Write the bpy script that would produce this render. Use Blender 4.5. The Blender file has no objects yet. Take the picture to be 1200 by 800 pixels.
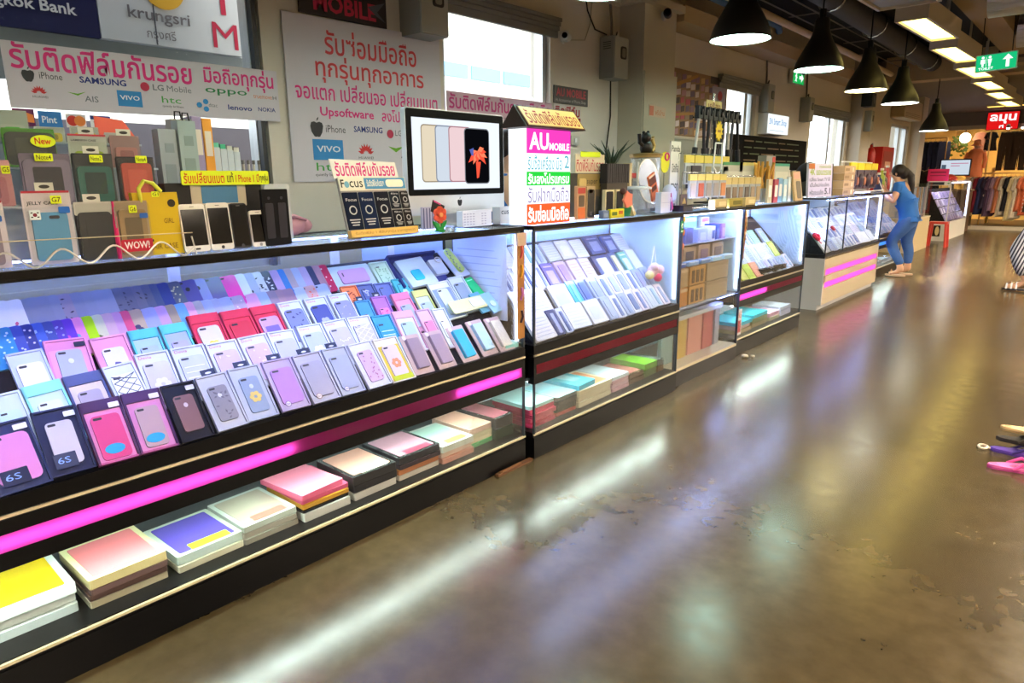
import bpy, bmesh, math, random
from mathutils import Matrix, Vector
R = math.radians
rnd = random.Random(7)
SC = bpy.context.scene
COL = SC.collection
# ------------------------------------------------------------------ camera
cam_d = bpy.data.cameras.new('camera'); cam = bpy.data.objects.new('camera', cam_d); COL.objects.link(cam)
F_PX = 795.0
cam_d.sensor_width = 36.0; cam_d.lens = 36.0 * F_PX / 1200.0; cam_d.clip_start = 0.05; cam_d.clip_end = 200
_f = Vector((-0.640, 0.733, -0.231)); _r = Vector((0.754, 0.656, -0.010))
_f.normalize(); _r = (_r - _f * _r.dot(_f)).normalized(); _u = _r.cross(_f)
cam.matrix_world = Matrix(((_r.x, _u.x, -_f.x, 0), (_r.y, _u.y, -_f.y, 0), (_r.z, _u.z, -_f.z, 1.40), (0, 0, 0, 1)))
SC.camera = cam
# ------------------------------------------------------------------ view, world, light levels
SC.view_settings.view_transform = 'Standard'; SC.view_settings.look = 'None'
SC.view_settings.gamma = 1.0; SC.view_settings.exposure = 0.42; SC.view_settings.use_curve_mapping = False
SC.cycles.use_denoising = True
SC.cycles.max_bounces = 7; SC.cycles.diffuse_bounces = 3; SC.cycles.glossy_bounces = 4; SC.cycles.transmission_bounces = 4
SC.cycles.transparent_max_bounces = 32; SC.cycles.sample_clamp_indirect = 4.0; SC.cycles.sample_clamp_direct = 0
SC.cycles.caustics_reflective = False; SC.cycles.caustics_refractive = False
L_SKY = 5.0
L_CASE = 31.0
L_LOW = 55.0
L_PANEL = 5.5         # ceiling panels over the aisle
L_FILL_PANEL = 118.0  # added panels out of view, bright enough to fill the room
L_PEND = 20.0
wd = bpy.data.worlds.new('world'); SC.world = wd; wd.use_nodes = True
nt = wd.node_tree; bg = nt.nodes['Background']
tc = nt.nodes.new('ShaderNodeTexCoord'); sep = nt.nodes.new('ShaderNodeSeparateXYZ'); rmp = nt.nodes.new('ShaderNodeValToRGB')
nt.links.new(tc.outputs['Generated'], sep.inputs[0]); nt.links.new(sep.outputs['Z'], rmp.inputs[0])
rmp.color_ramp.elements[0].position = 0.0; rmp.color_ramp.elements[0].color = (0.95, 0.97, 1.0, 1)
rmp.color_ramp.elements[1].position = 0.8; rmp.color_ramp.elements[1].color = (0.75, 0.87, 1.0, 1)
nt.links.new(rmp.outputs[0], bg.inputs[0]); bg.inputs[1].default_value = L_SKY

# ------------------------------------------------------------------ materials
def lin(h):
    h = h.lstrip('#'); o = []
    for i in (0, 2, 4):
        c = int(h[i:i+2], 16) / 255.0
        o.append(c / 12.92 if c <= 0.04045 else ((c + 0.055) / 1.055) ** 2.4)
    return (o[0], o[1], o[2], 1.0)
_mc = {}
def mat(hexc, rough=0.5, metal=0.0, emit=0.0, spec=0.28, var=0.0, coat=0.0, scale=12.0):
    k = (hexc, rough, metal, emit, spec, var, coat, scale)
    if k in _mc: return _mc[k]
    m = bpy.data.materials.new('paint_' + hexc.strip('#')); m.use_nodes = True
    b = m.node_tree.nodes['Principled BSDF']; c = lin(hexc)
    b.inputs['Base Color'].default_value = c
    b.inputs['Roughness'].default_value = rough; b.inputs['Metallic'].default_value = metal
    b.inputs['Specular IOR Level'].default_value = spec
    if coat: b.inputs['Coat Weight'].default_value = coat; b.inputs['Coat Roughness'].default_value = 0.08
    if emit:
        b.inputs['Emission Color'].default_value = c; b.inputs['Emission Strength'].default_value = emit
    if var:
        n = m.node_tree; t = n.nodes.new('ShaderNodeTexCoord'); z = n.nodes.new('ShaderNodeTexNoise'); z.inputs['Scale'].default_value = scale
        z.inputs['Detail'].default_value = 5
        mx = n.nodes.new('ShaderNodeMix'); mx.data_type = 'RGBA'
        mx.inputs[6].default_value = tuple(max(0, v * (1 - var)) for v in c[:3]) + (1,)
        mx.inputs[7].default_value = tuple(min(1, v * (1 + var)) for v in c[:3]) + (1,)
        n.links.new(t.outputs['Object'], z.inputs['Vector']); n.links.new(z.outputs['Fac'], mx.inputs[0]); n.links.new(mx.outputs[2], b.inputs['Base Color'])
    _mc[k] = m; return m
def glassmat(name, tint=(1, 1, 1), gloss=0.04, rough=0.02, haze=0.0, mul=0.35):
    m = bpy.data.materials.new(name); m.use_nodes = True; n = m.node_tree; n.nodes.clear()
    o = n.nodes.new('ShaderNodeOutputMaterial'); t = n.nodes.new('ShaderNodeBsdfTransparent'); g = n.nodes.new('ShaderNodeBsdfGlossy')
    t.inputs[0].default_value = (*tint, 1); g.inputs[0].default_value = (1, 1, 1, 1); g.inputs['Roughness'].default_value = rough
    lw = n.nodes.new('ShaderNodeLayerWeight'); lw.inputs[0].default_value = 0.25
    mm = n.nodes.new('ShaderNodeMath'); mm.operation = 'MULTIPLY_ADD'; mm.inputs[1].default_value = mul; mm.inputs[2].default_value = gloss
    mm.use_clamp = True
    pw = n.nodes.new('ShaderNodeMath'); pw.operation = 'POWER'; pw.inputs[1].default_value = 2.0
    n.links.new(lw.outputs['Fresnel'], pw.inputs[0]); n.links.new(pw.outputs[0], mm.inputs[0])
    x = n.nodes.new('ShaderNodeMixShader'); n.links.new(mm.outputs[0], x.inputs[0]); n.links.new(t.outputs[0], x.inputs[1]); n.links.new(g.outputs[0], x.inputs[2])
    last = x
    if haze:
        d = n.nodes.new('ShaderNodeBsdfDiffuse'); d.inputs[0].default_value = (.85, .88, .9, 1)
        y = n.nodes.new('ShaderNodeMixShader'); y.inputs[0].default_value = haze
        n.links.new(x.outputs[0], y.inputs[1]); n.links.new(d.outputs[0], y.inputs[2]); last = y
    n.links.new(last.outputs[0], o.inputs[0]); return m
GLASS = glassmat('clear_glass', (0.97, 0.985, 1.0), 0.012)
WGLASS = glassmat('window_glass', (0.93, 0.95, 0.95), 0.0, 0.02, 0.0, 0.12)
PLASTIC = glassmat('clear_plastic', (0.97, 0.98, 0.98), 0.02, 0.05, 0.02, 0.2)
TUB = glassmat('tub_plastic', (0.95, 0.97, 0.98), 0.03, 0.05, 0.14, 0.3)
FROST = glassmat('hazy_plastic', (0.9, 0.93, 0.95), 0.05, 0.2, 0.42)
TOPG = glassmat('hazy_top_glass', (0.92, 0.95, 1.0), 0.02, 0.1, 0.22, 0.3)
HAZE = glassmat('hazy_back_glass', (0.9, 0.93, 0.97), 0.03, 0.1, 0.06)
def emitmat(hexc, s):
    k = ('e', hexc, s)
    if k in _mc: return _mc[k]
    m = bpy.data.materials.new('glow_' + hexc.strip('#')); m.use_nodes = True; n = m.node_tree; n.nodes.clear()
    o = n.nodes.new('ShaderNodeOutputMaterial'); e = n.nodes.new('ShaderNodeEmission'); e.inputs[0].default_value = lin(hexc); e.inputs[1].default_value = s
    n.links.new(e.outputs[0], o.inputs[0]); _mc[k] = m; return m
def acrylic(hexc, name, trans=None):
    m = bpy.data.materials.new(name); m.use_nodes = True; n = m.node_tree; n.nodes.clear()
    o = n.nodes.new('ShaderNodeOutputMaterial'); a = n.nodes.new('ShaderNodeBsdfTranslucent'); g = n.nodes.new('ShaderNodeBsdfPrincipled')
    a.inputs[0].default_value = lin(trans or hexc); g.inputs['Base Color'].default_value = lin(hexc); g.inputs['Roughness'].default_value = 0.15
    x = n.nodes.new('ShaderNodeMixShader'); x.inputs[0].default_value = 0.5
    n.links.new(a.outputs[0], x.inputs[1]); n.links.new(g.outputs[0], x.inputs[2]); n.links.new(x.outputs[0], o.inputs[0]); return m

# ------------------------------------------------------------------ mesh builder
def T(x=0, y=0, z=0): return Matrix.Translation((x, y, z))
def RX(a): return Matrix.Rotation(R(a), 4, 'X')
def RY(a): return Matrix.Rotation(R(a), 4, 'Y')
def RZ(a): return Matrix.Rotation(R(a), 4, 'Z')
# a frame whose local x runs along +Y, y runs up and z faces the aisle (+X)
FACE = Matrix(((0, 0, 1, 0), (1, 0, 0, 0), (0, 1, 0, 0), (0, 0, 0, 1)))
# a frame whose local x runs along +X, y runs up and z faces back towards -Y
FRONT = Matrix(((1, 0, 0, 0), (0, 0, -1, 0), (0, 1, 0, 0), (0, 0, 0, 1)))
def rrect(w, h, r, n=4, cx=0.0, cy=0.0):
    r = max(1e-4, min(r, w / 2 - 1e-4, h / 2 - 1e-4)); p = []
    for (sx, sy, a0) in ((1, 1, 0), (-1, 1, 90), (-1, -1, 180), (1, -1, 270)):
        for i in range(n + 1):
            a = R(a0 + 90 * i / n); p.append((cx + sx * (w / 2 - r) + r * math.cos(a), cy + sy * (h / 2 - r) + r * math.sin(a)))
    return p
def ell(rx, ry, n=20, cx=0, cy=0): return [(cx + rx * math.cos(2 * math.pi * i / n), cy + ry * math.sin(2 * math.pi * i / n)) for i in range(n)]
_tc = {}
def text_geo(s, bold):
    k = (s, bold)
    if k in _tc: return _tc[k]
    c = bpy.data.curves.new('lettering', 'FONT'); c.body = s; c.size = 1.0; c.resolution_u = 2; c.offset = bold; c.extrude = 0.0; c.fill_mode = 'FRONT'
    o = bpy.data.objects.new('lettering', c); COL.objects.link(o)
    dg = bpy.context.evaluated_depsgraph_get(); me = bpy.data.meshes.new_from_object(o.evaluated_get(dg))
    v = [tuple(q.co) for q in me.vertices]; f = [tuple(p.vertices) for p in me.polygons]
    bpy.data.objects.remove(o); bpy.data.curves.remove(c); bpy.data.meshes.remove(me)
    x0 = min(q[0] for q in v); x1 = max(q[0] for q in v); y0 = min(q[1] for q in v); y1 = max(q[1] for q in v)
    _tc[k] = (v, f, (x0, x1, y0, y1)); return _tc[k]
class MB:
    def __init__(s): s.v = []; s.f = []; s.m = []; s.M = Matrix.Identity(4)
    def raw(s, v, f, m=0, M=None):
        b = len(s.v); X = s.M @ M if M is not None else s.M
        s.v += [tuple(X @ Vector(q)) for q in v]; s.f += [tuple(b + i for i in q) for q in f]; s.m += [m] * len(f); return s
    def box(s, x0, x1, y0, y1, z0, z1, m=0, M=None):
        v = [(x0, y0, z0), (x1, y0, z0), (x1, y1, z0), (x0, y1, z0), (x0, y0, z1), (x1, y0, z1), (x1, y1, z1), (x0, y1, z1)]
        return s.raw(v, [(3, 2, 1, 0), (4, 5, 6, 7), (0, 1, 5, 4), (1, 2, 6, 5), (2, 3, 7, 6), (3, 0, 4, 7)], m, M)
    def prism(s, poly, z0, z1, m=0, M=None, m_side=None, taper=1.0):
        n = len(poly); cx = sum(p[0] for p in poly) / n; cy = sum(p[1] for p in poly) / n
        v = [(p[0], p[1], z0) for p in poly] + [(cx + (p[0] - cx) * taper, cy + (p[1] - cy) * taper, z1) for p in poly]
        s.raw(v, [tuple(range(n - 1, -1, -1)), tuple(range(n, 2 * n))], m, M); b = len(s.v) - 2 * n
        for i in range(n):
            s.f.append((b + i, b + (i + 1) % n, b + n + (i + 1) % n, b + n + i)); s.m.append(m if m_side is None else m_side)
        return s
    def lathe(s, prof, n=24, m=0, M=None, cap=True):
        v = []; f = []
        for (r, z) in prof:
            for i in range(n): a = 2 * math.pi * i / n; v.append((r * math.cos(a), r * math.sin(a), z))
        for k in range(len(prof) - 1):
            for i in range(n): j = (i + 1) % n; f.append((k * n + i, k * n + j, (k + 1) * n + j, (k + 1) * n + i))
        if cap: f.append(tuple(range(n - 1, -1, -1))); f.append(tuple((len(prof) - 1) * n + i for i in range(n)))
        return s.raw(v, f, m, M)
    def cyl(s, r, z0, z1, n=20, m=0, M=None): return s.lathe([(r, z0), (r, z1)], n, m, M)
    def tube(s, pts, r, n=8, m=0, closed=False):
        pts = [Vector(p) for p in pts]; N = len(pts); v = []; f = []; ref = None
        for i, p in enumerate(pts):
            a = pts[i - 1] if (i > 0 or closed) else pts[i]; b = pts[(i + 1) % N] if (i < N - 1 or closed) else pts[i]
            d = (b - a).normalized()
            if ref is None: ref = d.orthogonal().normalized()
            ref = (ref - d * ref.dot(d)); ref = ref.normalized() if ref.length > 1e-6 else d.orthogonal().normalized()
            q = d.cross(ref); rr = r[i] if isinstance(r, (list, tuple)) else r
            for k in range(n): t = 2 * math.pi * k / n; v.append(p + ref * (rr * math.cos(t)) + q * (rr * math.sin(t)))
        for i in range(N if closed else N - 1):
            j = (i + 1) % N
            for k in range(n): l = (k + 1) % n; f.append((i * n + k, i * n + l, j * n + l, j * n + k))
        if not closed: f.append(tuple(range(n - 1, -1, -1))); f.append(tuple((N - 1) * n + k for k in range(n)))
        return s.raw(v, f, m)
    def ball(s, r, c=(0, 0, 0), m=0, n=12, sc=(1, 1, 1), M=None):
        v = []; f = []; k = n // 2
        for i in range(1, k):
            a = math.pi * i / k
            for j in range(n): b = 2 * math.pi * j / n; v.append((c[0] + r * sc[0] * math.sin(a) * math.cos(b), c[1] + r * sc[1] * math.sin(a) * math.sin(b), c[2] + r * sc[2] * math.cos(a)))
        t = len(v); v += [(c[0], c[1], c[2] + r * sc[2]), (c[0], c[1], c[2] - r * sc[2])]
        for i in range(k - 2):
            for j in range(n): l = (j + 1) % n; f.append((i * n + j, (i + 1) * n + j, (i + 1) * n + l, i * n + l))
        for j in range(n): l = (j + 1) % n; f.append((t, j, l)); f.append((t + 1, (k - 2) * n + l, (k - 2) * n + j))
        return s.raw(v, f, m, M)
    def text(s, txt, x0, x1, y0, y1, z=0.0, m=0, M=None, bold=0.0, keep=False, align='c'):
        v, f, (a0, a1, b0, b1) = text_geo(txt, bold); sx = (x1 - x0) / (a1 - a0); sy = (y1 - y0) / (b1 - b0); ox = 0
        if keep:
            k = min(sx, sy); ox = ((x1 - x0) - k * (a1 - a0)) * {'l': 0, 'c': .5, 'r': 1}[align]; sx = sy = k
        return s.raw([(x0 + ox + (q[0] - a0) * sx, y0 + (q[1] - b0) * sy, z) for q in v], f, m, M)
    def build(s, name, mats, parent=None, M=None, smooth=False):
        me = bpy.data.meshes.new(name); me.from_pydata(s.v, [], s.f)
        for q in (mats if isinstance(mats, (list, tuple)) else [mats]): me.materials.append(q)
        me.polygons.foreach_set('material_index', s.m)
        if smooth:
            me.polygons.foreach_set('use_smooth', [True] * len(s.f))
            try: me.set_sharp_from_angle(angle=R(40))
            except Exception: pass
        me.update(); o = bpy.data.objects.new(name, me); COL.objects.link(o)
        if M is not None: o.matrix_world = M
        if parent is not None: o.parent = parent
        return o
# ------------------------------------------------------------------ tagging
_labels = {}
def tag(o, label, cat, group=None):
    if label in _labels and not group: print('DUP LABEL', label)
    _labels[label] = 1
    o['label'] = label; o['category'] = cat
    if group: o['group'] = group
    return o
def thing(name, label, cat, M=None, group=None):
    o = bpy.data.objects.new(name, None); o.empty_display_size = 0.05; COL.objects.link(o)
    if M is not None: o.matrix_world = M
    return tag(o, label, cat, group)
def struct(o): o['kind'] = 'structure'; return o
def plabel(o, l): o['label'] = l; return o
ORD = ['first', 'second', 'third', 'fourth', 'fifth', 'sixth', 'seventh', 'eighth', 'ninth', 'tenth', 'eleventh', 'twelfth', 'thirteenth', 'fourteenth',
       'fifteenth', 'sixteenth', 'seventeenth', 'eighteenth', 'nineteenth', 'twentieth'] + ['twenty-' + q for q in ('first', 'second', 'third', 'fourth', 'fifth', 'sixth', 'seventh', 'eighth', 'ninth')] + ['thirtieth'] + ['thirty-' + q for q in ('first', 'second', 'third', 'fourth', 'fifth', 'sixth', 'seventh', 'eighth', 'ninth')]
BLACK = mat('#08080b', 0.35); DARK = mat('#1a1a20', 0.5); WHITE = mat('#e9e9ea', 0.5); GOLD = mat('#bdb094', 0.35); CHROME = mat('#c9ccd0', 0.2, 1.0)
# ================================================================== SETTING
WX = -3.5          # the inner face of the wall behind the counters
def floor_material():
    m = bpy.data.materials.new('polished_concrete'); m.use_nodes = True; n = m.node_tree; b = n.nodes['Principled BSDF']
    t = n.nodes.new('ShaderNodeTexCoord')
    def noise(sc, det, rg=0.6):
        z = n.nodes.new('ShaderNodeTexNoise'); z.inputs['Scale'].default_value = sc; z.inputs['Detail'].default_value = det; z.inputs['Roughness'].default_value = rg
        n.links.new(t.outputs['Object'], z.inputs['Vector']); return z
    a = noise(1.1, 8); c = noise(14, 3, 0.5); e = noise(90, 3)
    r1 = n.nodes.new('ShaderNodeValToRGB'); r1.color_ramp.elements[0].position = 0.3; r1.color_ramp.elements[0].color = lin('#3b3120'); r1.color_ramp.elements[1].position = 0.72; r1.color_ramp.elements[1].color = lin('#56482f')
    n.links.new(a.outputs['Fac'], r1.inputs[0])
    r2 = n.nodes.new('ShaderNodeValToRGB'); r2.color_ramp.elements[0].position = 0.3; r2.color_ramp.elements[0].color = (.82, .82, .82, 1); r2.color_ramp.elements[1].position = 0.7; r2.color_ramp.elements[1].color = (1.08, 1.06, 1.04, 1)
    n.links.new(c.outputs['Fac'], r2.inputs[0])
    mx = n.nodes.new('ShaderNodeMix'); mx.data_type = 'RGBA'; mx.blend_type = 'MULTIPLY'; mx.inputs[0].default_value = 1
    n.links.new(r1.outputs[0], mx.inputs[6]); n.links.new(r2.outputs[0], mx.inputs[7])
    # small dark pits and stains
    vo = n.nodes.new('ShaderNodeTexVoronoi'); vo.inputs['Scale'].default_value = 2.3; n.links.new(t.outputs['Object'], vo.inputs['Vector'])
    r3 = n.nodes.new('ShaderNodeValToRGB'); r3.color_ramp.elements[0].position = 0.018; r3.color_ramp.elements[0].color = (.25, .22, .2, 1); r3.color_ramp.elements[1].position = 0.028; r3.color_ramp.elements[1].color = (1, 1, 1, 1)
    n.links.new(vo.outputs['Distance'], r3.inputs[0])
    m2 = n.nodes.new('ShaderNodeMix'); m2.data_type = 'RGBA'; m2.blend_type = 'MULTIPLY'; m2.inputs[0].default_value = 0.8
    n.links.new(mx.outputs[2], m2.inputs[6]); n.links.new(r3.outputs[0], m2.inputs[7]); n.links.new(m2.outputs[2], b.inputs['Base Color'])
    rr = n.nodes.new('ShaderNodeMapRange'); rr.inputs[3].default_value = 0.14; rr.inputs[4].default_value = 0.30; n.links.new(c.outputs['Fac'], rr.inputs[0]); n.links.new(rr.outputs[0], b.inputs['Roughness'])
    bp = n.nodes.new('ShaderNodeBump'); bp.inputs['Strength'].default_value = 0.012; bp.inputs['Distance'].default_value = 0.01; n.links.new(c.outputs['Fac'], bp.inputs['Height']); n.links.new(bp.outputs[0], b.inputs['Normal'])
    b.inputs['Specular IOR Level'].default_value = 0.6; return m
WALL = mat('#d2c9bb', 0.8, var=0.05, scale=3); WALL2 = mat('#bfb4a4', 0.8, var=0.05, scale=3); CEIL = mat('#15130f', 0.9, var=0.3, scale=4); CEIL2 = mat('#7d7466', 0.9)
BEAM = mat('#b49c78', 0.7, var=0.06, scale=5)
XR, YB, YF = 7.0, -5.0, 25.6
o = MB().box(-5.2, XR, YB, YF, -0.12, 0).build('floor', floor_material()); struct(o)
struct(MB().box(WX - 0.2, XR, YB, 13.6, 3.32, 3.45).build('ceiling', CEIL))
struct(MB().box(-5.2, XR, 13.6, YF, 3.02, 3.45).build('ceiling_lower', CEIL2))
# left wall with its window openings (Y0, Y1, z0, z1)
WIN = [(-1.4, 2.03, 0.95, 2.85), (3.34, 4.5, 1.0, 2.60), (7.76, 8.62, 1.0, 2.47), (10.66, 12.42, 1.0, 2.37), (15.35, 16.85, 1.0, 2.42)]
w = MB(); y = YB
for (a, b, c, d) in WIN:
    w.box(WX - 0.2, WX, y, a, 0, 3.45); w.box(WX - 0.2, WX, a, b, 0, c); w.box(WX - 0.2, WX, a, b, d, 3.45); y = b
w.box(WX - 0.2, WX, y, 17.5, 0, 3.45); struct(w.build('wall_left', WALL))
w = MB(); w.box(-5.2, WX, 17.5, 17.7, 0, 3.1); w.box(-5.3, -5.1, 17.7, YF, 0, 3.1); struct(w.build('wall_recess', WALL))
struct(MB().box(XR, XR + 0.2, YB, YF, 0, 3.45).build('wall_right', mat('#b4a894', 0.8)))
struct(MB().box(WX - 0.2, XR, YB - 0.2, YB, 0, 3.45).build('wall_back', mat('#a89c88', 0.8)))
struct(MB().box(-5.2, XR, YF, YF + 0.2, 0, 3.45).build('wall_far', mat('#d8b878', 0.7, var=0.06, scale=2)))
# pilaster standing out of the wall, with the taller board in front
w = MB(); w.box(WX, -3.25, 5.49, 6.05, 0, 3.32); w.box(-3.25, -3.235, 5.50, 6.08, 0, 2.32); struct(w.build('wall_pilaster', mat('#c2b8a4', 0.75, var=0.04, scale=4)))
w = MB(); w.box(WX, -3.3, 12.55, 13.1, 0, 3.32); w.box(WX, -3.3, 17.0, 17.5, 0, 3.05); struct(w.build('wall_pilaster_far', WALL2))
# cornice strip and boxed soffit
w = MB(); w.box(WX, -3.44, YB, 5.46, 2.86, 2.92); w.box(-3.44, -3.19, 5.42, 5.48, 2.86, 2.92); w.box(-3.25, -3.19, 5.48, 6.1, 2.86, 2.92); struct(w.build('trim_1', mat('#c9c0b0', 0.6)))
struct(MB().box(WX + .01, -3.2, 6.1, 13.6, 2.80, 2.94).build('trim_2', BEAM))
struct(MB().box(-3.2, XR, 13.25, 13.6, 2.92, 3.32).build('beam_cross', BEAM))
# window frames: aluminium
ALU = mat('#b9bcbc', 0.35, 0.6); ALUD = mat('#6d7376', 0.4, 0.5)
for i, (a, b, c, d) in enumerate(WIN):
    t = thing('window', ['aluminium window behind the nearest counter with the pink sign on its glass', 'bright aluminium window behind the computer screen', 'aluminium window beside the collage poster', 'aluminium window behind the television advert board', 'small aluminium window near the clothes shop'][i], 'window')
    del t['category']; del t['label']; t.name = 'window_%d' % (i + 1); struct(t)
    f = MB(); k = 0.05
    for (p, q, r_, s_) in ((a, b, c, c + k), (a, b, d - k, d), (a, a + k, c, d), (b - k, b, c, d)): f.box(WX - 0.12, WX - 0.04, p, q, r_, s_)
    if i in (2, 3, 4): m_ = (a + b) / 2 + (0.18 if i != 2 else 0.25); f.box(WX - 0.12, WX - 0.05, m_ - 0.05, m_ + 0.03, c, d)
    f.build('frame', ALU if i else mat('#c4c8ca', 0.35, 0.4), t)
    MB().box(WX - 0.085, WX - 0.079, a + k, b - k, c + k, d - k).build('pane', WGLASS, t)
    if i == 0: MB().box(WX - 0.04, WX + 0.004, b - 0.045, b - 0.02, c, d).build('jamb', mat('#2b2f33', 0.4), t)
for i, (a, b, d) in enumerate(((3.30, 4.56, 2.62), (7.5, 8.66, 2.52), (10.6, 12.46, 2.42))):
    v = MB()
    for k in range(3): v.box(WX + 0.005, WX + 0.07 - k * .012, a, b, d - 0.03 * k - .03, d - 0.03 * k - .003)
    v.box(WX + .005, WX + .03, a, b, d - .14, d - .09)
    tag(v.build('window_blind', mat('#77756f', 0.6)), ['raised grey blind above the bright window behind the computer', 'raised grey blind over the window next to the collage poster', 'raised grey blind over the window behind the television advert'][i], 'blind')
# ---------------------------------------------------------------- outside the windows
struct(MB().box(-26, WX - 0.25, -12, 26, -0.3, -0.1).build('ground_outside', mat('#9a978f', 0.9)))
b_ = thing('office_building', 'pale office building with a band of blue windows outside the glass', 'building')
MB().box(-20, -14, 4, 40, -0.1, 6.2).build('wall', mat('#e4dccb', 0.8), b_)
w = MB()
for k in range(14): w.box(-13.99, -13.95, 9 + k * 1.35, 10.2 + k * 1.35, 4.15, 4.5)
w.build('window', mat('#7fb3d6', 0.2), b_)
MB().box(-14.0, -13.4, 4, 40, 6.2, 6.6).build('parapet', mat('#efe9dc', 0.8), b_)
# bank panels on the other side of the nearest window
BX = WX - 0.55
def bz(px): return px
bb = thing('bank_panel', 'large outdoor bank panel in navy and white behind the near window', 'billboard', T(BX, 0, 0) @ FACE)
MB().box(-1.6, 1.452, 2.13, 3.0, -0.06, 0).build('navy_board', mat('#20224f', 0.5), bb)
MB().box(1.456, 2.23, 2.133, 3.0, -0.06, 0.005).build('white_board', mat('#d5d6da', 0.5), bb)
MB().box(-3.0, 3.2, -.1, 1.80, -1.2, -1.0).build('low_wall', mat('#6e666a', 0.8, var=.08), bb)
MB().box(-1.8, 2.5, 1.90, 2.128, -0.08, -0.02).build('grey_base', mat('#868c90', 0.7, var=0.1), bb)
t_ = MB(); t_.text('Bangkok Bank', 0.90, 1.355, 2.205, 2.275, 0.004, bold=0.02); t_.build('bank_lettering', mat('#e6e6ea', 0.5), bb)
t_ = MB(); t_.text('krungsri', 1.595, 1.92, 2.235, 2.315, 0.010, 0, bold=0.012); t_.text('กรุงศรี', 1.68, 1.832, 2.15, 2.215, 0.010, 0); t_.prism(ell(0.115, 0.115, 28, 1.79, 2.435), 0.005, 0.012, 1); t_.text('A', 2.06, 2.185, 2.53, 2.67, 0.010, 2, bold=0.03); t_.text('T', 2.06, 2.185, 2.345, 2.49, 0.010, 2, bold=0.03); t_.text('M', 2.045, 2.195, 2.163, 2.30, 0.010, 2); t_.box(1.727, 1.733, 2.135, 3.0, .005, .008, 3)
t_.build('second_lettering', [mat('#7a7478', 0.5), mat('#e9b23a', 0.5), mat('#c02848', 0.5), mat('#585860', 0.5)], bb)
# ---------------------------------------------------------------- pipes and ducts under the ceiling
def pipe(name, label, pts, r, m, cat='pipe', n=12):
    return tag(MB().tube(pts, r, n).build(name, m, smooth=True), label, cat)
BLK = mat('#1d1a16', 0.6)
dct = thing('ventilation_duct', 'thick black round duct running along the dark ceiling over the aisle', 'duct')
MB().tube([(-2.36, -2, 3.14), (-2.40, 7.7, 3.14), (-2.44, 10.2, 3.14), (-2.47, 12.2, 3.14), (-2.48, 13.0, 3.14)], 0.13, 16).build('pipe', mat('#221e19', 0.6), dct, smooth=True)
for yy in (7.6, 9.3, 11.0, 12.6): MB().tube([(-2.40 - (yy - 7.7) * .016 + 0.14 * math.cos(a * math.pi / 8), yy, 3.14 + 0.14 * math.sin(a * math.pi / 8)) for a in range(16)], 0.008, 6, closed=True).build('strap', CHROME, dct)
pipe('conduit_pipe', 'beige pipe running just above the row of pendant lamps', [(-2.75, 4, 2.93), (-2.78, 6.5, 2.93), (-2.72, 9.2, 2.88), (-2.70, 11.5, 2.84)], 0.035, BEAM)
pipe('water_pipe', 'blue pipe under the dark ceiling behind the first pendant lamp', [(-3.06, 4.0, 3.02), (-3.06, 8.0, 3.02), (-3.12, 8.2, 3.0)], 0.035, mat('#27506e', 0.5))
tr = thing('cable_tray', 'thin grey wire cable tray hung under the black ceiling', 'cable tray')
for xx in (-3.0, -2.76): MB().tube([(xx, 3, 3.16), (xx, 13.2, 3.16)], 0.008, 6).build('rail', mat('#6c655c', 0.5), tr)
for k in range(9): MB().tube([(-3.1, 4.2 + k * 1.05, 3.175), (-2.68, 4.2 + k * 1.05, 3.175)], 0.008, 6).build('rung', mat('#6c655c', 0.5), tr)
foil = bpy.data.materials.new('crinkled_foil'); foil.use_nodes = True; n_ = foil.node_tree; b0 = n_.nodes['Principled BSDF']; b0.inputs['Base Color'].default_value = lin('#c3c4c6'); b0.inputs['Metallic'].default_value = 1; b0.inputs['Roughness'].default_value = 0.28
z_ = n_.nodes.new('ShaderNodeTexNoise'); z_.inputs['Scale'].default_value = 6; z_.inputs['Detail'].default_value = 6; bp_ = n_.nodes.new('ShaderNodeBump'); bp_.inputs['Strength'].default_value = 0.9; bp_.inputs['Distance'].default_value = 0.1
n_.links.new(z_.outputs['Fac'], bp_.inputs['Height']); n_.links.new(bp_.outputs[0], b0.inputs['Normal'])
def foilduct(pts, r, label): return tag(MB().tube(pts, r, 20).build('foil_duct', foil, smooth=True), label, 'duct')
foilduct([(-1.12, 8.0, 3.0), (-0.6, 8.0, 3.0), (2, 8.0, 3.0), (6.8, 8.0, 3.0)], 0.19, 'fat silver foil duct crossing the ceiling nearest the toilet sign')
foilduct([(-1.12, 10.3, 3.04), (0, 10.3, 3.04), (6.8, 10.3, 3.04)], 0.19, 'second silver foil duct crossing the ceiling behind the toilet sign')
tag(MB().box(-1.1, 6.9, 8.22, 8.42, 2.98, 3.3).build('ceiling_beam', mat('#6d5c48', 0.8)), 'brown beam crossing the ceiling between the two foil ducts', 'beam')
tag(MB().box(-1.5, 6.9, 12.0, 12.5, 2.96, 3.3).build('ceiling_beam', mat('#574a3c', 0.8)), 'brown beam crossing the ceiling beyond both foil ducts', 'beam')
tag(MB().box(-1.42, -1.15, -3, 13.2, 3.0, 3.3).build('ceiling_beam', mat('#8d7757', 0.8)), 'long brown box running beside the row of square ceiling lights', 'beam')
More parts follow.
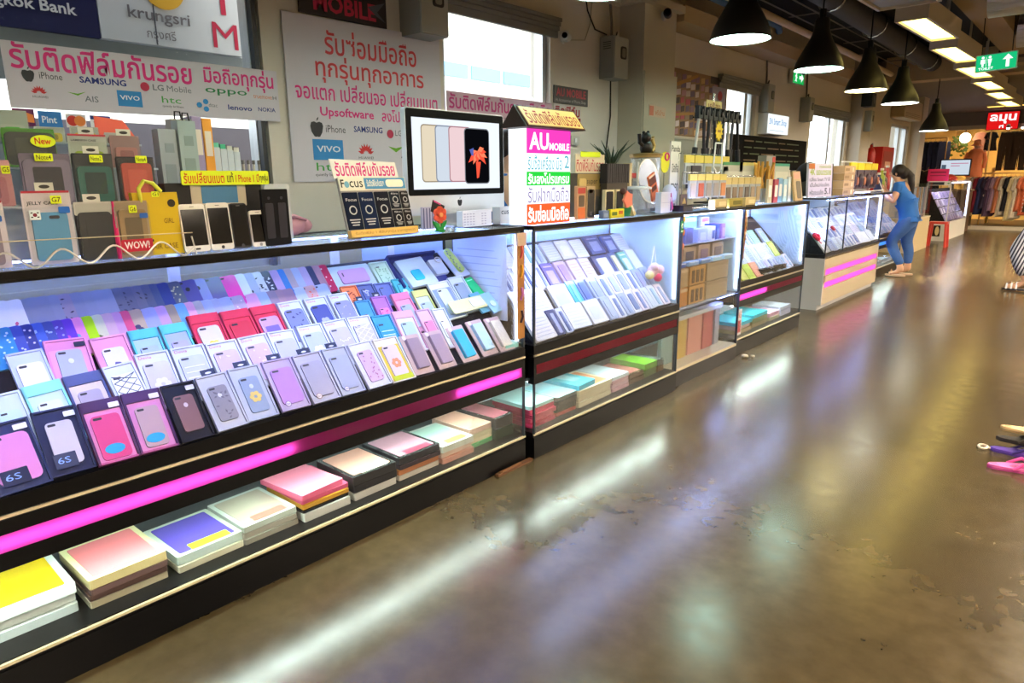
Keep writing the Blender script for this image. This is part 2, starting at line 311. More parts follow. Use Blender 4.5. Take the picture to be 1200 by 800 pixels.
# ---------------------------------------------------------------- ceiling lights
def ceiling_light(x, y, lit, label, group=None, rz=-2.0, L=1.24, W=0.22, tint='#ffe478'):
    t = thing('ceiling_light', label, 'ceiling light', T(x, y, 2.75) @ RZ(rz), group)
    h = MB(); k = 0.025
    h.box(-W/2 - k, W/2 + k, -L/2 - k, L/2 + k, 0.05, 0.17)
    for (p, q, r_, s_) in ((-W/2-k, -W/2, -L/2-k, L/2+k), (W/2, W/2+k, -L/2-k, L/2+k), (-W/2, W/2, -L/2-k, -L/2), (-W/2, W/2, L/2, L/2+k)): h.box(p, q, r_, s_, 0, 0.05)
    h.box(-.01, .01, -L/2, -L/2 + .02, .17, .57); h.box(-.01, .01, L/2 - .02, L/2, .17, .57)
    h.build('housing', mat('#b9ae9c', 0.5), t)
    d = MB().box(-W/2, W/2, -L/2, L/2, 0.02, 0.03)
    d.build('diffuser', emitmat(tint, lit) if lit else mat('#8a8a86', 0.5), t); return t
for k in range(6):
    y_ = 7.9 + 1.8 * k; ceiling_light(-1.57 - 0.05 * k, y_, L_PANEL, 'yellow-lit ceiling panel over the aisle, %s from the camera in its row' % ORD[k])
t_ = ceiling_light(-1.52, 6.05, 0, 'unlit grey ceiling panel hanging before the row of lit ones', W=0.42)
k = 0
for xx in (0.6, 2.9, 5.2):  # unseen rows added as fill light, far brighter than the aisle row
    for yy in (-2.5, 0.7, 3.9, 6.8, 9.15, 11.3, 14.5, 17.3, 20.1):
        ceiling_light(xx, yy, L_FILL_PANEL, 'unseen bright fill panel added under the hall ceiling beyond the aisle', 'added hall fill panels', tint='#ffeccf')
# ---------------------------------------------------------------- pendant lamps
def pendant(x, y, z, D, label, glow='#d0fff0'):
    t = thing('pendant_lamp', label, 'pendant lamp', T(x, y, z)); r = D / 2
    prof = [(r, 0), (r * .985, .018), (r * .93, .06), (r * .84, .105), (r * .72, .152), (r * .57, .208), (r * .45, .255), (r * .37, .295), (r * .32, .335), (r * .30, .40), (r * .27, .425), (r * .1, .43)]
    s = MB().lathe(prof, 32, cap=False); s.lathe([(q[0] - .006, q[1] + .001) for q in prof], 32, 1, cap=False)
    s.build('lamp_shade', [mat('#17140f', 0.45), mat('#e8ece4', 0.6)], t, smooth=True)
    MB().lathe([(r * .93, 0.012), (r * .93, .018)], 32).build('diffuser', emitmat(glow, L_PEND), t)
    MB().tube([(0, 0, .42), (0, 0, 3.32 - z)], 0.007, 6).build('cord', BLACK, t)
    MB().cyl(.03, .41, .50, 14).build('lamp_holder', BLACK, t); return t
for k, (x, y, z, g) in enumerate(((-2.15, 4.935, 2.345, '#ccffec'), (-2.168, 6.69, 2.335, '#ccffec'), (-2.177, 8.29, 2.295, '#fff2b0'), (-2.164, 9.78, 2.27, '#f3f3e0'), (-2.4, 13.3, 2.12, '#f3f3e0'))):
    pendant(x, y, z, 0.42, 'black bell pendant lamp, %s in the row hanging over the counters' % ['nearest', 'second', 'third', 'fourth', 'farthest'][k], g)
pendant(-2.15, 3.2, 2.345, .42, 'black bell pendant lamp hanging above the computer counter'); pendant(-2.15, 1.45, 2.345, .42, 'black bell pendant lamp above the long glass counter')
# ================================================================== GLASS COUNTERS
LEDW = emitmat('#8fa6ff', L_CASE); LEDX = emitmat('#b4c4ff', 72.0); LEDG = emitmat('#eafff2', L_LOW); LEDV = emitmat('#dbe4ff', 4.0)
PST = mat('#3a4048', 0.3, 0.6)
VELVET = mat('#14141f', 0.85); SHELFBLK = mat('#0a090a', 0.35); RAILBLK = mat('#060608', 0.3, spec=.2)
def counter(label, x, y0, y1, depth, strip=None, lit=(), frame=RAILBLK, slope=True, posts=(), vtubes=(), s_range=None, backing=None, low=True, ledm=None, endp=None, stripcol='#ff80d8', acol='#70184c', led=1.0, face=None):
    t = thing('display_counter', label, 'counter', T(x, y0, 0)); L = y1 - y0; D = depth
    MB().box(-D, 0, 0, L, 0, .115).build('plinth', frame, t)
    b = MB(); b.box(-D, -.008, 0, L, .115, .14); b.build('bottom_shelf', SHELFBLK, t)
    g = MB(); g.box(-.008, .002, 0, L, .127, .136); g.box(-.002, .004, 0, L, .545, .553); g.build('metal_strip', GOLD, t)
    r_ = MB(); r_.box(-.04, 0, 0, L, .40, .45); r_.box(-.04, 0, 0, L, .50, .54); r_.box(-.04, -.036, 0, L, .45, .50); r_.box(-.04, 0, 0, .02, .45, .50); r_.box(-.04, 0, L - .02, L, .45, .50)
    r_.box(-D, -.04, 0, L, .575, .60); r_.box(-.04, 0, 0, L, .556, .60); r_.box(-D, -.04, 0, L, .41, .43); r_.build('middle_rail', frame, t)
    if strip: 
        MB().box(-.006, -.002, .02, L - .02, .45, .50).build('light_strip', acrylic(acol, 'strip_acrylic', '#ffc0f0'), t)
        for (a, c) in lit: MB().tube([(-.024, a - y0, .475), (-.024, c - y0, .475)], .006, 8).build('led_tube', emitmat(stripcol, 210.0), t)
    gl = MB(); gl.box(-.008, -.002, .01, L - .01, .60, 1.167); gl.box(-.008, -.002, .01, L - .01, .14, .40); gl.build('front_glass', GLASS, t)
    e = MB(); e.box(-D + .01, -.01, .002, .008, .60, 1.167); e.box(-D + .01, -.01, L - .008, L - .002, .60, 1.167); e.box(-D + .01, -.01, .002, .008, .14, .40); e.box(-D + .01, -.01, L - .008, L - .002, .14, .40); e.build('end_glass', GLASS, t)
    MB().box(-D, -.018, .018, L - .018, 1.176, 1.184).build('top_glass', TOPG, t)
    rl = MB(); rl.box(-.018, 0, 0, L, 1.167, 1.187); rl.box(-D, -.018, 0, .018, 1.167, 1.187); rl.box(-D, -.018, L - .018, L, 1.167, 1.187); rl.box(-D, -D + .018, .018, L - .018, 1.167, 1.187); rl.build('top_rail', frame, t)
    for yy in (0, L - .012):
        p = MB(); p.box(-.012, 0, yy, yy + .012, .60, 1.167); p.build('corner_post', PST, t); p = MB(); p.box(-.010, 0, yy, yy + .010, .136, .40); p.build('lower_post', PST, t); p = MB(); p.box(-D, -D + .015, yy, yy + .012, .136, 1.167); p.build('rear_post', PST, t)
    bk = MB(); bk.box(-D, -D + .006, .015, L - .015, .60, 1.167); bk.build('back_glass', HAZE if backing is None else mat(backing, .6), t)
    MB().box(-D, -D + .006, .015, L - .015, .14, .575).build('back_panel', mat('#c3d2da', 0.6), t)
    if endp: MB().box(-D + .02, -.02, L - .016, L - .009, .60, 1.165).build('end_panel', mat(endp, .5), t)
    for yy in posts: MB().box(-D + .006, -D + .022, yy - y0 - .02, yy - y0 + .02, .60, 1.167).build('door_edge', mat('#dfe4ea', 0.4), t)
    h_ = MB(); h_.box(-.052, -.018, .018, L - .018, 1.168, 1.1755); h_.box(-.018, -.012, .012, L - .012, 1.157, 1.168); h_.box(-D + .018, -D + .056, .018, L - .018, 1.168, 1.1755); h_.build('led_housing', frame, t)
    lt = MB(); lt.box(-.048, -.022, .03, L - .03, 1.163, 1.1675); lt.build('led_tube', ledm or LEDW, t)
    lt = MB(); lt.box(-D + .03, -D + .05, .03, L - .03, 1.160, 1.167); lt.build('led_tube', ledm or LEDW, t)  # rear strip added to even out the light inside the case
    if low: lt = MB(); lt.box(-.07, -.045, .03, L - .03, .395, .402); lt.build('led_tube', LEDG, t)
    for yy in vtubes: MB().tube([(-.03, yy - y0, .63), (-.03, yy - y0, 1.15)], .009, 8).build('led_tube', LEDV, t)
    if slope:
        a, c = s_range or (y0 + .02, y1 - .02); n = 9; pts = [(-.03, .60)]
        k = .44; pts += [(-.03 - k, .60 + k), (-.03 - k - .05, .60 + k), (-.03 - k - .05, .60)]
        s = MB(); q = [(u, 0, v) for u, v in pts]
        v = [(u, a - y0, z) for u, z in pts] + [(u, c - y0, z) for u, z in pts]
        s.raw(v, [(3, 2, 1, 0), (4, 5, 6, 7), (0, 1, 5, 4), (1, 2, 6, 5), (2, 3, 7, 6), (3, 0, 4, 7)]); s.build('display_slope', VELVET, t)
    return t
def slope_frame(x):  # local x along the counter, y up the slope, z out of it; origin at y = 0 of the room
    c = math.sqrt(.5)
    return Matrix(((0, -c, c, x - .03), (1, 0, 0, 0), (0, c, c, .60), (0, 0, 0, 1)))
C1X, C2X, C3X, C4X, C5X, C6X = -2.09, -2.065, -2.10, -2.13, -2.22, -2.40
c1 = counter('long black glass counter nearest the camera, filled with boxed phone cases', C1X, -0.7, 2.49, .56, True, [(-.66, 1.2), (2.02, 2.45)], posts=(1.085, 1.8, 2.12), vtubes=(2.465,), s_range=(-.68, 2.44))
c2 = counter('second glass counter with a dark red strip, beside the pink and white sign', C2X, 2.53, 4.05, .56, True, [], vtubes=(4.02,), s_range=(2.56, 4.0), posts=(3.2,), backing='#9fc4e4', endp='#b4d4ec', ledm=LEDX, acol='#6c1428')
c4 = counter('glass counter with a short pink light, before the white counter', C4X, 5.17, 6.66, .56, True, [(5.2, 5.75)], backing='#a8cce0', endp='#c0dcec', ledm=LEDX, vtubes=(6.63, 5.2), s_range=(5.22, 6.5), acol='#701c38')
c6 = counter('glass counter with a cyan light strip, where the woman leans', C6X, 9.86, 11.95, .56, True, [(9.9, 11.9)], stripcol='#30c8ff', acol='#40b0e0', vtubes=(9.9,))
# the upright cabinet between the second and fourth counters
def cabinet():
    x, y0, y1, D = C3X, 4.075, 5.12, .5; L = y1 - y0
    t = thing('shelf_cabinet', 'narrow glass shelf cabinet between two sloping display counters', 'cabinet', T(x, y0, 0))
    MB().box(-D, 0, 0, L, 0, .105).build('plinth', mat('#17161a', .3), t)
    MB().box(-D, -.004, 0, L, .105, .125).build('bottom_shelf', GOLD, t)
    s = MB(); s.box(-D + .01, -.03, .02, L - .02, .525, .535); s.box(-D + .01, -.10, .02, L - .02, .805, .811); s.box(-D + .01, -.06, .02, L - .02, .955, .961); s.build('shelf', mat('#aab4c8', .2), t)
    g = MB(); g.box(-.008, -.002, .01, L - .01, .125, .522); g.box(-.008, -.002, .01, L - .01, .53, 1.167); g.box(-D + .01, -.01, .003, .008, .125, 1.167); g.box(-D + .01, -.01, L - .008, L - .003, .125, 1.167); g.build('front_glass', GLASS, t)
    MB().box(-D, -.018, .018, L - .018, 1.174, 1.184).build('top_glass', GLASS, t)
    r_ = MB(); r_.box(-.018, 0, 0, L, 1.167, 1.187); r_.box(-D, -.018, 0, .018, 1.167, 1.187); r_.box(-D, -.018, L - .018, L, 1.167, 1.187); r_.box(-.012, 0, 0, .014, .125, 1.167); r_.box(-.012, 0, L - .014, L, .125, 1.167); r_.box(-.01, 0, .014, L - .014, .522, .53); r_.build('frame', mat('#2c3340', .3, .5), t)
    MB().box(-D, -D + .008, .01, L - .01, .125, 1.167).build('back_panel', mat('#bfe0ea', .5), t); MB().box(-D + .02, -.02, L - .018, L - .010, .54, 1.165).build('end_panel', mat('#c4e0ec', .5), t)
    lt = MB(); lt.box(-.05, -.02, .04, L - .04, 1.16, 1.167); lt.build('led_tube', LEDX, t)
    MB().tube([(-.03, L - .03, .56), (-.03, L - .03, 1.15)], .009, 8).build('led_tube', LEDV, t)
    MB().box(-.06, -.03, L - .3, L - .04, .515, .522).build('led_tube', LEDW, t)
    return t
c3 = cabinet()
# the white counter with two pink bands
def white_counter():
    x, y0, y1, D = C5X, 7.59, 9.80, .6; L = y1 - y0; W_ = mat('#b4b6bc', .35); BG = mat('#b3a58c', .4)
    t = thing('display_counter', 'white counter with two glowing pink bands on its front', 'counter', T(x, y0, 0))
    b = MB(); b.box(-D, -.04, .0, L, 0, .06); b.box(-D, 0, 0, .02, .06, .56); b.box(-D, -.05, .02, L, .06, .56)
    for (p, q) in ((.06, .235), (.30, .375), (.44, .56)): b.box(-.05, 0, .02, L, p, q, 1)
    b.box(-.05, 0, .02, .06, .235, .44, 1); b.box(-.05, 0, L - .03, L, .235, .44, 1); b.build('base', [W_, BG], t)
    f = MB()
    for (p, q) in ((.235, .30), (.375, .44)):
        MB().box(-.012, -.006, .06, L - .03, p, q).build('light_strip', acrylic('#a83a88', 'pale_pink_acrylic', '#ffc0f0'), t)
        MB().tube([(-.034, .07, (p + q) / 2), (-.034, L - .04, (p + q) / 2)], .006, 8).build('led_tube', emitmat('#ff80d8', 110.0), t)
    MB().box(-D, -.004, 0, L, .56, .60).build('deck', mat('#16181e', .4), t)
    MB().box(-.004, .004, 0, L, .555, .572).build('metal_strip', CHROME, t)
    g = MB(); g.box(-.008, -.002, .01, L - .01, .60, 1.167); g.box(-D + .01, -.01, .003, .009, .60, 1.167); g.box(-D + .01, -.01, L - .009, L - .003, .60, 1.167); g.build('front_glass', GLASS, t)
    MB().box(-D, -.018, .01, L - .01, 1.176, 1.184).build('top_glass', GLASS, t)
    r_ = MB(); r_.box(-.014, 0, 0, L, 1.172, 1.187); r_.box(-D, -.014, 0, .014, 1.172, 1.187); r_.box(-.012, 0, 0, .012, .60, 1.172); r_.box(-.012, 0, L - .012, L, .60, 1.172); r_.box(-.012, 0, .62, .632, .6, 1.172); r_.build('frame', mat('#2a3038', .3, .4), t)
    MB().box(-D, -D + .008, .01, L - .01, .60, 1.167).build('back_panel', mat('#b9d8ee', .5), t)
    lt = MB(); lt.box(-.045, -.020, .03, L - .03, 1.160, 1.167); lt.build('led_tube', LEDW, t)
    MB().tube([(-.03, L - .03, .62), (-.03, L - .03, 1.15)], .016, 8).build('led_tube', LEDV, t)
    s = MB(); a, c, k = .05, L - .04, .44; pts = [(-.03, .60), (-.03 - k, .60 + k), (-.08 - k, .60 + k), (-.08 - k, .60)]
    s.raw([(u, a, z) for u, z in pts] + [(u, c, z) for u, z in pts], [(3, 2, 1, 0), (4, 5, 6, 7), (0, 1, 5, 4), (1, 2, 6, 5), (2, 3, 7, 6), (3, 0, 4, 7)]); s.build('display_slope', mat('#20242e', .8), t)
    return t
c5 = white_counter()
# ================================================================== PHONE CASES AND BOXES
MB().box(-.545, -.54, 1.95 + .7, 3.165, .60, 1.165).build('rear_panel', mat('#b4cdee', .6), c1)
SF1 = slope_frame(C1X); SF2 = slope_frame(C2X); SF4 = slope_frame(C4X); SF5 = slope_frame(C5X); SF6 = slope_frame(C6X)
def on_slope(SFr, Y, s_top, h, rot=0, tilt=6.5, n0=.003): return SFr @ T(Y, s_top, 0) @ RZ(rot) @ T(0, -h, n0) @ RX(tilt)
def case_poly(w, h): return rrect(w, h, w * .16, 3, 0, h / 2)
_case_cache = {}
def case_mesh(mb, w, h, t, z0, y0, m=0, mcam=1, logo=None, ring=None):
    mb.prism([(p[0], p[1] + y0) for p in case_poly(w, h)], z0, z0 + t, m)
    mb.prism(rrect(w * .3, h * .055, h * .02, 3, -w * .26, y0 + h * .93), z0 + t, z0 + t + .0006, mcam)
    if logo is not None: mb.prism(ell(w * .11, w * .13, 12, 0, y0 + h * .72), z0 + t, z0 + t + .0006, logo)
    if ring is not None: mb.prism(ell(w * .24, w * .24, 16, 0, y0 + h * .6), z0 + t, z0 + t + .0005, ring)
def pattern(mb, kind, w, h, z, y0, m, rs):
    """printed decoration on a phone case, as thin raised print"""
    if kind == 'dots':
        for k in range(16): x = rs.uniform(-.4, .4) * w; y = y0 + rs.uniform(.06, .86) * h; mb.prism(ell(.0035, .0035, 6, x, y), z, z + .0005, m)
    elif kind == 'leaf':
        for k in range(14):
            x = rs.uniform(-.36, .36) * w; y = y0 + rs.uniform(.06, .86) * h; a = rs.uniform(0, 3.14); p = [(x + u * math.cos(a) - v * math.sin(a), y + u * math.sin(a) + v * math.cos(a)) for u, v in ((-.007, 0), (0, .003), (.007, 0), (0, -.003))]; mb.prism(p, z, z + .0005, m)
    elif kind == 'lattice':
        for k in range(-4, 9):
            for sgn in (1, -1):
                c = y0 + h * k / 5.0; a = (-w * .46, c); b = (w * .46, c + sgn * w * .75)
                ys = [max(y0 + .004, min(y0 + h - .004, q)) for q in (a[1], b[1])]
                if abs(ys[1] - ys[0]) > .01: mb.prism([(a[0], ys[0]), (b[0], ys[1]), (b[0], ys[1] + .003), (a[0], ys[0] + .003)][::(1 if True else -1)], z, z + .0005, m)
    elif kind == 'stripes':
        for k in range(5): mb.prism(rrect(w * .8, .004, .001, 1, 0, y0 + h * (.15 + .14 * k)), z, z + .0005, m)
    elif kind == 'peak':
        mb.prism([(-w * .4, y0 + .01), (w * .4, y0 + .01), (w * .36, y0 + h * .36), (w * .1, y0 + h * .58), (-w * .12, y0 + h * .6), (-w * .34, y0 + h * .34)], z, z + .0005, m)
    elif kind == 'rect':
        mb.prism(rrect(w * .7, h * .6, .003, 2, 0, y0 + h * .42), z, z + .0005, m)
    elif kind == 'flower':
        for k in range(6): a = k * math.pi / 3; mb.prism(ell(w * .13, w * .13, 8, w * .2 * math.cos(a), y0 + h * .42 + w * .2 * math.sin(a)), z, z + .0005, m)
    elif kind == 'heart':
        mb.prism([(0, y0 + h * .28), (w * .14, y0 + h * .38), (w * .08, y0 + h * .43), (0, y0 + h * .4), (-w * .08, y0 + h * .43), (-w * .14, y0 + h * .38)], z, z + .0005, m)
def boxed_case(M, label, w, h, card, case, inner=None, tab=False, sticker=None, header=None, pat=None, pcol='#8888aa', t=.013, logo=None, tag_=None, sticker2=None, group=None, coat=.12, txt=None, cw=.60, seed=1):
    """a retail package: printed card box, phone case behind a clear window, optional hanger tab and stickers"""
    rs = random.Random(seed); R_ = thing('phone_case_box', label, 'phone case box', M, group)
    b = MB(); b.box(-w / 2, w / 2, 0, h, 0, t * .55); k = .006
    for (p, q, r_, s_) in ((-w/2, w/2, 0, k), (-w/2, w/2, h - (h * .17 if header else k), h), (-w/2, -w/2 + k, 0, h), (w/2 - k, w/2, 0, h)): b.box(p, q, r_, s_, t * .55, t, 2 if (header and s_ == h and r_ < h - k - .001) else 0)
    if inner: b.prism(rrect(w - 2 * k - .004, h * .8, .004, 2, 0, h * .43), t * .55, t * .58, 1)
    if txt: b.text(txt, -w * .42, -w * .05, h * .89, h * .94, t + .0006, 3)
    b.build('card', [mat(card, .35, coat=coat), mat(inner or card, .4), mat(header or card, .35), mat('#c83048', .5)], R_)
    c = MB(); W_ = w * cw; H_ = min(h * .70, W_ * 2.02); y0 = (h * (.80 if header else .93) - H_) * .5
    case_mesh(c, W_, H_, t * .42, t * .58, y0, 0, 1, 2 if logo else None)
    if pat: pattern(c, pat, W_, H_, t + .0004, y0, 3, rs)
    c.build('phone_case', [mat(case, .35, coat=.3), mat('#3a3a44', .4), mat(logo or '#ffffff', .3), mat(pcol, .5)], R_)
    if sticker: MB().prism(ell(w * .24, w * .14, 22, -w * .02 , h * .2), t + .001, t + .002).build('sticker', mat(sticker, .5), R_)
    if sticker2: q = MB(); q.prism(rrect(w * .26, h * .08, .002, 2, w * .3, h * .88), t + .001, t + .002); q.build('price_sticker', mat(sticker2, .5), R_)
    if tag_:
        q = MB(); q.prism(rrect(w * .5, h * .22, .002, 2, -w * .1, h * .2), t + .001, t + .002); q.text('6S', -w * .28, 0, h * .16, h * .25, t + .0026, 1); q.build('size_label', [mat(tag_, .5), mat('#8ab0ff', .5)], R_)
    if tab:
        q = MB(); q.prism([(-w * .22, h), (w * .22, h), (w * .22, h + .026), (-w * .22, h + .026)], .001, .003, 0); q.prism(ell(.011, .004, 12, 0, h + .012), .003, .0036, 1); q.build('hanger_tab', [mat('#26304e', .4), mat('#d8dcf0', .5)], R_)
    return R_
def size_badge(root, w, h, t, col):
    q = MB(); q.prism(ell(.011, .011, 16, -w * .22, h * .12), t + .0006, t + .0012, 0); q.prism(ell(.009, .009, 16, -w * .22, h * .12), t + .0012, t + .0016, 1); q.text('6s', -w * .22 - .006, -w * .22 + .006, h * .12 - .004, h * .12 + .005, t + .002, 0); q.build('size_label', [mat(col, .5), mat('#e8e4f4', .5)], root)
HB = .205
rowA = [(0.404, 0.196, 0.132, 2), (0.533, 0.204, 0.116, -1), (0.651, 0.2, 0.117, -1), (0.769, 0.199, 0.116, -2), (0.884, 0.198, 0.109, -1), (0.997, 0.202, 0.111, 1), (1.115, 0.205, 0.117, -1), (1.243, 0.206, 0.118, -1), (1.367, 0.203, 0.122, 0), (1.490, 0.202, 0.112, -1), (1.611, 0.2, 0.118, 1), (1.738, 0.195, 0.126, -1)]
dA = [dict(card='#2c3560', case='#d98ad0', cw=.78, label='dark blue boxed lilac phone case with navy size tag', tag_='#20284c', sticker2='#e8e4f0'),
      dict(card='#262c50', case='#c9c4d8', label='dark blue boxed white phone case with printed band', tag_='#3a4060', sticker2='#e0e4f4'),
      dict(card='#c05a9a', case='#d64c8c', inner='#d987c4', header='#4a2f58', label='pink boxed rose phone case with a blue oval sticker', sticker='#2aa0e0', sticker2='#e8e0f0', cw=.7),
      dict(card='#b55a94', case='#b59aa8', inner='#cf86c2', header='#4c3060', label='pink boxed grey-rose phone case with a blue oval sticker', sticker='#2aa0e0', sticker2='#e8e0f0'),
      dict(card='#1a1c2c', case='#806068', logo='#c8b8c8', label='black boxed brown wood-grain phone case', sticker2='#d8d8e4'),
      dict(card='#b8bcd0', case='#8c8a9c', logo='#d8d8e4', pat='leaf', pcol='#6a687c', tab=True, label='silver boxed grey phone case with swirled pattern'),
      dict(card='#b4bcd4', case='#8fa0c4', logo='#d0d8ec', pat='flower', pcol='#e0c878', tab=True, label='silver boxed blue phone case with gold shine'),
      dict(card='#b6a8d0', case='#b78ad4', tab=True, label='clear boxed violet phone case with a 6s badge', badge='#3a3a8c', cw=.74),
      dict(card='#b4b4cc', case='#a8a6c0', tab=True, label='clear boxed peach-grey phone case with a 6s badge', badge='#a07828', cw=.74),
      dict(card='#b0b6d0', case='#a8b0d2', tab=True, label='clear boxed silver phone case with a 6s badge', badge='#3a4a9c', cw=.74),
      dict(card='#d4d8ee', case='#cdb0e0', pat='dots', pcol='#a0609c', label='white boxed pale violet phone case with red dots'),
      dict(card='#e6e2e0', case='#dcd0ec', inner='#d8c24c', pat='flower', pcol='#e09878', label='white boxed phone case on a yellow printed card')]
for i, ((Y, s, w_, r_), d) in enumerate(zip(rowA, dA)):
    d = dict(d); bd = d.pop('badge', None); lb = d.pop('label') + ', front row of the long counter'
    M = on_slope(SF1, Y, s, HB, r_); q = boxed_case(M, lb, w_ - .004, HB, seed=i, **d)
    if bd: size_badge(q, w_, HB, .013, bd)
    if i == 11: MB().prism(rrect(.10, .022, .002, 2, 0, .016), .0145, .0155).build('price_sticker', mat('#c8d83a', .5), q)
# flip covers on beige cards at the far end of the front row
for i, (Y, s, w_, r_, col, nm) in enumerate(((1.868, .187, .105, -3, '#9c8a9c', 'mauve-brown'), (1.995, .18, .105, -1, '#a592a6', 'dusty lilac'), (2.135, .178, .105, 1, '#35b4d8', 'turquoise'), (2.268, .186, .105, 1, '#b4dcf0', 'pale blue'), (2.39, .18, .104, 0, '#e8e6d8', 'cream'))):
    t = thing('flip_cover_box', nm + ' flip phone cover on a pinkish card, front row of the long counter', 'phone cover', on_slope(SF1, Y, s, .19, r_))
    MB().prism(rrect(w_, .19, .004, 2, 0, .095), 0, .004).build('card', mat('#c8b0b4', .4, coat=.4), t)
    c = MB(); c.prism(rrect(.066, .142, .004, 2, 0, .095), .004, .019, 0); c.prism(rrect(.002, .14, .0005, 1, -.031, .095), .019, .0195, 1); c.build('cover', [mat(col, .5), mat('#706070', .5)], t)
    MB().prism(rrect(.02, .02, .008, 3, -.03, .178), .004, .006).build('hang_hole', mat('#e8dce4', .4), t)
rowB = [(0.431, 0.287, 0.09, 3), (0.528, 0.297, 0.104, 4), (0.637, 0.303, 0.107, 2), (0.742, 0.312, 0.096, 4), (0.852, 0.333, 0.108, -1), (0.968, 0.331, 0.114, -1), (1.085, 0.325, 0.114, 0), (1.202, 0.326, 0.114, 1), (1.318, 0.324, 0.111, -2), (1.442, 0.327, 0.112, -1), (1.559, 0.327, 0.115, 1), (1.676, 0.323, 0.113, -3), (1.786, 0.308, 0.1, -3), (1.903, 0.309, 0.11, -4), (2.016, 0.297, 0.082, -1), (2.105, 0.285, 0.078, -3)]
dB = [dict(card='#c4d4e4', case='#bcd8e8', label='pale boxed phone case with blue writing'), dict(card='#c8e0e8', case='#d8e8ea', header='#8adce8', label='pale boxed phone case with a cyan header'),
      dict(card='#d4c8d8', case='#a8a0b8', header='#4a5488', pat='dots', pcol='#d8d0e0', label='glittering grey boxed phone case with a dark header'), dict(card='#ccd4ec', case='#e4ecf6', pat='lattice', pcol='#4c5470', cw=.8, label='white boxed phone case with dark lattice print'),
      dict(card='#d2d8ee', case='#c8c4e0', pat='flower', pcol='#e6e4f4', label='white boxed phone case with round flower print', txt='Devia', cw=.76), dict(card='#d0d8ee', case='#b9c0dc', pat='stripes', pcol='#e8ecf8', txt='Devia', cw=.76, label='white boxed blue-grey phone case with pale bands'),
      dict(card='#d0d8ee', case='#c8b4d8', pat='leaf', pcol='#f0e0ea', txt='Devia', cw=.76, label='white boxed lilac phone case with leaf print'), dict(card='#d0d8ee', case='#cfb6dc', pat='dots', pcol='#f0e0ee', txt='Devia', cw=.76, label='white boxed lilac phone case with dots'),
      dict(card='#d2dcf0', case='#b9bce0', pat='heart', pcol='#e8e6f6', txt='Devia', cw=.76, label='white boxed violet phone case with a heart'), dict(card='#d2dcf0', case='#b4c0e4', pat='flower', pcol='#eef0fa', txt='Devia', cw=.76, label='white boxed pale blue phone case with flower print'),
      dict(card='#d4dcf0', case='#bcb8de', pat='leaf', pcol='#f4f4fc', txt='Devia', cw=.76, label='white boxed violet phone case with leaf print'), dict(card='#d4dcf0', case='#c4c4e4', pat='lattice', pcol='#f2ece6', txt='Devia', cw=.76, label='white boxed phone case crossed by pale strands'),
      dict(card='#2f9ccc', case='#2f9ccc', pat='stripes', pcol='#d8f0fa', cw=.8, label='teal boxed phone case with white writing'), dict(card='#dcdce8', case='#b0d0e0', header='#eab0cc', label='white boxed phone case with a pink header'),
      dict(card='#e0b8d4', case='#e08ab4', label='narrow pink boxed phone case'), dict(card='#dfe8ee', case='#e4ecec', label='narrow white boxed phone case')]
for i, ((Y, s, w_, r_), d) in enumerate(zip(rowB, dB)):
    d = dict(d); lb = d.pop('label') + ', second row of the long counter'; boxed_case(on_slope(SF1, Y, s, HB, r_), lb, w_ - .003, HB, seed=40 + i, **d)
t = thing('phone_strap_card', 'wide pale yellow card lying across the second row of the long counter', 'card', on_slope(SF1, 2.285, .300, .07, 2, 0, .045))
MB().prism(rrect(.235, .07, .01, 3, 0, .035), 0, .006).build('card', mat('#e6e8a4', .4), t); MB().prism(rrect(.09, .05, .01, 3, .06, .036), .006, .009).build('blister', mat('#f0f4e4', .2), t)
rowC = [(0.521, 0.416, 0.097, 2), (0.634, 0.438, 0.118, -3), (0.75, 0.423, 0.108, 1), (0.858, 0.428, 0.096, 0), (0.956, 0.431, 0.092, 1), (1.071, 0.452, 0.114, 0), (1.187, 0.449, 0.113, 1), (1.302, 0.449, 0.107, 1), (1.416, 0.45, 0.107, 1), (1.533, 0.45, 0.105, 1), (1.645, 0.452, 0.1, 1), (1.741, 0.397, 0.076, -3), (1.833, 0.404, 0.084, -3), (1.949, 0.404, 0.101, 1), (2.065, 0.402, 0.094, 0), (2.203, 0.43, 0.14, 2), (2.33, 0.446, 0.105, 2)]
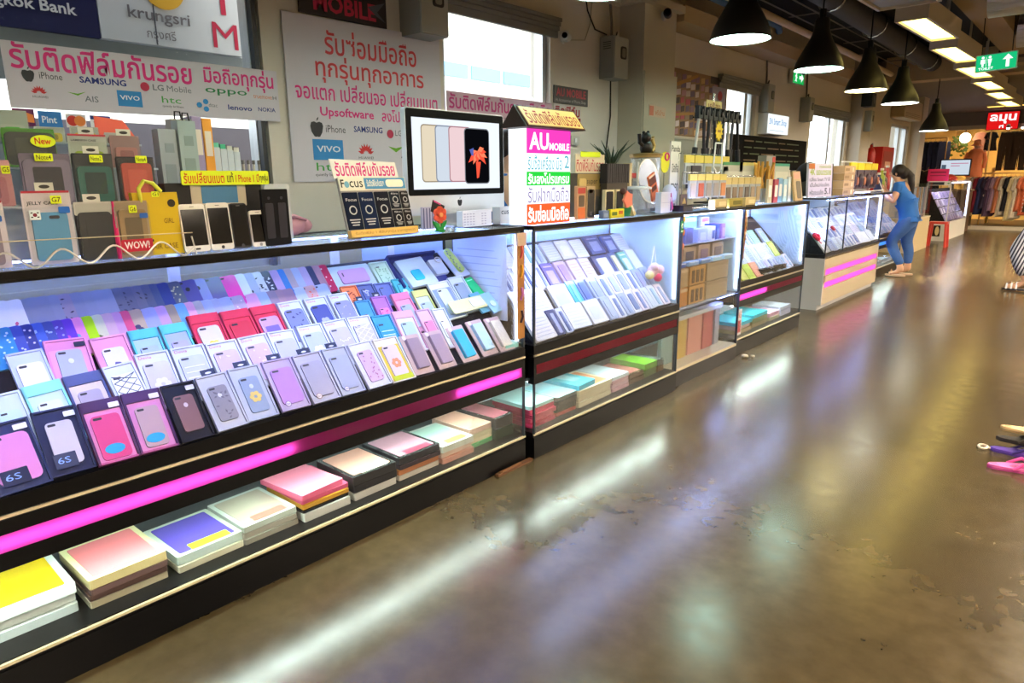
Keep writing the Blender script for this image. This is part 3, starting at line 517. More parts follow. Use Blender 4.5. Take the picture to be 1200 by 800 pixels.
dC = [dict(card='#c0ccec', case='#e4e4f0', pat='heart', pcol='#e888a8', cw=.72, label='pale blue boxed white phone case with a small heart'), dict(card='#dc8cc4', case='#aab0cc', inner='#e8a0d0', sticker2='#2a2c48', logo='#d8dcea', label='pink boxed clear phone case with a ring'), dict(card='#e49ac8', case='#dcdae8', pat='peak', pcol='#5a5a98', cw=.62, label='pink boxed white phone case with a dark peak print'),
      dict(card='#a8c8ec', case='#a8bce8', header='#58c4d8', label='pale blue boxed phone case with a cyan header'), dict(card='#a8b8e8', case='#b0aee0', header='#60ccd8', label='lilac-blue boxed phone case with a cyan header'), dict(card='#d83c5c', case='#d8d4dc', header='#d83c5c', pat='flower', pcol='#e8d040', txt=None, cw=.7, label='red boxed clear phone case with a yellow print'),
      dict(card='#d83c5c', case='#d03850', header='#d83c5c', pat='heart', pcol='#f0c040', cw=.7, label='red boxed red phone case with a yellow print'), dict(card='#d83c5c', case='#c4a0d8', header='#d83c5c', pat='rect', pcol='#7868c0', cw=.76, label='red boxed lilac phone case'), dict(card='#d0daf0', case='#7c86c4', pat='leaf', pcol='#2c3468', txt='Devia', cw=.76, label='white boxed blue phone case with dark leaf border'),
      dict(card='#d0daf0', case='#4c58a0', pat='flower', pcol='#b0b8e0', txt='Devia', cw=.76, label='white boxed navy phone case with a pale flower'), dict(card='#d0daf0', case='#8c92cc', pat='dots', pcol='#b0b0e4', txt='Devia', cw=.76, label='white boxed violet phone case with speckles'), dict(card='#4c9cd0', case='#58a4d4', tab=True, label='blue boxed phone case with a dark hanger'),
      dict(card='#b478cc', case='#e888c4', tab=True, pat='dots', pcol='#d84890', label='purple boxed pink phone case with a dark hanger'), dict(card='#e4a0c4', case='#a8bcdc', header='#ec88b4', label='pink boxed pale blue phone case'), dict(card='#ccd8dc', case='#b0c8dc', header='#dce48c', label='pale boxed phone case with a yellow-green header'),
      dict(card='#dce8ee', case='#d4e4e0', inner='#8ca4c8', cw=.5, label='wide white boxed accessory with a clear window'), dict(card='#d8e8ee', case='#9cb0c4', cw=.7, label='white boxed grey phone case')]
for i, ((Y, s, w_, r_), d) in enumerate(zip(rowC, dC)):
    d = dict(d); lb = d.pop('label') + ', third row of the long counter'; boxed_case(on_slope(SF1, Y, s, HB, r_), lb, w_ - .003, HB, seed=80 + i, **d)
t = thing('green_packet', 'bright green packet at the far end of the long counter display', 'packet', on_slope(SF1, 2.41, .425, .115, 8, 0, .02)); MB().prism(rrect(.06, .115, .006, 2, 0, .058), 0, .014).build('packet_body', mat('#1cc878', .4), t); MB().prism(rrect(.04, .006, .001, 1, 0, .1), .014, .0146).build('header', mat('#a0f0d0', .4), t)
# loose phone cases fanned in two rows behind the boxes
CW, CH = .069, .138
def loose_case(M, label, col, pat=None, pcol='#222840', logo=None, group=None, seed=0, clear=False):
    rs = random.Random(seed); c = MB(); case_mesh(c, CW, CH, .009, 0, 0, 0, 1, 2 if logo else None)
    if pat: pattern(c, pat, CW, CH, .0094, 0, 3, rs)
    o = c.build('phone_case', [FROST if clear else mat(col, .4, coat=.3), mat('#2c2c3c', .4), mat(logo or '#222233', .4), mat(pcol, .5)], None, M)
    return tag(o, label, 'phone case', group)
Dp = [0.482, 0.51, 0.538, 0.565, 0.592, 0.619, 0.646, 0.674, 0.704, 0.733, 0.764, 0.79, 0.817, 0.855, 0.901, 0.936, 0.968, 1.004, 1.033, 1.064, 1.099, 1.129, 1.173, 1.222, 1.279, 1.322, 1.359, 1.39, 1.436, 1.487, 1.538, 1.598]
Dc = [('#3a8cc8', 'dots', '#c8e0ff', 'galaxy-print teal'), ('#4858b8', 'dots', '#d8e0ff', 'galaxy-print blue'), ('#3c4490', 'dots', '#e8e0ff', 'starry navy'), ('#4a68d0', 'dots', '#c0d8ff', 'starry bright blue'), ('#4858a8', 'dots', '#b0c8ff', 'starry grey-blue'), ('#5a48b8', 'dots', '#a0a8ff', 'starry violet'), ('#6a40c8', 'flower', '#d858d8', 'purple with a magenta ring'), ('#e890cc', 'flower', '#68b8e8', 'pink with a blue ring'), ('#a8e020', None, '', 'lime green'), ('#c8ccb8', 'leaf', '#585c40', 'floral white'), ('#c8a8c4', None, '', 'pale mauve'), ('#c498cc', None, '', 'lilac'), ('#d85888', None, '', 'rose red'), ('#b8a898', 'flower', '#484870', 'gold with a dark circle'),
      ('#a0a8e0', None, '', 'periwinkle'), ('#c49cd8', None, '', 'orchid'), ('#a89888', None, '', 'bronze'), ('#70a8e0', None, '', 'sky blue'), ('#dca0cc', None, '', 'rose pink'), ('#b0acb8', None, '', 'silver-grey'), ('#a8b8ec', 'heart', '#8898d8', 'pale blue animal-shaped'), ('#a8b0dc', None, '', 'silver-blue'), ('#a8b4e4', 'heart', '#303858', 'ice blue'), ('#b0a0c4', 'dots', '#e0d0e8', 'glittering mauve'), ('#dc9cd4', None, '', 'bright pink'), ('#9cb0e8', None, '', 'cornflower blue'), ('#8c7c9c', None, '', 'dusky brown'), ('#a08098', None, '', 'plum brown'), ('#987c98', None, '', 'cocoa'), ('#b0c0e0', None, '', 'frosted blue'), ('#c8a0a8', 'dots', '#e86848', 'orange floral'), ('#a8b8e8', None, '', 'pale lavender-blue')]
for i, (Y, (c, p, pc, nm)) in enumerate(zip(Dp, Dc)):
    pitch = (Dp[i + 1] - Y) if i + 1 < len(Dp) else .06
    loose_case(on_slope(SF1, Y, .519, CH, 0, 4.5) @ RY(-13 if pitch < .05 else -9) , nm + ' phone case leaning among the loose cases behind the boxed rows', c, p, pc or '#222222', seed=i)
Ep = [0.501, 0.537, 0.58, 0.61, 0.637, 0.671, 0.704, 0.736, 0.768, 0.796, 0.827, 0.858, 0.889, 0.917, 0.943, 0.981, 1.023, 1.079, 1.116, 1.175, 1.235, 1.272, 1.308, 1.343, 1.379, 1.415, 1.444, 1.476, 1.511, 1.547, 1.577, 1.611, 1.647]
Ec = [('#e0e4f0', None, '', 'plain white'), ('#e4e6f2', 'heart', '#e070a0', 'white pink-hearted'), ('#8890b4', None, '', 'G'), ('#8890b4', None, '', 'G'), ('#8c94b8', None, '', 'G'), ('#9890b0', 'leaf', '#3c3450', 'leopard-spotted'), ('#8890b8', None, '', 'G'), ('#8a94bc', None, '', 'G'), ('#8c96c0', None, '', 'G'), ('#8a96c0', None, '', 'G'), ('#687090', 'leaf', '#404868', 'C'), ('#646c8c', 'leaf', '#3c4460', 'C'), ('#6c7090', 'leaf', '#484c5c', 'C'), ('#5c6488', 'leaf', '#383c54', 'C'), ('#4a5888', None, '', 'slate blue'), ('#2c3c8c', None, '', 'deep navy'), ('#505878', 'dots', '#c8c0a0', 'black glittering'), ('#504c98', None, '', 'dark violet'), ('#8088cc', None, '', 'soft periwinkle'),
      ('#544c8c', None, '', 'aubergine'), ('#e838b0', None, '', 'hot pink'), ('#d0dcf0', None, '', 'white-blue'), ('#a0aed4', 'heart', '#303048', 'silver with a dark mark'), ('#c0c8e0', 'leaf', '#181c30', 'black-and-white floral'), ('#30385c', 'leaf', '#d0d8ec', 'black daisy-print'), ('#b098d4', None, '', 'soft lilac'), ('#3078cc', None, '', 'royal blue'), ('#a89cae', None, '', 'tan-grey'), ('#a4b4dc', None, '', 'powder blue'), ('#b0a0d0', None, '', 'pale violet'), ('#343c68', None, '', 'midnight blue'), ('#a8849c', None, '', 'dull rose'), ('#c02858', 'dots', '#f0d0e0', 'crimson dotted')]
for i, (Y, (c, p, pc, nm)) in enumerate(zip(Ep, Ec)):
    g = None
    if nm == 'G': nm, g = 'plain frosted grey', 'frosted grey cases in the back row'
    if nm == 'C': nm, g = 'dark camouflage', 'camouflage cases in the back row'
    pitch = (Ep[i + 1] - Y) if i + 1 < len(Ep) else .06
    loose_case(on_slope(SF1, Y, .618, CH, 0, 5) @ RY(-13 if pitch < .045 else -9), nm + ' phone case standing in the back row of the long counter', c, p, pc or '#222222', logo='#1c1c30' if nm in ('dark violet', 'soft periwinkle') else None, group=g, seed=200 + i)
t = thing('phone_case_box', 'wide white package with a pink phone case lying sideways at the back', 'phone case box', on_slope(SF1, 1.785, .600, .12, 0, 4)); MB().prism(rrect(.215, .12, .006, 2, 0, .06), 0, .012).build('card', mat('#cce0ee', .35, coat=.4), t); c_ = MB(); c_.prism(rrect(.145, .072, .012, 3, .005, .06), .012, .019, 0); c_.prism(rrect(.006, .02, .003, 3, -.05, .07), .019, .0195, 1); c_.build('phone_case', [mat('#cfa4d8', .4), mat('#584870', .4)], t)
boxed_case(on_slope(SF1, 1.953, .600, .13, 0, 4), 'pale green packet with leaf print at the back of the long counter', .1, .13, '#cfe8d4', '#c4e4c8', pat='leaf', pcol='#88b890', cw=.6, seed=5)
t = thing('display_tray', 'dark navy tray at the back of the long counter', 'tray', on_slope(SF1, 2.155, .612, .2, 0, 0, .006)); MB().box(-.15, .15, .02, .2, 0, .012).build('tray_body', mat('#303c7c', .5), t); q = MB(); q.box(-.15, .15, .19, .2, .012, .04); q.box(-.15, -.14, .02, .19, .012, .03); q.build('tray_rim', mat('#2c3670', .5), t)
t = thing('white_box', 'flat white box with a cyan patch resting on the navy tray', 'box', on_slope(SF1, 2.12, .585, .16, 4, 0, .02)); MB().prism(rrect(.17, .16, .004, 2, 0, .08), 0, .018).build('lid', mat('#c8dcec', .4), t); MB().prism(rrect(.06, .06, .01, 3, -.01, .06), .018, .022).build('patch', mat('#34c8dc', .4), t)
t = thing('earphone_box', 'small white box with a wire loop beside the navy tray', 'box', on_slope(SF1, 2.275, .565, .09, 2, 0, .02)); MB().prism(rrect(.085, .09, .004, 2, 0, .045), 0, .016).build('box_body', mat('#d4e0f0', .4), t); MB().tube([(.02 + .02 * math.cos(a * .5), .08 + .016 * math.sin(a * .5), .02) for a in range(13)], .0025, 6).build('wire_loop', WHITE, t)
t = thing('brush_package', 'clear package with a yellow-green brush standing at the back end', 'package', on_slope(SF1, 2.40, .63, .18, 6, 0, .012)); MB().prism(rrect(.1, .18, .01, 3, 0, .09), 0, .006).build('card', mat('#c4d0e8', .4), t)
q = MB(); q.prism(rrect(.04, .15, .018, 4, .004, .1), .006, .02, 0)
for k in range(10): q.prism(ell(.004, .004, 6, -.016 + .008 * (k % 2), .03 + .014 * k), .02, .021, 1)
q.build('brush', [mat('#d4e878', .4), mat('#586890', .4)], t)
for i, (Y, s, w_, h_, c, nm) in enumerate(((1.727, .49, .08, .12, '#f08858', 'orange dotted'), (1.811, .487, .085, .12, '#5868a8', 'navy patterned'), (1.905, .480, .09, .12, '#6878b8', 'slate blue'), (2.01, .488, .09, .13, '#50c0d0', 'turquoise'))):
    boxed_case(on_slope(SF1, Y, s, h_, -2, 5), nm + ' small packet in the fourth row of the long counter', w_, h_, c, c, pat=['dots', 'leaf', None, 'flower'][i], pcol=['#803020', '#d0d8f0', '', '#d0f0f0'][i] or '#222222', cw=.62, seed=300 + i)
# leaning teal packets and a hanging strip at the right end of the long counter
for i, (Y, z, c) in enumerate(((2.375, .80, '#70b8d0'), (2.43, .76, '#a4d4e4'))):
    t = thing('cable_packet', ['teal cable packet leaning at the far end of the long counter', 'pale blue cable packet leaning at the far end of the long counter'][i], 'packet', on_slope(SF1, Y, .33 - .02 * i, .12, 6, 0, .03 + .012 * i)); MB().prism(rrect(.07, .12, .005, 2, 0, .06), 0, .01).build('card', mat(c, .4), t); MB().prism(ell(.018, .018, 14, 0, .05), .01, .014).build('blister', mat('#d4f0f8', .2), t)
t = thing('folded_cloth', 'pale turquoise folded packet lying at the front end corner', 'packet', T(C1X - .06, 2.425, .602)); MB().box(-.05, .035, -.045, .045, 0, .02).build('packet_body', mat('#8ce0dc', .4), t); MB().box(-.045, .03, -.04, .04, .02, .03).build('flap', mat('#b8f0ec', .4), t)
# price sheet taped inside the far end of the long counter
t = thing('price_sheet', 'large white price sheet taped inside the end glass of the long counter', 'sheet', T(0, 2.476, 0)); q = MB(); q.box(C1X - .47, C1X - .1, -.003, 0, .72, 1.14); 
for k in range(9): q.box(C1X - .44, C1X - .14 - .02 * (k % 3), -.0035, -.003, .78 + .035 * k, .784 + .035 * k, 1)
q.build('paper', [mat('#dbe6f4', .6), mat('#b4c4e0', .6)], t)
# strip of cable bags hanging on the joint of the first two counters
t = thing('accessory_strip', 'brown card strip of small cable bags hanging between the first two counters', 'accessory strip', T(C1X + .004, 2.455, 0) @ FACE)
MB().prism(rrect(.05, .50, .004, 2, 0, .90), 0, .003).build('card', mat('#a0703c', .6), t)
MB().prism([(-.03, 1.1), (.03, 1.1), (.035, 1.16), (-.035, 1.16)], .001, .012).build('paper_head', mat('#c8ac94', .6), t)
for k, (z, c) in enumerate(((1.07, '#c85a48'), (.98, '#e0a030'), (.87, '#b46a9c'), (.76, '#38242c'))):
    b = MB(); b.tube([(-.005, z - .03, .006), (.006, z, .009), (.002, z + .03, .006)], .006, 8); b.build('cable_bag', mat(c, .3), t)
# ================================================================== STACKS ON THE LOWER SHELVES
def tablet_box(M, label, w, d, t, col, edge, top=None, band=None, win=False, seed=0):
    r = thing('tablet_cover_box', label, 'tablet cover box', M)
    b = MB(); b.prism(rrect(d, w, .006, 2, -d / 2, w / 2), 0, t, 0, None, 1); b.build('box_body', [mat(col, .25, coat=.6), mat(edge, .35, coat=.3)], r)
    if top:
        q = MB(); q.prism(rrect(d * .86, w * .84, .006, 2, -d / 2, w / 2), t, t + .0015); q.build('cover', mat(top, .25, coat=.7), r)
    if band:
        q = MB(); q.prism(rrect(d * .16, w * .6, .003, 2, -d * .13, w * .55), t + .0015, t + .0025); q.build('printed_band', mat(band, .4), r)
    if win:
        q = MB(); q.prism(rrect(d * .5, w * .45, .004, 2, -d / 2, w / 2), t + .0015, t + .0025); q.build('window', mat('#88b8c4', .2, coat=.5), r)
    return r
def stack(n, where, x, y0, y1, items, z0=.141, d=.27):
    z = z0; N = len(items)
    for k, it in enumerate(items):
        t, col, edge, nm = it[:4]; o = it[4] if len(it) > 4 else {}
        rr = random.Random(n * 31 + k); dx = rr.uniform(-.008, .004); dy = rr.uniform(-.004, .004); rz = o.pop('rz', rr.uniform(-1.2, 1.2)) if o else rr.uniform(-1.2, 1.2)
        pos = 'top one' if k == N - 1 else ('bottom one' if k == 0 else ORD[N - 1 - k] + ' from top')
        w = (y1 - y0) * o.pop('ws', 1) if o else (y1 - y0)
        tablet_box(T(x + dx, y0 + dy, z) @ RZ(rz), '%s box, %s of the %s stack %s' % (nm, pos, ORD[n], where), w, d, t, col, edge, **o); z += t + .003
LC = 'under the long counter'
stack(0, LC, -2.20, .22, .50, [(.028, '#c8d0cc', '#a8b4b4', 'grey-white tablet cover'), (.03, '#d6dcd4', '#b9c4c0', 'pale tablet cover'), (.03, '#dfe6e0', '#c8d6d2', 'white tablet cover', dict(top='#f0d020'))])
stack(1, LC, -2.165, .53, .76, [(.022, '#9c9484', '#a09880', 'tan tablet cover'), (.016, '#584038', '#503c38', 'brown tablet cover'), (.018, '#6a5048', '#5c4644', 'dark brown tablet cover'), (.03, '#d8d4a0', '#b8a878', 'cream-edged clear tablet cover', dict(top='#dc7c80'))])
stack(2, LC, -2.165, .79, 1.02, [(.022, '#b8b49c', '#b4b098', 'clear tray tablet cover'), (.03, '#b8c4b4', '#a8b8b0', 'purple tablet cover', dict(top='#5a4cb0', band='#b8cc30'))])
stack(3, LC, -2.165, 1.02, 1.235, [(.02, '#8c887c', '#807c70', 'clear-wrapped tablet cover'), (.02, '#98948a', '#8c887c', 'dull clear tablet cover'), (.022, '#b4beb4', '#a0a89c', 'striped clear cover', dict(top='#a8a090', band='#c86a5c'))])
stack(4, LC, -2.15, 1.25, 1.46, [(.034, '#c4c4bc', '#bcbcb4', 'white tablet cover'), (.01, '#201c20', '#1c1a1c', 'black tablet cover'), (.016, '#b88830', '#b8862c', 'amber cover'), (.016, '#c85878', '#b84c6c', 'deep pink tablet cover', dict(ws=1.02)), (.022, '#dc8098', '#cc5c7c', 'pink tablet cover', dict(ws=.94, rz=5))])
stack(5, LC, -2.145, 1.48, 1.70, [(.03, '#bcb8b0', '#b4b0a8', 'grey tablet cover'), (.03, '#2c2a2c', '#262428', 'dark grey tablet cover'), (.036, '#3c3c3c', '#302e30', 'black-edged tablet cover', dict(top='#c89888', band='#e0d4c8'))])
stack(6, LC, -2.15, 1.72, 1.955, [(.022, '#c4bcb0', '#b0a89c', 'pale tablet cover'), (.022, '#c88c50', '#a86c48', 'rust tablet cover'), (.02, '#3a3034', '#382e34', 'charcoal tablet cover'), (.03, '#38383a', '#2e2c30', 'black-edged tablet cover', dict(top='#b88c9c', band='#8c3c50'))])
stack(7, LC, -2.14, 1.965, 2.165, [(.025, '#c8907c', '#a87868', 'salmon tablet cover'), (.022, '#d0b49c', '#b49888', 'beige printed tablet cover'), (.03, '#c0c8c0', '#b0b4a8', 'mint tablet cover', dict(top='#a8c4b8', band='#d08c50'))])
stack(8, LC, -2.17, 2.175, 2.33, [(.018, '#4c9058', '#3c7c4c', 'green tablet cover'), (.02, '#c8bc98', '#b8a888', 'cream tablet cover'), (.02, '#c0b898', '#b0a484', 'straw tablet cover'), (.028, '#d0ac98', '#b09080', 'peach printed tablet cover', dict(top='#d8a894'))])
stack(9, LC, -2.15, 2.335, 2.47, [(.05, '#384438', '#2c3830', 'dark green tablet cover'), (.056, '#484a4c', '#343438', 'dark tablet cover', dict(top='#a4606c'))])
LS = 'under the second counter'
stack(0, LS, -2.12, 2.57, 2.775, [(.022, '#a83048', '#9c2c48', 'crimson notebook'), (.022, '#b04058', '#a03850', 'wine red notebook'), (.022, '#a83850', '#983048', 'dark red notebook'), (.022, '#b4485c', '#a83c54', 'raspberry notebook'), (.018, '#a8d0cc', '#98bcb8', 'pale teal notebook')])
stack(1, LS, -2.12, 2.80, 2.985, [(.018, '#a05048', '#984c48', 'red-edged notebook'), (.03, '#3c3834', '#383430', 'black notebook'), (.03, '#4a4644', '#403c38', 'charcoal notebook'), (.022, '#a8ccd4', '#5c605c', 'light blue notebook', dict(top='#98c8d8'))])
stack(2, LS, -2.12, 3.0, 3.34, [(.03, '#d4ccb4', '#c8c0a4', 'cream notebook'), (.03, '#dcd4bc', '#c8bfa4', 'ivory notebook'), (.03, '#d8d0b8', '#c4bca0', 'off-white notebook', dict(top='#d89068')), (.03, '#58a8b8', '#4898b0', 'blue framed notebook', dict(win=True, ws=.55, rz=4))])
stack(3, LS, -2.13, 3.36, 3.55, [(.02, '#b48c94', '#a8808c', 'dusty pink notebook'), (.02, '#c0a0a8', '#b0909c', 'pale rose notebook'), (.022, '#b4949c', '#a8848c', 'mauve notebook'), (.02, '#c0ccd4', '#a8b4bc', 'silver notebook', dict(top='#c8d8e0'))])
stack(4, LS, -2.14, 3.565, 3.745, [(.03, '#5c5048', '#58483c', 'brown notebook'), (.03, '#685444', '#5c4838', 'dark tan notebook', dict(top='#b07068'))])
stack(5, LS, -2.14, 3.76, 3.92, [(.045, '#6a7a50', '#5c6a48', 'olive notebook'), (.04, '#7cb848', '#60883c', 'bright green notebook', dict(top='#80c83c'))])
stack(6, LS, -2.14, 3.93, 4.02, [(.04, '#5c4430', '#584028', 'walnut notebook'), (.035, '#5c6464', '#4c5050', 'grey notebook', dict(top='#7c8c8c'))])
L4 = 'under the pink-lit glass counter'
stack(0, L4, -2.19, 5.32, 5.62, [(.03, '#b8a888', '#a09070', 'tan notebook'), (.03, '#c8b0b4', '#b09898', 'pink-grey notebook'), (.03, '#40b8d4', '#38a8c4', 'turquoise notebook')])
stack(1, L4, -2.19, 5.66, 6.0, [(.035, '#9c9474', '#8c8468', 'olive-grey notebook'), (.04, '#889470', '#788464', 'moss notebook'), (.03, '#40c4dc', '#38b4cc', 'bright cyan notebook')])
stack(2, L4, -2.19, 6.04, 6.3, [(.03, '#b8b49c', '#a8a48c', 'stone notebook'), (.035, '#e4b0cc', '#d0a0bc', 'light pink notebook')])
stack(3, L4, -2.20, 6.33, 6.6, [(.05, '#b4b8d4', '#a4a8c4', 'lavender notebook'), (.03, '#c8d0e4', '#b4bcd4', 'pale blue notebook')])
L6 = 'under the cyan-lit counter'
for k in range(6): stack(k, L6, -2.47, 9.95 + k * .32, 10.22 + k * .32, [(.03, '#c8d4e4', '#a8b8cc', 'pale notebook'), (.03, ['#90b4d8', '#d8dce8', '#a8c0dc', '#c8b8d0', '#b8d0e0', '#8898c0'][k], '#90a4c0', ['blue', 'white', 'steel blue', 'mauve', 'ice blue', 'slate'][k] + ' notebook')])
t = thing('notice_card', 'white notice card with red print behind the lower glass of the pink-lit counter', 'card', T(C4X - .02, 5.25, .16) @ FACE); MB().box(-.04, .05, 0, .21, 0, .003).build('card', mat('#e4e0e4', .5), t); q = MB(); q.text('SALE', -.03, .04, .14, .19, .0035, bold=.02)
q.box(-.03, .04, .02, .12, .003, .0036); q.build('print', mat('#c83c48', .5), t)
# ================================================================== GOODS ON THE OTHER SLOPES
def goods(M, label, w, h, t, col, accent, kind='box', group=None, seed=0):
    rs = random.Random(seed); r = thing('accessory_box', label, 'accessory box', M, group)
    MB().prism(rrect(w, h, .004, 2, 0, h / 2), 0, t).build('box_body', mat(col, .35, coat=.4), r)
    q = MB()
    if kind == 'box': q.prism(rrect(w * .62, h * .55, .004, 2, 0, h * .42), t, t + .001, 0); q.prism(rrect(w * .7, h * .06, .001, 1, 0, h * .86), t, t + .001, 0)
    elif kind == 'slim': q.prism(rrect(w * .35, h * .8, .003, 2, 0, h * .45), t, t + .004, 0)
    elif kind == 'phone': q.prism(rrect(w * .6, h * .75, .008, 3, 0, h * .48), t, t + .005, 0); q.prism(ell(w * .1, w * .1, 10, 0, h * .7), t + .005, t + .0056, 0)
    elif kind == 'lines':
        for k in range(6): q.prism(rrect(w * .8, h * .03, .001, 1, 0, h * (.15 + .13 * k)), t, t + .001, 0)
    q.build('print', mat(accent, .4), r); return r
PAL = ['#dfe8f2', '#c8d8ea', '#e6ecf0', '#b8cce4', '#d8e4e8', '#a8bcdc', '#e4e0ec', '#d0e4e8']
ACC = ['#8ca4cc', '#6c84b8', '#b0c4dc', '#8cb4d0', '#5c78b0', '#a0a8d0', '#c0d4e4', '#94a8c8']
def goods_row(SFr, Ys, s, h, where, row, items, t=.016, tilt=6.5):
    for k, (Y, w, col, acc, kind, nm) in enumerate(items):
        goods(on_slope(SFr, Y, s + rnd.uniform(-.006, .006), h, rnd.uniform(-2, 2), tilt), '%s, %s along the %s row of the %s' % (nm, ORD[k], row, where), w, h, t, col, acc, kind, seed=k)
def pale(n, y0, y1, kinds=('box', 'slim', 'phone', 'lines'), nm='pale accessory box'):
    p = (y1 - y0) / n; out = []
    for k in range(n):
        c = rnd.choice(PAL); out.append((y0 + p * (k + .5), p * .9, c, rnd.choice(ACC), rnd.choice(kinds), nm))
    return out
W2 = 'second counter'
goods_row(SF2, 0, .155, .15, W2, 'front', [(2.66, .17, '#e4e8f0', '#b8c4dc', 'lines', 'wide white cable box'), (2.79, .07, '#3a4878', '#a8b8e0', 'slim', 'navy slim box'), (2.865, .06, '#c8d4ec', '#5468a0', 'slim', 'blue-white slim box'), (2.99, .17, '#e0e8ee', '#c4d4e0', 'lines', 'large white box'), (3.165, .15, '#dfe6ea', '#ccd8e0', 'box', 'square white box')] + pale(8, 3.26, 3.97, ('slim', 'phone'), 'slim pale box'))
goods_row(SF2, 0, .30, .15, W2, 'second', [(2.72, .28, '#dfe6ee', '#b4c4dc', 'lines', 'wide white packet'), (2.98, .16, '#d8e4ec', '#c0d0e0', 'box', 'white packet'), (3.11, .08, '#34b4c8', '#6cd4e0', 'slim', 'teal box'), (3.20, .085, '#7090d0', '#4c6cb0', 'phone', 'mid-blue box')] + pale(7, 3.26, 3.97, ('box', 'phone', 'slim'), 'pale box'))
goods_row(SF2, 0, .45, .16, W2, 'third', [(2.64 + .058 * k, .05, ['#b8c4e0', '#c8d0e8', '#d8dcec'][k % 3], ['#404c78', '#e4e8f4', '#788cc0'][k % 3], 'slim', ['blue-grey', 'light', 'white'][k % 3] + ' stylus box') for k in range(6)] + [(3.02, .1, '#6c64b4', '#b8a8e0', 'box', 'violet box'), (3.14, .1, '#c8b4d8', '#a084c0', 'phone', 'pale violet box'), (3.26, .1, '#dcc8dc', '#e0a0c4', 'lines', 'pink-lined box'), (3.38, .1, '#d4d0e4', '#ac9cc8', 'lines', 'lilac box'), (3.56, .18, '#405080', '#d8e4f0', 'phone', 'navy box holding a white device'), (3.70, .08, '#5c70a8', '#d4d8a8', 'phone', 'blue-yellow box'), (3.81, .09, '#68b8a8', '#d0e8dc', 'box', 'green-white box'), (3.92, .1, '#d8e4ec', '#d0e8dc', 'box', 'green-white box')])
goods_row(SF2, 0, .595, .13, W2, 'back', pale(5, 2.64, 3.08, ('slim', 'lines'), 'frosty box') + [(3.16, .12, '#d0d8e8', '#e8ecf4', 'lines', 'grey-white box'), (3.30, .13, '#e8e8f0', '#f4f4f8', 'box', 'white angled box'), (3.44, .12, '#e4e8f2', '#c8d4e8', 'lines', 'tall white box'), (3.62, .15, '#486098', '#8ca0d0', 'box', 'steel blue box'), (3.79, .12, '#5068a4', '#98acd8', 'box', 'slate blue box'), (3.92, .12, '#c8d8e8', '#e8f0f4', 'lines', 'ice white box')])
# plush bag hanging inside the second counter
t = thing('plush_bag', 'small pink and cream plush bag hanging inside the second counter', 'plush bag', T(C2X - .12, 3.90, -.02)); q = MB(); q.ball(.05, (0, 0, .84), 0, 14, (.7, 1, .9)); q.ball(.03, (0, -.045, .82), 1, 10); q.ball(.034, (.02, .04, .845), 0, 10); q.ball(.028, (.03, .01, .80), 2, 10); q.ball(.028, (.02, -.02, .87), 0, 10); q.build('plush_body', [mat('#ecc8cc', .9), mat('#e8dc98', .9), mat('#e03868', .8)], t, smooth=True)
MB().tube([(0, -.035, .87), (0, 0, 1.0), (0, .035, .87)], .004, 6).build('strap', WHITE, t)
# pale things taped on the panel, green sticker on the joint
t = thing('padlock_sticker', 'small green sticker with a white ring mark on the second counter end', 'sticker', T(C2X + .002, 4.03, 1.10) @ FACE); q = MB(); q.prism(rrect(.042, .075, .003, 2), 0, .002, 0); q.prism(ell(.012, .016, 18, 0, .006), .002, .003, 1); q.prism(ell(.006, .009, 14, 0, .006), .003, .0035, 0); q.box(-.014, .014, -.03, -.025, .002, .003, 1); q.build('sticker', [mat('#14703c', .5), mat('#eef4ee', .5)], t)
t = thing('accessory_strip', 'narrow strip of yellow and orange charms hanging beside the green sticker', 'accessory strip', T(C3X + .006, 4.09, 0) @ FACE); MB().prism(rrect(.03, .30, .004, 2, 0, 1.02), 0, .003).build('card', mat('#b08878', .6), t)
for z, c in ((1.145, '#e8c020'), (1.06, '#e87828'), (.97, '#c87858')): MB().prism(ell(.02, .022, 12, 0, z), .003, .012).build('charm', mat(c, .4), t)
# --- contents of the shelf cabinet
def panel_pack(M, label, w, h, d, col, acc, win='#5a4c48', cat='product box', nm='product_box', kind='win'):
    r = thing(nm, label, cat, M); MB().box(-w / 2, w / 2, 0, h, -d, 0).build('box_body', mat(col, .4, coat=.3), r); q = MB()
    if kind == 'win': q.prism(rrect(w * .6, h * .6, .006, 2, 0, h * .42), 0, .003)
    elif kind == 'bars':
        for k in range(3): q.prism(rrect(w * .18, h * .7, .003, 2, -w * .28 + w * .28 * k, h * .45), 0, .002)
    elif kind == 'head': q.box(-w * .46, w * .46, h * .78, h * .95, 0, .001)
    q.build('print', mat(win, .4), r); return r
SC3 = 'on the %s shelf of the narrow cabinet'
x = C3X - .07
for k, (y, w, h, c, a) in enumerate(((4.17, .15, .10, '#8090c4', '#a8b4dc'), (4.35, .12, .11, '#5060a0', '#3c4c8c'), (4.56, .15, .09, '#90a0d0', '#b0bce0'), (4.73, .06, .10, '#d8dcf0', '#4868a8'), (4.81, .05, .11, '#3050a0', '#6080c8'), (4.90, .06, .11, '#a078c8', '#c0a0dc'))): panel_pack(T(x, y, .962) @ FACE, '%s small box, %s %s' % (['periwinkle', 'indigo', 'pale violet', 'white', 'navy', 'purple'][k], ORD[k], SC3 % 'top'), w, h, .1, c, a, a)
panel_pack(T(x - .12, 4.55, .962) @ FACE, 'tall pale cyan box behind the small boxes in the narrow cabinet', .3, .17, .06, '#90d4e8', '#c0ecf4', '#c8ecf4', kind='head'); panel_pack(T(x - .10, 4.80, .962) @ FACE, 'white card with a red print behind the small boxes in the narrow cabinet', .12, .16, .02, '#e8f0f4', '#c04858', '#c85868', kind='head')
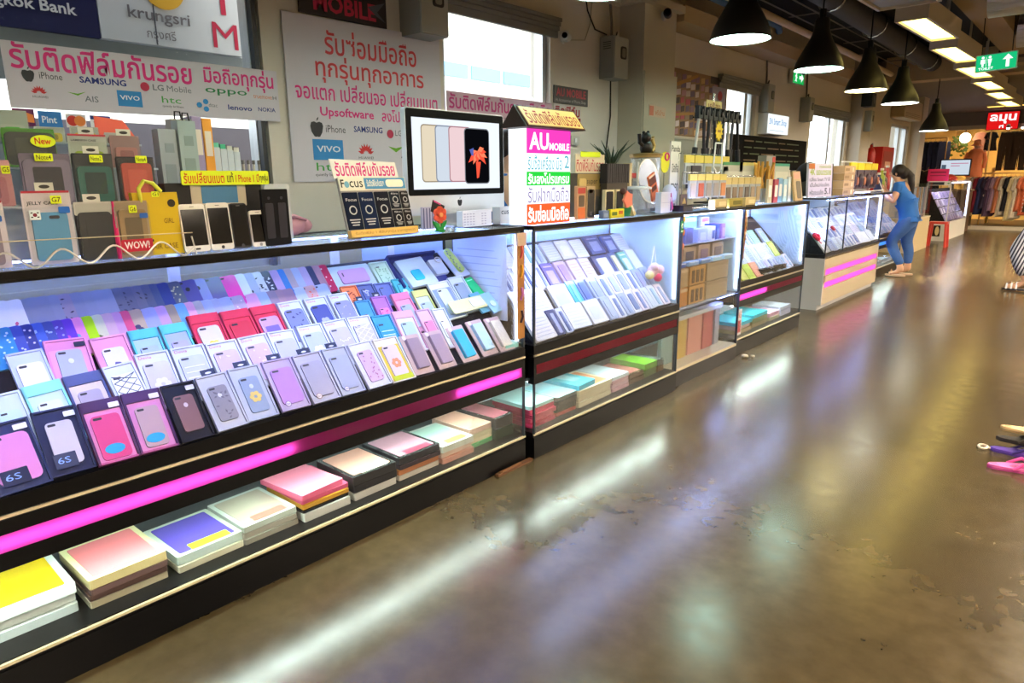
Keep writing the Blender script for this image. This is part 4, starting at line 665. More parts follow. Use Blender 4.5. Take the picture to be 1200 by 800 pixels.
for k in range(4): panel_pack(T(x - .03, 4.20 + .23 * k, .812) @ FACE, 'kraft brown hanging pack, %s %s' % (ORD[k], SC3 % 'middle'), .19, .125, .05, '#a89078', '#605048', ['#705a60', '#403c4c', '#80687c', '#6c5c5c'][k])
for k in range(5): panel_pack(T(x + .035, 4.18 + .19 * k, .812) @ FACE, 'flat blue cable packet, %s %s' % (ORD[k], SC3 % 'middle'), .15, .03, .05, ['#4058a0', '#90b4d8', '#6c90c0', '#a8d0e0', '#b0dce8'][k], '#d8e8f4', '#d8ecf8', kind='head')
for k, (y, w, c, a, kd) in enumerate(((4.15, .09, '#b0685c', '#c88878', 'win'), (4.27, .11, '#a8906c', '#c0a888', 'head'), (4.47, .24, '#b88c50', '#5c4430', 'bars'), (4.80, .36, '#a89474', '#988464', 'head'))):
    for j, z in enumerate((.537, .672)): panel_pack(T(x + .02, y, z) @ FACE, '%s box, %s in the %s tier of the narrow cabinet' % (['red-brown', 'khaki', 'brown windowed', 'wide tan'][k], ORD[k], ['lower', 'upper'][j]), w, .128, .08, c if not (j == 0 and k == 1) else '#b87c3c', a, a if kd != 'bars' else '#54402c', kind=kd)
for k, (y, w, c, nm) in enumerate(((4.20, .16, '#8c9c94', 'grey-green'), (4.40, .17, '#b49448', 'ochre'), (4.62, .22, '#b87c6c', 'salmon'), (4.84, .17, '#a85c58', 'brick red'), (5.0, .08, '#8c8c94', 'grey'))):
    t = thing('folder', nm + ' folder standing in the bottom of the narrow cabinet', 'folder', T(C3X - .12, y, .127) @ FACE); MB().box(-w / 2, w / 2, 0, .30, -.03, 0).build('cover', mat(c, .6), t); MB().box(-w / 2 + .004, w / 2 - .004, .004, .297, -.034, -.028).build('pages', WHITE, t)
t = thing('plastic_bag_pile', 'crumpled clear packet lying on the folders in the narrow cabinet', 'packet', T(C3X - .16, 4.6, .435)); MB().prism(rrect(.2, .8, .06, 4), 0, .03).build('packet_body', FROST, t); MB().prism(rrect(.08, .3, .03, 4, .02, .1), .03, .05).build('fold', FROST, t)
# --- pink-lit counter
W4 = 'pink-lit counter'
goods_row(SF4, 0, .13, .14, W4, 'front', [(5.32, .12, '#d8e070', '#e8ec98', 'lines', 'lime green box'), (5.46, .13, '#c0d858', '#a8c048', 'box', 'yellow-green box'), (5.61, .13, '#e8a088', '#f0c0b0', 'lines', 'salmon box')] + pale(7, 5.7, 6.42, ('slim', 'lines'), 'slim white box'), tilt=6.5)
goods_row(SF4, 0, .29, .16, W4, 'second', [(5.31, .13, '#e8b8a8', '#f0d4c8', 'lines', 'peach box')] + pale(9, 5.4, 6.2, ('slim', 'lines'), 'narrow pale box') + [(6.28, .12, '#c4d850', '#d8e888', 'lines', 'lime box')])
goods_row(SF4, 0, .45, .16, W4, 'third', pale(8, 5.26, 6.0, ('slim', 'lines', 'box'), 'whitish box') + [(6.08, .13, '#a8dcb8', '#c8ecd4', 'lines', 'mint box'), (6.3, .12, '#c8dce8', '#a8c4d8', 'box', 'sky box')]); goods_row(SF4, 0, .6, .14, W4, 'back', pale(6, 5.3, 6.0, ('lines', 'box'), 'pale tall box'))
t = thing('paper_notice', 'large white paper inside the back of the pink-lit counter', 'sheet', T(C4X - .545, 6.30, .80) @ FACE); MB().box(-.3, .3, 0, .34, 0, .003).build('paper', mat('#e4f0f0', .6), t); q = MB(); q.prism(rrect(.05, .05, .004, 2, .2, .28), .003, .004); q.build('print', mat('#8898a8', .5), t)
for k, (yy, c, L_) in enumerate(((5.27, '#d8903c', .30), (5.32, '#b86c2c', .38), (5.37, '#e0b868', .26))):
    t = thing('lanyard', ['amber', 'copper brown', 'pale gold'][k] + ' beaded lanyard hanging inside the pink-lit counter', 'lanyard', T(C4X - .035 - .015 * k, yy, 1.15)); q = MB()
    q.tube([(0, -.012, 0), (0, -.016, -L_ * .5), (0, 0, -L_), (0, .016, -L_ * .5), (0, .012, 0)], .005, 6); q.build('cord', mat(c, .5), t); q = MB()
    for j in range(5): q.ball(.011, (0, (-1) ** j * .012, -.05 - j * L_ * .17), 0, 8)
    q.build('beads', mat(['#c85c3c', '#e8c878', '#8c5c34'][k], .4), t)
t = thing('black_cover', 'black cloth piece lying at the front edge of the pink-lit counter display', 'cloth', T(C4X - .02, 5.92, .602)); MB().prism([(-.03, -.28), (.008, -.28), (.008, .3), (-.03, .1)], 0, .05).build('cloth_body', mat('#26241e', .8), t)
# --- white counter and cyan counter
W5 = 'white counter'
goods_row(SF5, 0, .16, .15, W5, 'front', [(7.75, .18, '#d0d4d8', '#a0a8b4', 'box', 'long grey-white box')] + pale(9, 7.88, 9.0, ('slim', 'phone', 'lines'), 'pale blue box') + [(9.25, .42, '#e0e8f0', '#c4d0e0', 'lines', 'wide white packet'), (9.6, .22, '#cfdcec', '#a8b8d4', 'lines', 'ice blue packet')])
goods_row(SF5, 0, .30, .15, W5, 'second', pale(13, 7.7, 9.7, ('slim', 'phone', 'lines'), 'light blue box')); goods_row(SF5, 0, .45, .16, W5, 'third', pale(14, 7.7, 9.7, ('slim', 'box', 'lines'), 'silvery box')); goods_row(SF5, 0, .6, .15, W5, 'back', pale(14, 7.7, 9.7, ('slim', 'box', 'phone'), 'frosted blue box'))
t = thing('gift_bow', 'bright red-pink ribbon bow on a box at the near end of the white counter', 'bow', SF5 @ T(7.69, .20, .05)); q = MB()
for k in range(7): a = k * 2 * math.pi / 7; q.ball(.024, (.03 * math.cos(a), .03 * math.sin(a), 0), 0, 8)
q.ball(.024, (0, 0, .015), 0, 8); q.build('loops', mat('#e83058', .5), t, smooth=True); MB().box(-.006, .006, -.09, -.02, -.01, -.004).build('ribbon_tail', mat('#d02848', .5), t)
t = thing('gift_bow', 'small red bow further along the white counter display', 'bow', SF5 @ T(8.42, .27, .05)); q = MB()
for k in range(6): a = k * math.pi / 3; q.ball(.016, (.02 * math.cos(a), .02 * math.sin(a), 0), 0, 8)
q.build('loops', mat('#e03050', .5), t, smooth=True); MB().box(-.004, .004, -.06, -.014, -.006, -.002).build('ribbon_tail', mat('#c82848', .5), t)
W6 = 'cyan-lit counter'
for rn, s in (('front', .15), ('second', .3), ('third', .45), ('back', .6)): goods_row(SF6, 0, s, .15, W6, rn, pale(11, 10.0, 11.85, ('slim', 'box', 'phone'), 'bluish box'))
# ================================================================== ON TOP OF THE LONG COUNTER
TZ = 1.187
def Fc(x, y, z): return T(x, y, z) @ FACE
YEL = mat('#d8e820', .6); INK = mat('#3a3010', .6); REDINK = mat('#c83018', .6)
def price(q_parent, x, y, z, w, h, txt, ink=None, oval=False):
    q = MB(); q.prism(ell(w / 2, h / 2, 16, x, y) if oval else rrect(w, h, .002, 2, x, y), z, z + .001, 0)
    if txt: q.text(txt, x - w * .4, x + w * .4, y - h * .3, y + h * .3, z + .0015, 1, bold=.01)
    q.build('price_tag', [YEL, ink or INK], q_parent)
def hang_pack(M, label, w, h, card, case, head=None, tag_=None, sub=None, win=None, d=.018, hook=True, ch=.6, txt=None, txtcol='#30303c', badge=None, group=None, cw=.74, cover=True):
    r = thing('phone_case_pack', label, 'phone case pack', M, group)
    b = MB(); b.prism(rrect(w, h, .005, 2, 0, h / 2), 0, .003, 0)
    if head: b.prism(rrect(w, h * .22, .004, 2, 0, h * .89), .003, .0045, 1)
    b.prism(rrect(w * .98, .006, .001, 1, 0, h * .985), .0045, .006, 2)
    if txt: b.text(txt, -w * .42, w * .22, h * .8, h * .86, .006, 3, bold=.02)
    b.build('card', [mat(card, .5), mat(head or card, .5), mat('#b02838' if txt else (head or card), .5), mat(txtcol, .5)], r)
    c = MB(); W_, H_ = w * cw, h * ch; y0 = h * .05
    c.prism(rrect(W_, H_, W_ * .12, 3, 0, y0 + H_ / 2), .003, .012, 0)
    if win: c.prism(rrect(W_ * .62, H_ * .62, .005, 2, 0, y0 + H_ * .52), .012, .0128, 1)
    else: c.prism(rrect(W_ * .3, H_ * .07, .004, 2, W_ * .12, y0 + H_ * .9), .012, .0128, 1)
    c.build('phone_case', [mat(case, .45), mat(win or '#2a2c38', .4)], r)
    if cover: MB().prism(rrect(w * .97, h * .98, .006, 2, 0, h * .49), .0135, d).build('clear_cover', PLASTIC, r)
    if hook:
        q = MB(); q.prism([(-.022, h), (.022, h), (.022, h + .022), (-.022, h + .022)], .001, .003, 0); q.prism(ell(.013, .005, 12, 0, h + .011), .003, .0035, 1); q.build('hanger_tab', [mat('#c8c8bc', .4), mat('#35332f', .5)], r)
    if badge:
        q = MB(); q.prism(rrect(w * .24, h * .09, .003, 2, w * .3, h * .74), d, d + .001, 0); q.build('badge', mat(badge, .4), r)
    if tag_: price(r, tag_[1] * w, h * tag_[2], d + .001, tag_[3], .022, tag_[0])
    return r
# tiered rack that carries the packs
rk = thing('display_rack', 'clear stepped rack carrying the hanging phone case packs on the long counter', 'display rack', T(0, 0, TZ))
q = MB()
for (xa, xb, z) in ((-2.42, -2.315, .155), (-2.53, -2.425, .265), (-2.64, -2.535, .345)): q.box(xa, xb, .10, .99, z - .006, z); q.box(xa, xa + .004, .10, .99, 0, z)
q.build('shelf', FROST, rk)
q = MB()
for yy in (.1, .985):
    q.box(-2.64, -2.32, yy, yy + .004, 0, .155)
q.build('side_panel', FROST, rk)
hang_pack(Fc(-2.2, .432, TZ), 'jelly phone case pack at the left edge of the front row of packs', .118, .175, '#d0c4cc', '#8c7c8c', head='#d8ccd0', txt='JELLY CASE', badge='#2858a0', tag_=None)
q_ = hang_pack(Fc(-2.2, .592, TZ), 'blue jelly phone case pack with white card and red top edge', .115, .198, '#cfc6cc', '#4f90bc', head='#d9ccd0', txt='JELLY CASE', badge='#2060b0', tag_=('G7', .16, .88, .026), ch=.66)
q = MB(); q.prism(rrect(.026, .026, .002, 2, -.036, .135), .0185, .0195, 0); q.prism(ell(.005, .005, 12, -.036, .135), .0195, .02, 1)
for a in (45, 135, 225, 315): q.prism(rrect(.005, .003, .0005, 1, -.036 + .010 * math.cos(R(a)), .135 + .008 * math.sin(R(a))), .0195, .02, 2)
q.build('flag_sticker', [mat('#d4e0e0', .5), mat('#802838', .5), DARK], q_)
hang_pack(Fc(-2.2, .703, TZ), 'clear pack with a plain black phone case and white hanger', .098, .165, '#23232b', '#14141a', hook=True, win='#18181e', head='#b8b4a8', ch=.78, cw=.86)
q_ = hang_pack(Fc(-2.2, .803, TZ), 'clear pack with a gold-brown phone case and a red WOW band', .095, .165, '#a08868', '#94764c', win='#6a5638', tag_=('G6', .0, .86, .022), badge='#2858a0', ch=.8, cw=.8, hook=False)
q = MB(); q.prism(rrect(.088, .036, .002, 2, 0, .036), .019, .0205, 0); q.text('WOW!', -.036, .034, .026, .048, .021, 1, bold=.02); q.build('red_band', [mat('#b81c30', .5), mat('#e8dcdc', .5)], q_)
t = thing('pen_pack', 'thin pink pen standing between the black and gold phone case packs', 'pen', T(-2.185, .752, TZ)); MB().tube([(0, 0, 0), (0, 0, .10), (0, 0, .165)], [.006, .006, .003], 10).build('pen_barrel', mat('#d02868', .35), t); MB().tube([(.007, 0, .09), (.007, 0, .15)], .002, 6).build('clip', CHROME, t)
t = thing('gift_bag', 'yellow paper bag pack with loop handle beside the phones', 'bag', Fc(-2.225, .885, TZ)); q = MB(); q.prism([(-.068, 0), (.070, 0), (.060, .188), (-.072, .188)], 0, .022, 0); q.prism(ell(.012, .012, 18, .04, .155), .022, .023, 1); q.text('GIRL', .012, .042, .095, .110, .023, 2, bold=.01); q.text('AIR CASE', -.03, .045, .018, .034, .023, 2, bold=.01); q.prism(rrect(.04, .008, .002, 2, -.045, .045), .022, .023, 1); q.build('bag_body', [mat('#c8a818', .45), mat('#28200c', .5), mat('#6c5408', .5)], t)
MB().tube([(-.05, .16, .026), (-.052, .20, .028), (-.035, .222, .028), (-.01, .215, .027), (.012, .19, .025)], .006, 8).build('loop_handle', mat('#d0d040', .4), t); price(t, -.005, .183, .024, .022, .016, 'G1')
for k, (y, w, h, fr, nm, lbl) in enumerate(((.985, .082, .150, '#d8d2c6', 'smartphone', 'white-framed display phone with oval button, first in the row of phones'), (1.068, .076, .152, '#d6d0c4', 'smartphone', 'white display phone with round button, tallest in the row of phones'), (1.138, .060, .148, '#131318', 'smartphone', 'all black display phone standing between two white ones'), (1.203, .058, .122, '#d2ccc2', 'smartphone', 'small white display phone, shortest in the row of phones'))):
    t = thing(nm, lbl, 'phone', Fc(-2.195, y, TZ) @ RX(-6)); MB().prism(rrect(w, h, .009, 4, 0, h / 2), 0, .008).build('phone_body', mat(fr, .3, coat=.5), t); MB().prism(rrect(w * .9, h * (.76 if k != 2 else .92), .002, 2, 0, h * .51), .008, .0085).build('screen', mat('#08080c', .12, coat=.8), t)
    q = MB(); q.prism(rrect(.018, .006, .0029, 4, 0, h * .06) if k == 0 else ell(.0055, .0055, 16, 0, h * .06), .008, .0088); q.build('home_button', mat('#2a2622' if k < 2 else ('#202024' if k == 2 else '#8c8480'), .4), t)
    q = MB(); q.prism(rrect(.014, .002, .0009, 2, 0, h * .945), .008, .0086); q.build('speaker_slot', mat('#6a645c', .4), t)
t = thing('phone_sample_box', 'tall black box with two phone outlines at the end of the phone row', 'box', Fc(-2.2, 1.268, TZ)); MB().prism(rrect(.098, .192, .004, 2, 0, .096), 0, .014).build('box_body', mat('#101014', .5, spec=.1), t); q = MB()
for sx in (-.024, .024): q.prism(rrect(.03, .12, .004, 2, sx, .085), .014, .015); q.prism(ell(.005, .005, 10, sx, .162), .014, .015)
q.build('phone_outline', mat('#262630', .3), t)
t = thing('acrylic_stand', 'clear acrylic leaflet stand beside the tall black phone box', 'stand', T(-2.3, 1.34, TZ)); MB().prism(rrect(.10, .21, .012, 3, 0, .105), 0, .01, 0, FACE @ T(0, 0, 0)).build('panel', FROST, t); MB().tube([(.01, -.04, .06), (.07, .0, .05), (.075, .0, 0)], .003, 6).build('wire_leg', BLACK, t)
t = thing('black_phone_box', 'large black box behind the row of display phones', 'box', Fc(-2.335, 1.11, TZ)); MB().prism(rrect(.33, .215, .004, 2, 0, .1075), 0, .05).build('box_body', mat('#1a1718', .5), t); q = MB(); q.prism(rrect(.19, .075, .003, 2, .01, .175), .05, .052, 0); q.prism(rrect(.125, .058, .002, 2, .012, .177), .052, .053, 1); q.build('front_panel', [mat('#b9ac94', .5), mat('#48789c', .3)], t)
t = thing('yellow_notice', 'long yellow hand-written notice strip above the display phones', 'notice', Fc(-2.27, 1.145, TZ + .208)); MB().prism(rrect(.305, .046, .006, 3, 0, .023), 0, .003).build('card', YEL, t); q = MB(); q.text('รับเปลี่ยนแบต', -.145, -.01, .006, .042, .0035, 0, bold=.012); q.text('แท้', 0, .022, .008, .042, .0035, 1, bold=.012); q.text('I Phone 1 ปี', .03, .115, .008, .036, .0035, 0, bold=.012); q.text('ทุกรุ่น', .118, .148, .006, .036, .0035, 1, bold=.012); q.build('lettering', [REDINK, INK], t)
# wavy white wire fence at the front edge
t = thing('wire_fence', 'wavy white wire guard along the front edge below the phone case packs', 'wire guard', T(-2.135, 0, TZ)); pts = [(0, .30 + .01 * k, .022 + .022 * math.sin(k * 2 * math.pi / 13.0)) for k in range(66)]; MB().tube(pts, .0028, 6).build('wavy_wire', mat('#c9c4b8', .3, .3), t); MB().tube([(0.0, .30, .075), (-.002, .95, .066)], .0016, 5).build('straight_wire', mat('#b8a884', .3, .5), t); MB().tube([(0, .945, .055), (0, .955, 0)], .0022, 5).build('end_post', mat('#c9c4b8', .3), t)
# second row
R2 = TZ + .156; R3 = TZ + .266; R4 = TZ + .346
def rpack(y, x, z, w, h, **k): return hang_pack(Fc(x, y, z), w=w, h=h, **k)
rpack(.50, -2.36, R2, .12, .125, label='pink phone case pack at the left of the second tier', card='#b87878', case='#a86468', head='#c89090', win='#8a4c54', hook=False, tag_=('G5', .38, .8, .02))
rpack(.648, -2.36, R2, .128, .145, label='grey-violet phone case pack with a Note4 price tag', card='#6a6070', case='#7c7084', win='#2c282e', hook=False, tag_=('Note4', -.05, .93, .046), ch=.84, cw=.92)
rpack(.772, -2.36, R2, .112, .148, label='teal green phone case pack with a Note2 price tag', card='#252a2c', case='#1c5a50', win='#14302e', hook=True, tag_=('Note2', .05, .9, .036), ch=.7, cw=.84)
rpack(.893, -2.36, R2, .112, .14, label='black pack with an orange-red phone case and two price tags', card='#211c1e', case='#b84838', win='#c85442', hook=False, tag_=('Note4', .12, .95, .034), ch=.82, cw=.8)
rpack(.50, -2.48, R3, .12, .12, label='pale green clear pack at the left of the third tier', card='#8c9488', case='#585e58', head='#a8b0a4', win='#3c403c')
rpack(.648, -2.475, R3, .135, .11, label='grey pack in a bright green frame with a New sticker', card='#4a8a28', case='#34362f', win='#44483c', ch=.86, cw=.94, hook=False)
q = MB(); q.prism(ell(.033, .018, 18, .03, .075), .02, .022, 0); q.text('New', .008, .05, .066, .085, .0225, 1, bold=.02); o_ = bpy.data.objects['phone_case_pack.%03d' % (len([o for o in bpy.data.objects if o.name.startswith('phone_case_pack')]) - 1)]; q.build('new_sticker', [YEL, REDINK], o_)
rpack(.805, -2.48, R3, .11, .10, label='lime and white phone case pack with dark lettering', card='#a8ac9c', case='#8ca428', head='#b0b0a4', win='#a4b434', txt='LAMBSKIN CASE', hook=True, ch=.45)
rpack(.915, -2.48, R3, .09, .10, label='dusty pink phone case pack at the end of the third tier', card='#8c6c68', case='#a86c64', win='#8a5450', hook=True)
rpack(.53, -2.6, R4, .11, .09, label='clear pack with a green price tag at the left of the top tier', card='#98a094', case='#8c948a', tag_=('G71', .1, .8, .04), win='#7c847a', hook=False)
rpack(.64, -2.6, R4, .09, .09, label='clear pale pack with a green tip in the top tier', card='#9ca498', case='#a8aca0', win='#38a030', hook=False, ch=.5)
rpack(.74, -2.6, R4, .085, .045, label='clear pack with a yellow insert in the top tier', card='#a4a89c', case='#c0a828', win='#8c7a1c', hook=False)
rpack(.84, -2.6, R4, .085, .05, label='clear pack with a yellow flower shape in the top tier', card='#a0a498', case='#d0a830', win='#e0b838', hook=False)
rpack(.935, -2.6, R4, .075, .035, label='clear pack with a maroon lining at the end of the top tier', card='#a8a49c', case='#7c4440', win='#6c3c3c', hook=False)
t = thing('orange_folder', 'bright orange-red sheet standing slanted behind the packs', 'sheet', Fc(-2.66, .955, TZ)); MB().prism([(-.07, 0), (.06, 0), (.075, .36), (.03, .43), (-.06, .44)], 0, .003).build('sheet', mat('#e0604c', .6), t)
# wire basket with boxes
t = thing('wire_basket', 'black wire basket holding tall grey boxes on the counter', 'basket', T(-2.55, 1.10, TZ)); q = MB()
W_, D_, H_ = .15, .13, .16
for z in (.004, H_): q.tube([(-D_/2, -W_/2, z), (D_/2, -W_/2, z), (D_/2, W_/2, z - (.0 if z < .01 else .03)), (-D_/2, W_/2, z - (.0 if z < .01 else .03))], .004, 6, closed=True)
for k in range(8): yy = -W_/2 + W_ * k / 7; q.tube([(D_/2, yy, .004), (D_/2, yy, H_ - .03 * k / 7)], .003, 6)
for k in range(4): xx = -D_/2 + D_ * k / 3; q.tube([(xx, -W_/2, .004), (xx, -W_/2, H_)], .003, 6)
q.build('wire_frame', BLACK, t); MB().box(-D_/2, D_/2, -W_/2, W_/2, 0, .004).build('base', BLACK, t)
for k, (x, y, w, d, h, c, c2, nm) in enumerate(((-2.515, 1.06, .06, .05, .39, '#8f959a', '#7c8488', 'grey box, left one in the wire basket'), (-2.505, 1.125, .062, .05, .42, '#8c9a98', '#788682', 'grey-green box with a hanger, right one in the wire basket'), (-2.575, 1.13, .05, .05, .43, '#8a8678', '#6c685c', 'tall olive-grey box behind in the wire basket'))):
    r = thing('accessory_box', nm, 'accessory box', T(x, y, TZ + .006)); MB().box(-d/2, d/2, -w/2, w/2, 0, h).build('box_body', mat(c, .5), r); q = MB(); q.box(d/2, d/2 + .001, -w * .3, w * .3, h * .5, h * .7); q.box(d/2, d/2 + .001, -w * .2, w * .3, h * .8, h * .88); q.build('print', mat(c2, .5), r)
    if k: MB().tube([(d/2, -.012, h), (d/2, -.01, h + .025), (d/2, .008, h + .025), (d/2, .012, h)], .003, 6).build('hanger_tab', BLACK, r)
for k, (y, c, h, nm) in enumerate(((1.20, '#8a7a98', .45, 'mauve'), (1.237, '#d0882c', .445, 'amber orange'), (1.168, '#6e7276', .44, 'slate grey'))):
    r = thing('tall_box', nm + ' tall slim box behind the yellow notice strip', 'box', T(-2.6, y, TZ)); MB().box(-.04, .04, -.017, .017, 0, h).build('box_body', mat(c, .5), r); MB().box(.04, .041, -.012, .012, h * .7, h * .9).build('label_patch', mat('#c8b8a8', .5), r)
for k in range(4):
    r = thing('clear_tube_box', 'clear tube box, %s of the four standing behind the yellow notice' % ORD[k], 'clear box', T(-2.6, 1.275 + .026 * k, TZ)); MB().box(-.02, .02, -.012, .012, 0, .345 - .005 * k).build('box_body', FROST, r); MB().box(-.018, .018, -.010, .010, .345 - .005 * k, .362 - .005 * k).build('cap', mat(['#58a888', '#3c9c74', '#a8a89c', '#b4b0a4'][k], .4), r)
for k in range(4):
    r = thing('small_bottle', 'small grey bottle, %s of four beside the clear tube boxes' % ORD[k], 'bottle', T(-2.6, 1.385 + .022 * k, TZ)); MB().lathe([(.009, 0), (.009, .24), (.005, .26), (.005, .285)], 12).build('glass_body', mat(['#8c8478', '#9c9488', '#a8a498', '#74706a'][k], .3), r, smooth=True); MB().cyl(.006, .285, .3, 10).build('cap', mat('#5c5650', .4), r)
# pink cloth seen behind the counter edge
t = thing('pink_pouch', 'crumpled pink pouch lying at the back of the counter by the white poster', 'pouch', T(-2.6, 1.56, TZ)); q = MB(); q.ball(.055, (0, 0, .04), 0, 14, (1, 1.5, .85)); q.ball(.04, (0, .06, .035), 0, 12, (1, 1.2, .8)); q.build('pouch_body', mat('#c89098', .8), t, smooth=True); MB().tube([(.04, -.06, .06), (.05, 0, .075), (.04, .06, .06)], .006, 6).build('fold', mat('#a87480', .8), t)
# ---------------------------------------------------------------- film display stand
t = thing('film_display', 'leaning display board with dark screen-film packets under a pink Thai heading', 'display board', Fc(-2.20, 1.742, TZ) @ RX(-14)); w = .33
q = MB(); q.box(-w/2, w/2, 0, .235, -.012, 0, 0); q.box(-w/2 - .004, w/2 + .004, 0, .028, 0, .022, 1); q.build('board', [mat('#8e8a86', .5), mat('#cfa24c', .5)], t)
q = MB(); q.prism([(-w/2, .185), (w/2, .185), (w/2, .238), (-w/2, .238)], 0, .003, 0); q.prism([(-.045, .19), (w/2 - .004, .19), (w/2 - .004, .234), (-.045, .234)], .003, .004, 1); q.text('F', -.158, -.142, .197, .228, .0045, 2, bold=.02); q.text('cus', -.118, -.055, .197, .222, .0045, 2, bold=.005); q.prism(ell(.011, .013, 14, -.130, .209), .003, .004, 3); q.text('รับติดฟิล์มกันรอย', -.035, .05, .20, .228, .005, 4, bold=.01); q.prism(rrect(.09, .03, .012, 4, .105, .212), .004, .005, 4); q.build('header', [mat('#dcd4c0', .5), mat('#4a88b4', .5), mat('#242018', .5), mat('#70a0b8', .5), mat('#f0e4cc', .5)], t)
q = MB(); q.prism([(-w/2 - .012, .235), (w/2 - .025, .235), (w/2 - .03, .30), (-w/2 - .018, .31)], -.006, -.003, 0); q.text('รับติดฟิล์มกันรอย', -.165, .125, .243, .30, -.0025, 1, bold=.018); q.build('paper_heading', [mat('#ded6cc', .6), mat('#d02c74', .5)], t)
q = MB(); q.text('รับติดฟิล์ม 1 ฟิล์มทุกรุ่น ราคาถูกกว่า', -.15, .15, .006, .022, .0225); q.build('ledge_lettering', mat('#7c5410', .5), t)
for k, (x, y, pw, ph) in enumerate(((-.126, .033, .070, .145), (-.050, .033, .070, .145), (.026, .033, .070, .145), (.092, .108, .050, .070), (.092, .033, .050, .070), (.144, .108, .040, .070), (.144, .033, .040, .070))):
    p = MB(); p.prism(rrect(pw, ph, .003, 2, x, y + ph / 2), 0, .005, 0); p.prism(ell(min(pw * .28, .018), min(pw * .28, .018), 18, x, y + ph * .52), .005, .0056, 1); p.prism(ell(min(pw * .2, .013), min(pw * .2, .013), 16, x, y + ph * .52), .0056, .006, 0)
    p.text('Focus' if k < 3 else 'film', x - pw * .36, x + pw * .36, y + ph * (.76 if k < 3 else .82), y + ph * (.84 if k < 3 else .92), .0056, 1, bold=.01)
    for j in range(3): p.prism(rrect(pw * (.7 - .12 * j), ph * .03, .0005, 1, x, y + ph * (.26 - .07 * j)), .005, .0056, 1)
    plabel(p.build('film_packet', [mat(['#141a2c', '#16203c', '#1a1a24', '#20242c', '#201e24', '#221e20', '#241f20'][k], .6, spec=.05), mat('#b8b4b4', .5)], t), ['navy film packet, first from the left', 'blue-black film packet in the middle', 'charcoal tall film packet', 'small upper film packet', 'small lower film packet', 'narrow upper film packet', 'narrow lower film packet'][k])
# ---------------------------------------------------------------- desktop computer
t = thing('desktop_computer', 'large aluminium all-in-one computer showing four phones on its screen', 'computer', Fc(-2.42, 2.393, TZ))
ALUM = mat('#cfd2d8', .3, .5); q = MB(); q.prism(rrect(.655, .478, .016, 4, 0, .058 + .239), -.03, 0, 0); q.build('casing', ALUM, t)
q = MB(); q.prism(rrect(.648, .383, .012, 4, 0, .3395), 0, .0015, 0); q.build('bezel', mat('#060708', .5, spec=.06), t)
SCRW = emitmat('#dfe6f0', .95); MB().box(-.292, .292, .176, .494, .0015, .0022).build('screen', SCRW, t)
q = MB(); z = .0026; q.M = T(0, -.006, 0) @ Matrix.Diagonal((1, .94, 1, 1))
for k, (x, c, bc) in enumerate(((-.185, '#d8cbb4', '#c0b090'), (-.098, '#c8d2de', '#a8b4c4'), (-.012, '#e0c4c8', '#c8a0a8'))):
    q.prism(rrect(.15, .275, .02, 4, x + .02, .365), z + .0004 * k, z + .0004 * k + .0003, 2 * k); q.prism(rrect(.138, .263, .016, 4, x + .02, .365), z + .0004 * k + .0003, z + .0004 * k + .0004, 2 * k + 1); q.prism(ell(.008, .008, 12, x + .066, .482), z + .0004 * k + .0004, z + .0004 * k + .0005, 6)
q.prism(rrect(.178, .282, .022, 4, .125, .358), z + .0016, z + .002, 7); q.prism(rrect(.168, .272, .018, 4, .125, .358), z + .002, z + .0021, 6)
for k in range(9):
    a = R(200 + 36 * k * .62); cx, cy = .128, .385; L_ = .04 + .035 * ((k * 7) % 4) / 3
    px, py = math.cos(a), math.sin(a); nx, ny = -py, px
    q.prism([(cx, cy), (cx + px * L_ * .6 + nx * .016, cy + py * L_ * .6 + ny * .016), (cx + px * L_ * 1.2, cy + py * L_ * 1.2), (cx + px * L_ * .6 - nx * .014, cy + py * L_ * .6 - ny * .014)], z + .0022 + .00005 * k, z + .00224 + .00005 * k, 8 if k % 2 else 9)
q.prism([(.115, .33), (.15, .33), (.135, .25), (.12, .245)], z + .0027, z + .0028, 8); q.prism([(.07, .39), (.10, .40), (.098, .36), (.085, .362)], z + .0027, z + .0028, 10)
q.build('screen_picture', [emitmat('#a89a80', .7), emitmat('#dccfb6', .85), emitmat('#8c96a8', .7), emitmat('#c9d3df', .85), emitmat('#b88890', .7), emitmat('#e4c8cc', .85), emitmat('#0c0d12', .6), emitmat('#8c9098', .6), emitmat('#f0543c', .9), emitmat('#f8805c', .9), emitmat('#5868b8', .8)], t)
q = MB(); q.prism([(0.0, .12), (.006, .125), (.014, .122), (.015, .112), (.010, .098), (.004, .094), (0, .096), (-.004, .094), (-.010, .098), (-.015, .112), (-.014, .122), (-.006, .125)], 0, .0012); q.prism([(0, .127), (.006, .137), (.002, .136)], 0, .0012); q.build('emblem', mat('#16161a', .3), t)
q = MB(); q.prism([(-.1, -.12), (.1, -.12), (.1, .08), (-.1, .08)], .0, .008, 0, FACE.inverted() @ T(-.02, 0, .0)); q.build('stand_foot', ALUM, t)
q = MB(); q.box(-.09, .09, 0.0, .2, -.06, -.045); q.build('stand_neck', ALUM, t)
t = thing('paper_ream', 'white notched box standing under the computer screen', 'box', Fc(-2.33, 2.38, TZ)); MB().prism(rrect(.20, .075, .004, 2, 0, .038), 0, .04).build('box_body', mat('#d5dcf0', .5), t); q = MB()
for k in range(5):
    for j in range(6): q.prism(rrect(.012, .005, .001, 1, -.085 + .02 * j + .04 * (j > 3), .012 + .012 * k), .04, .041)
q.build('print', mat('#a8b0d0', .5), t)
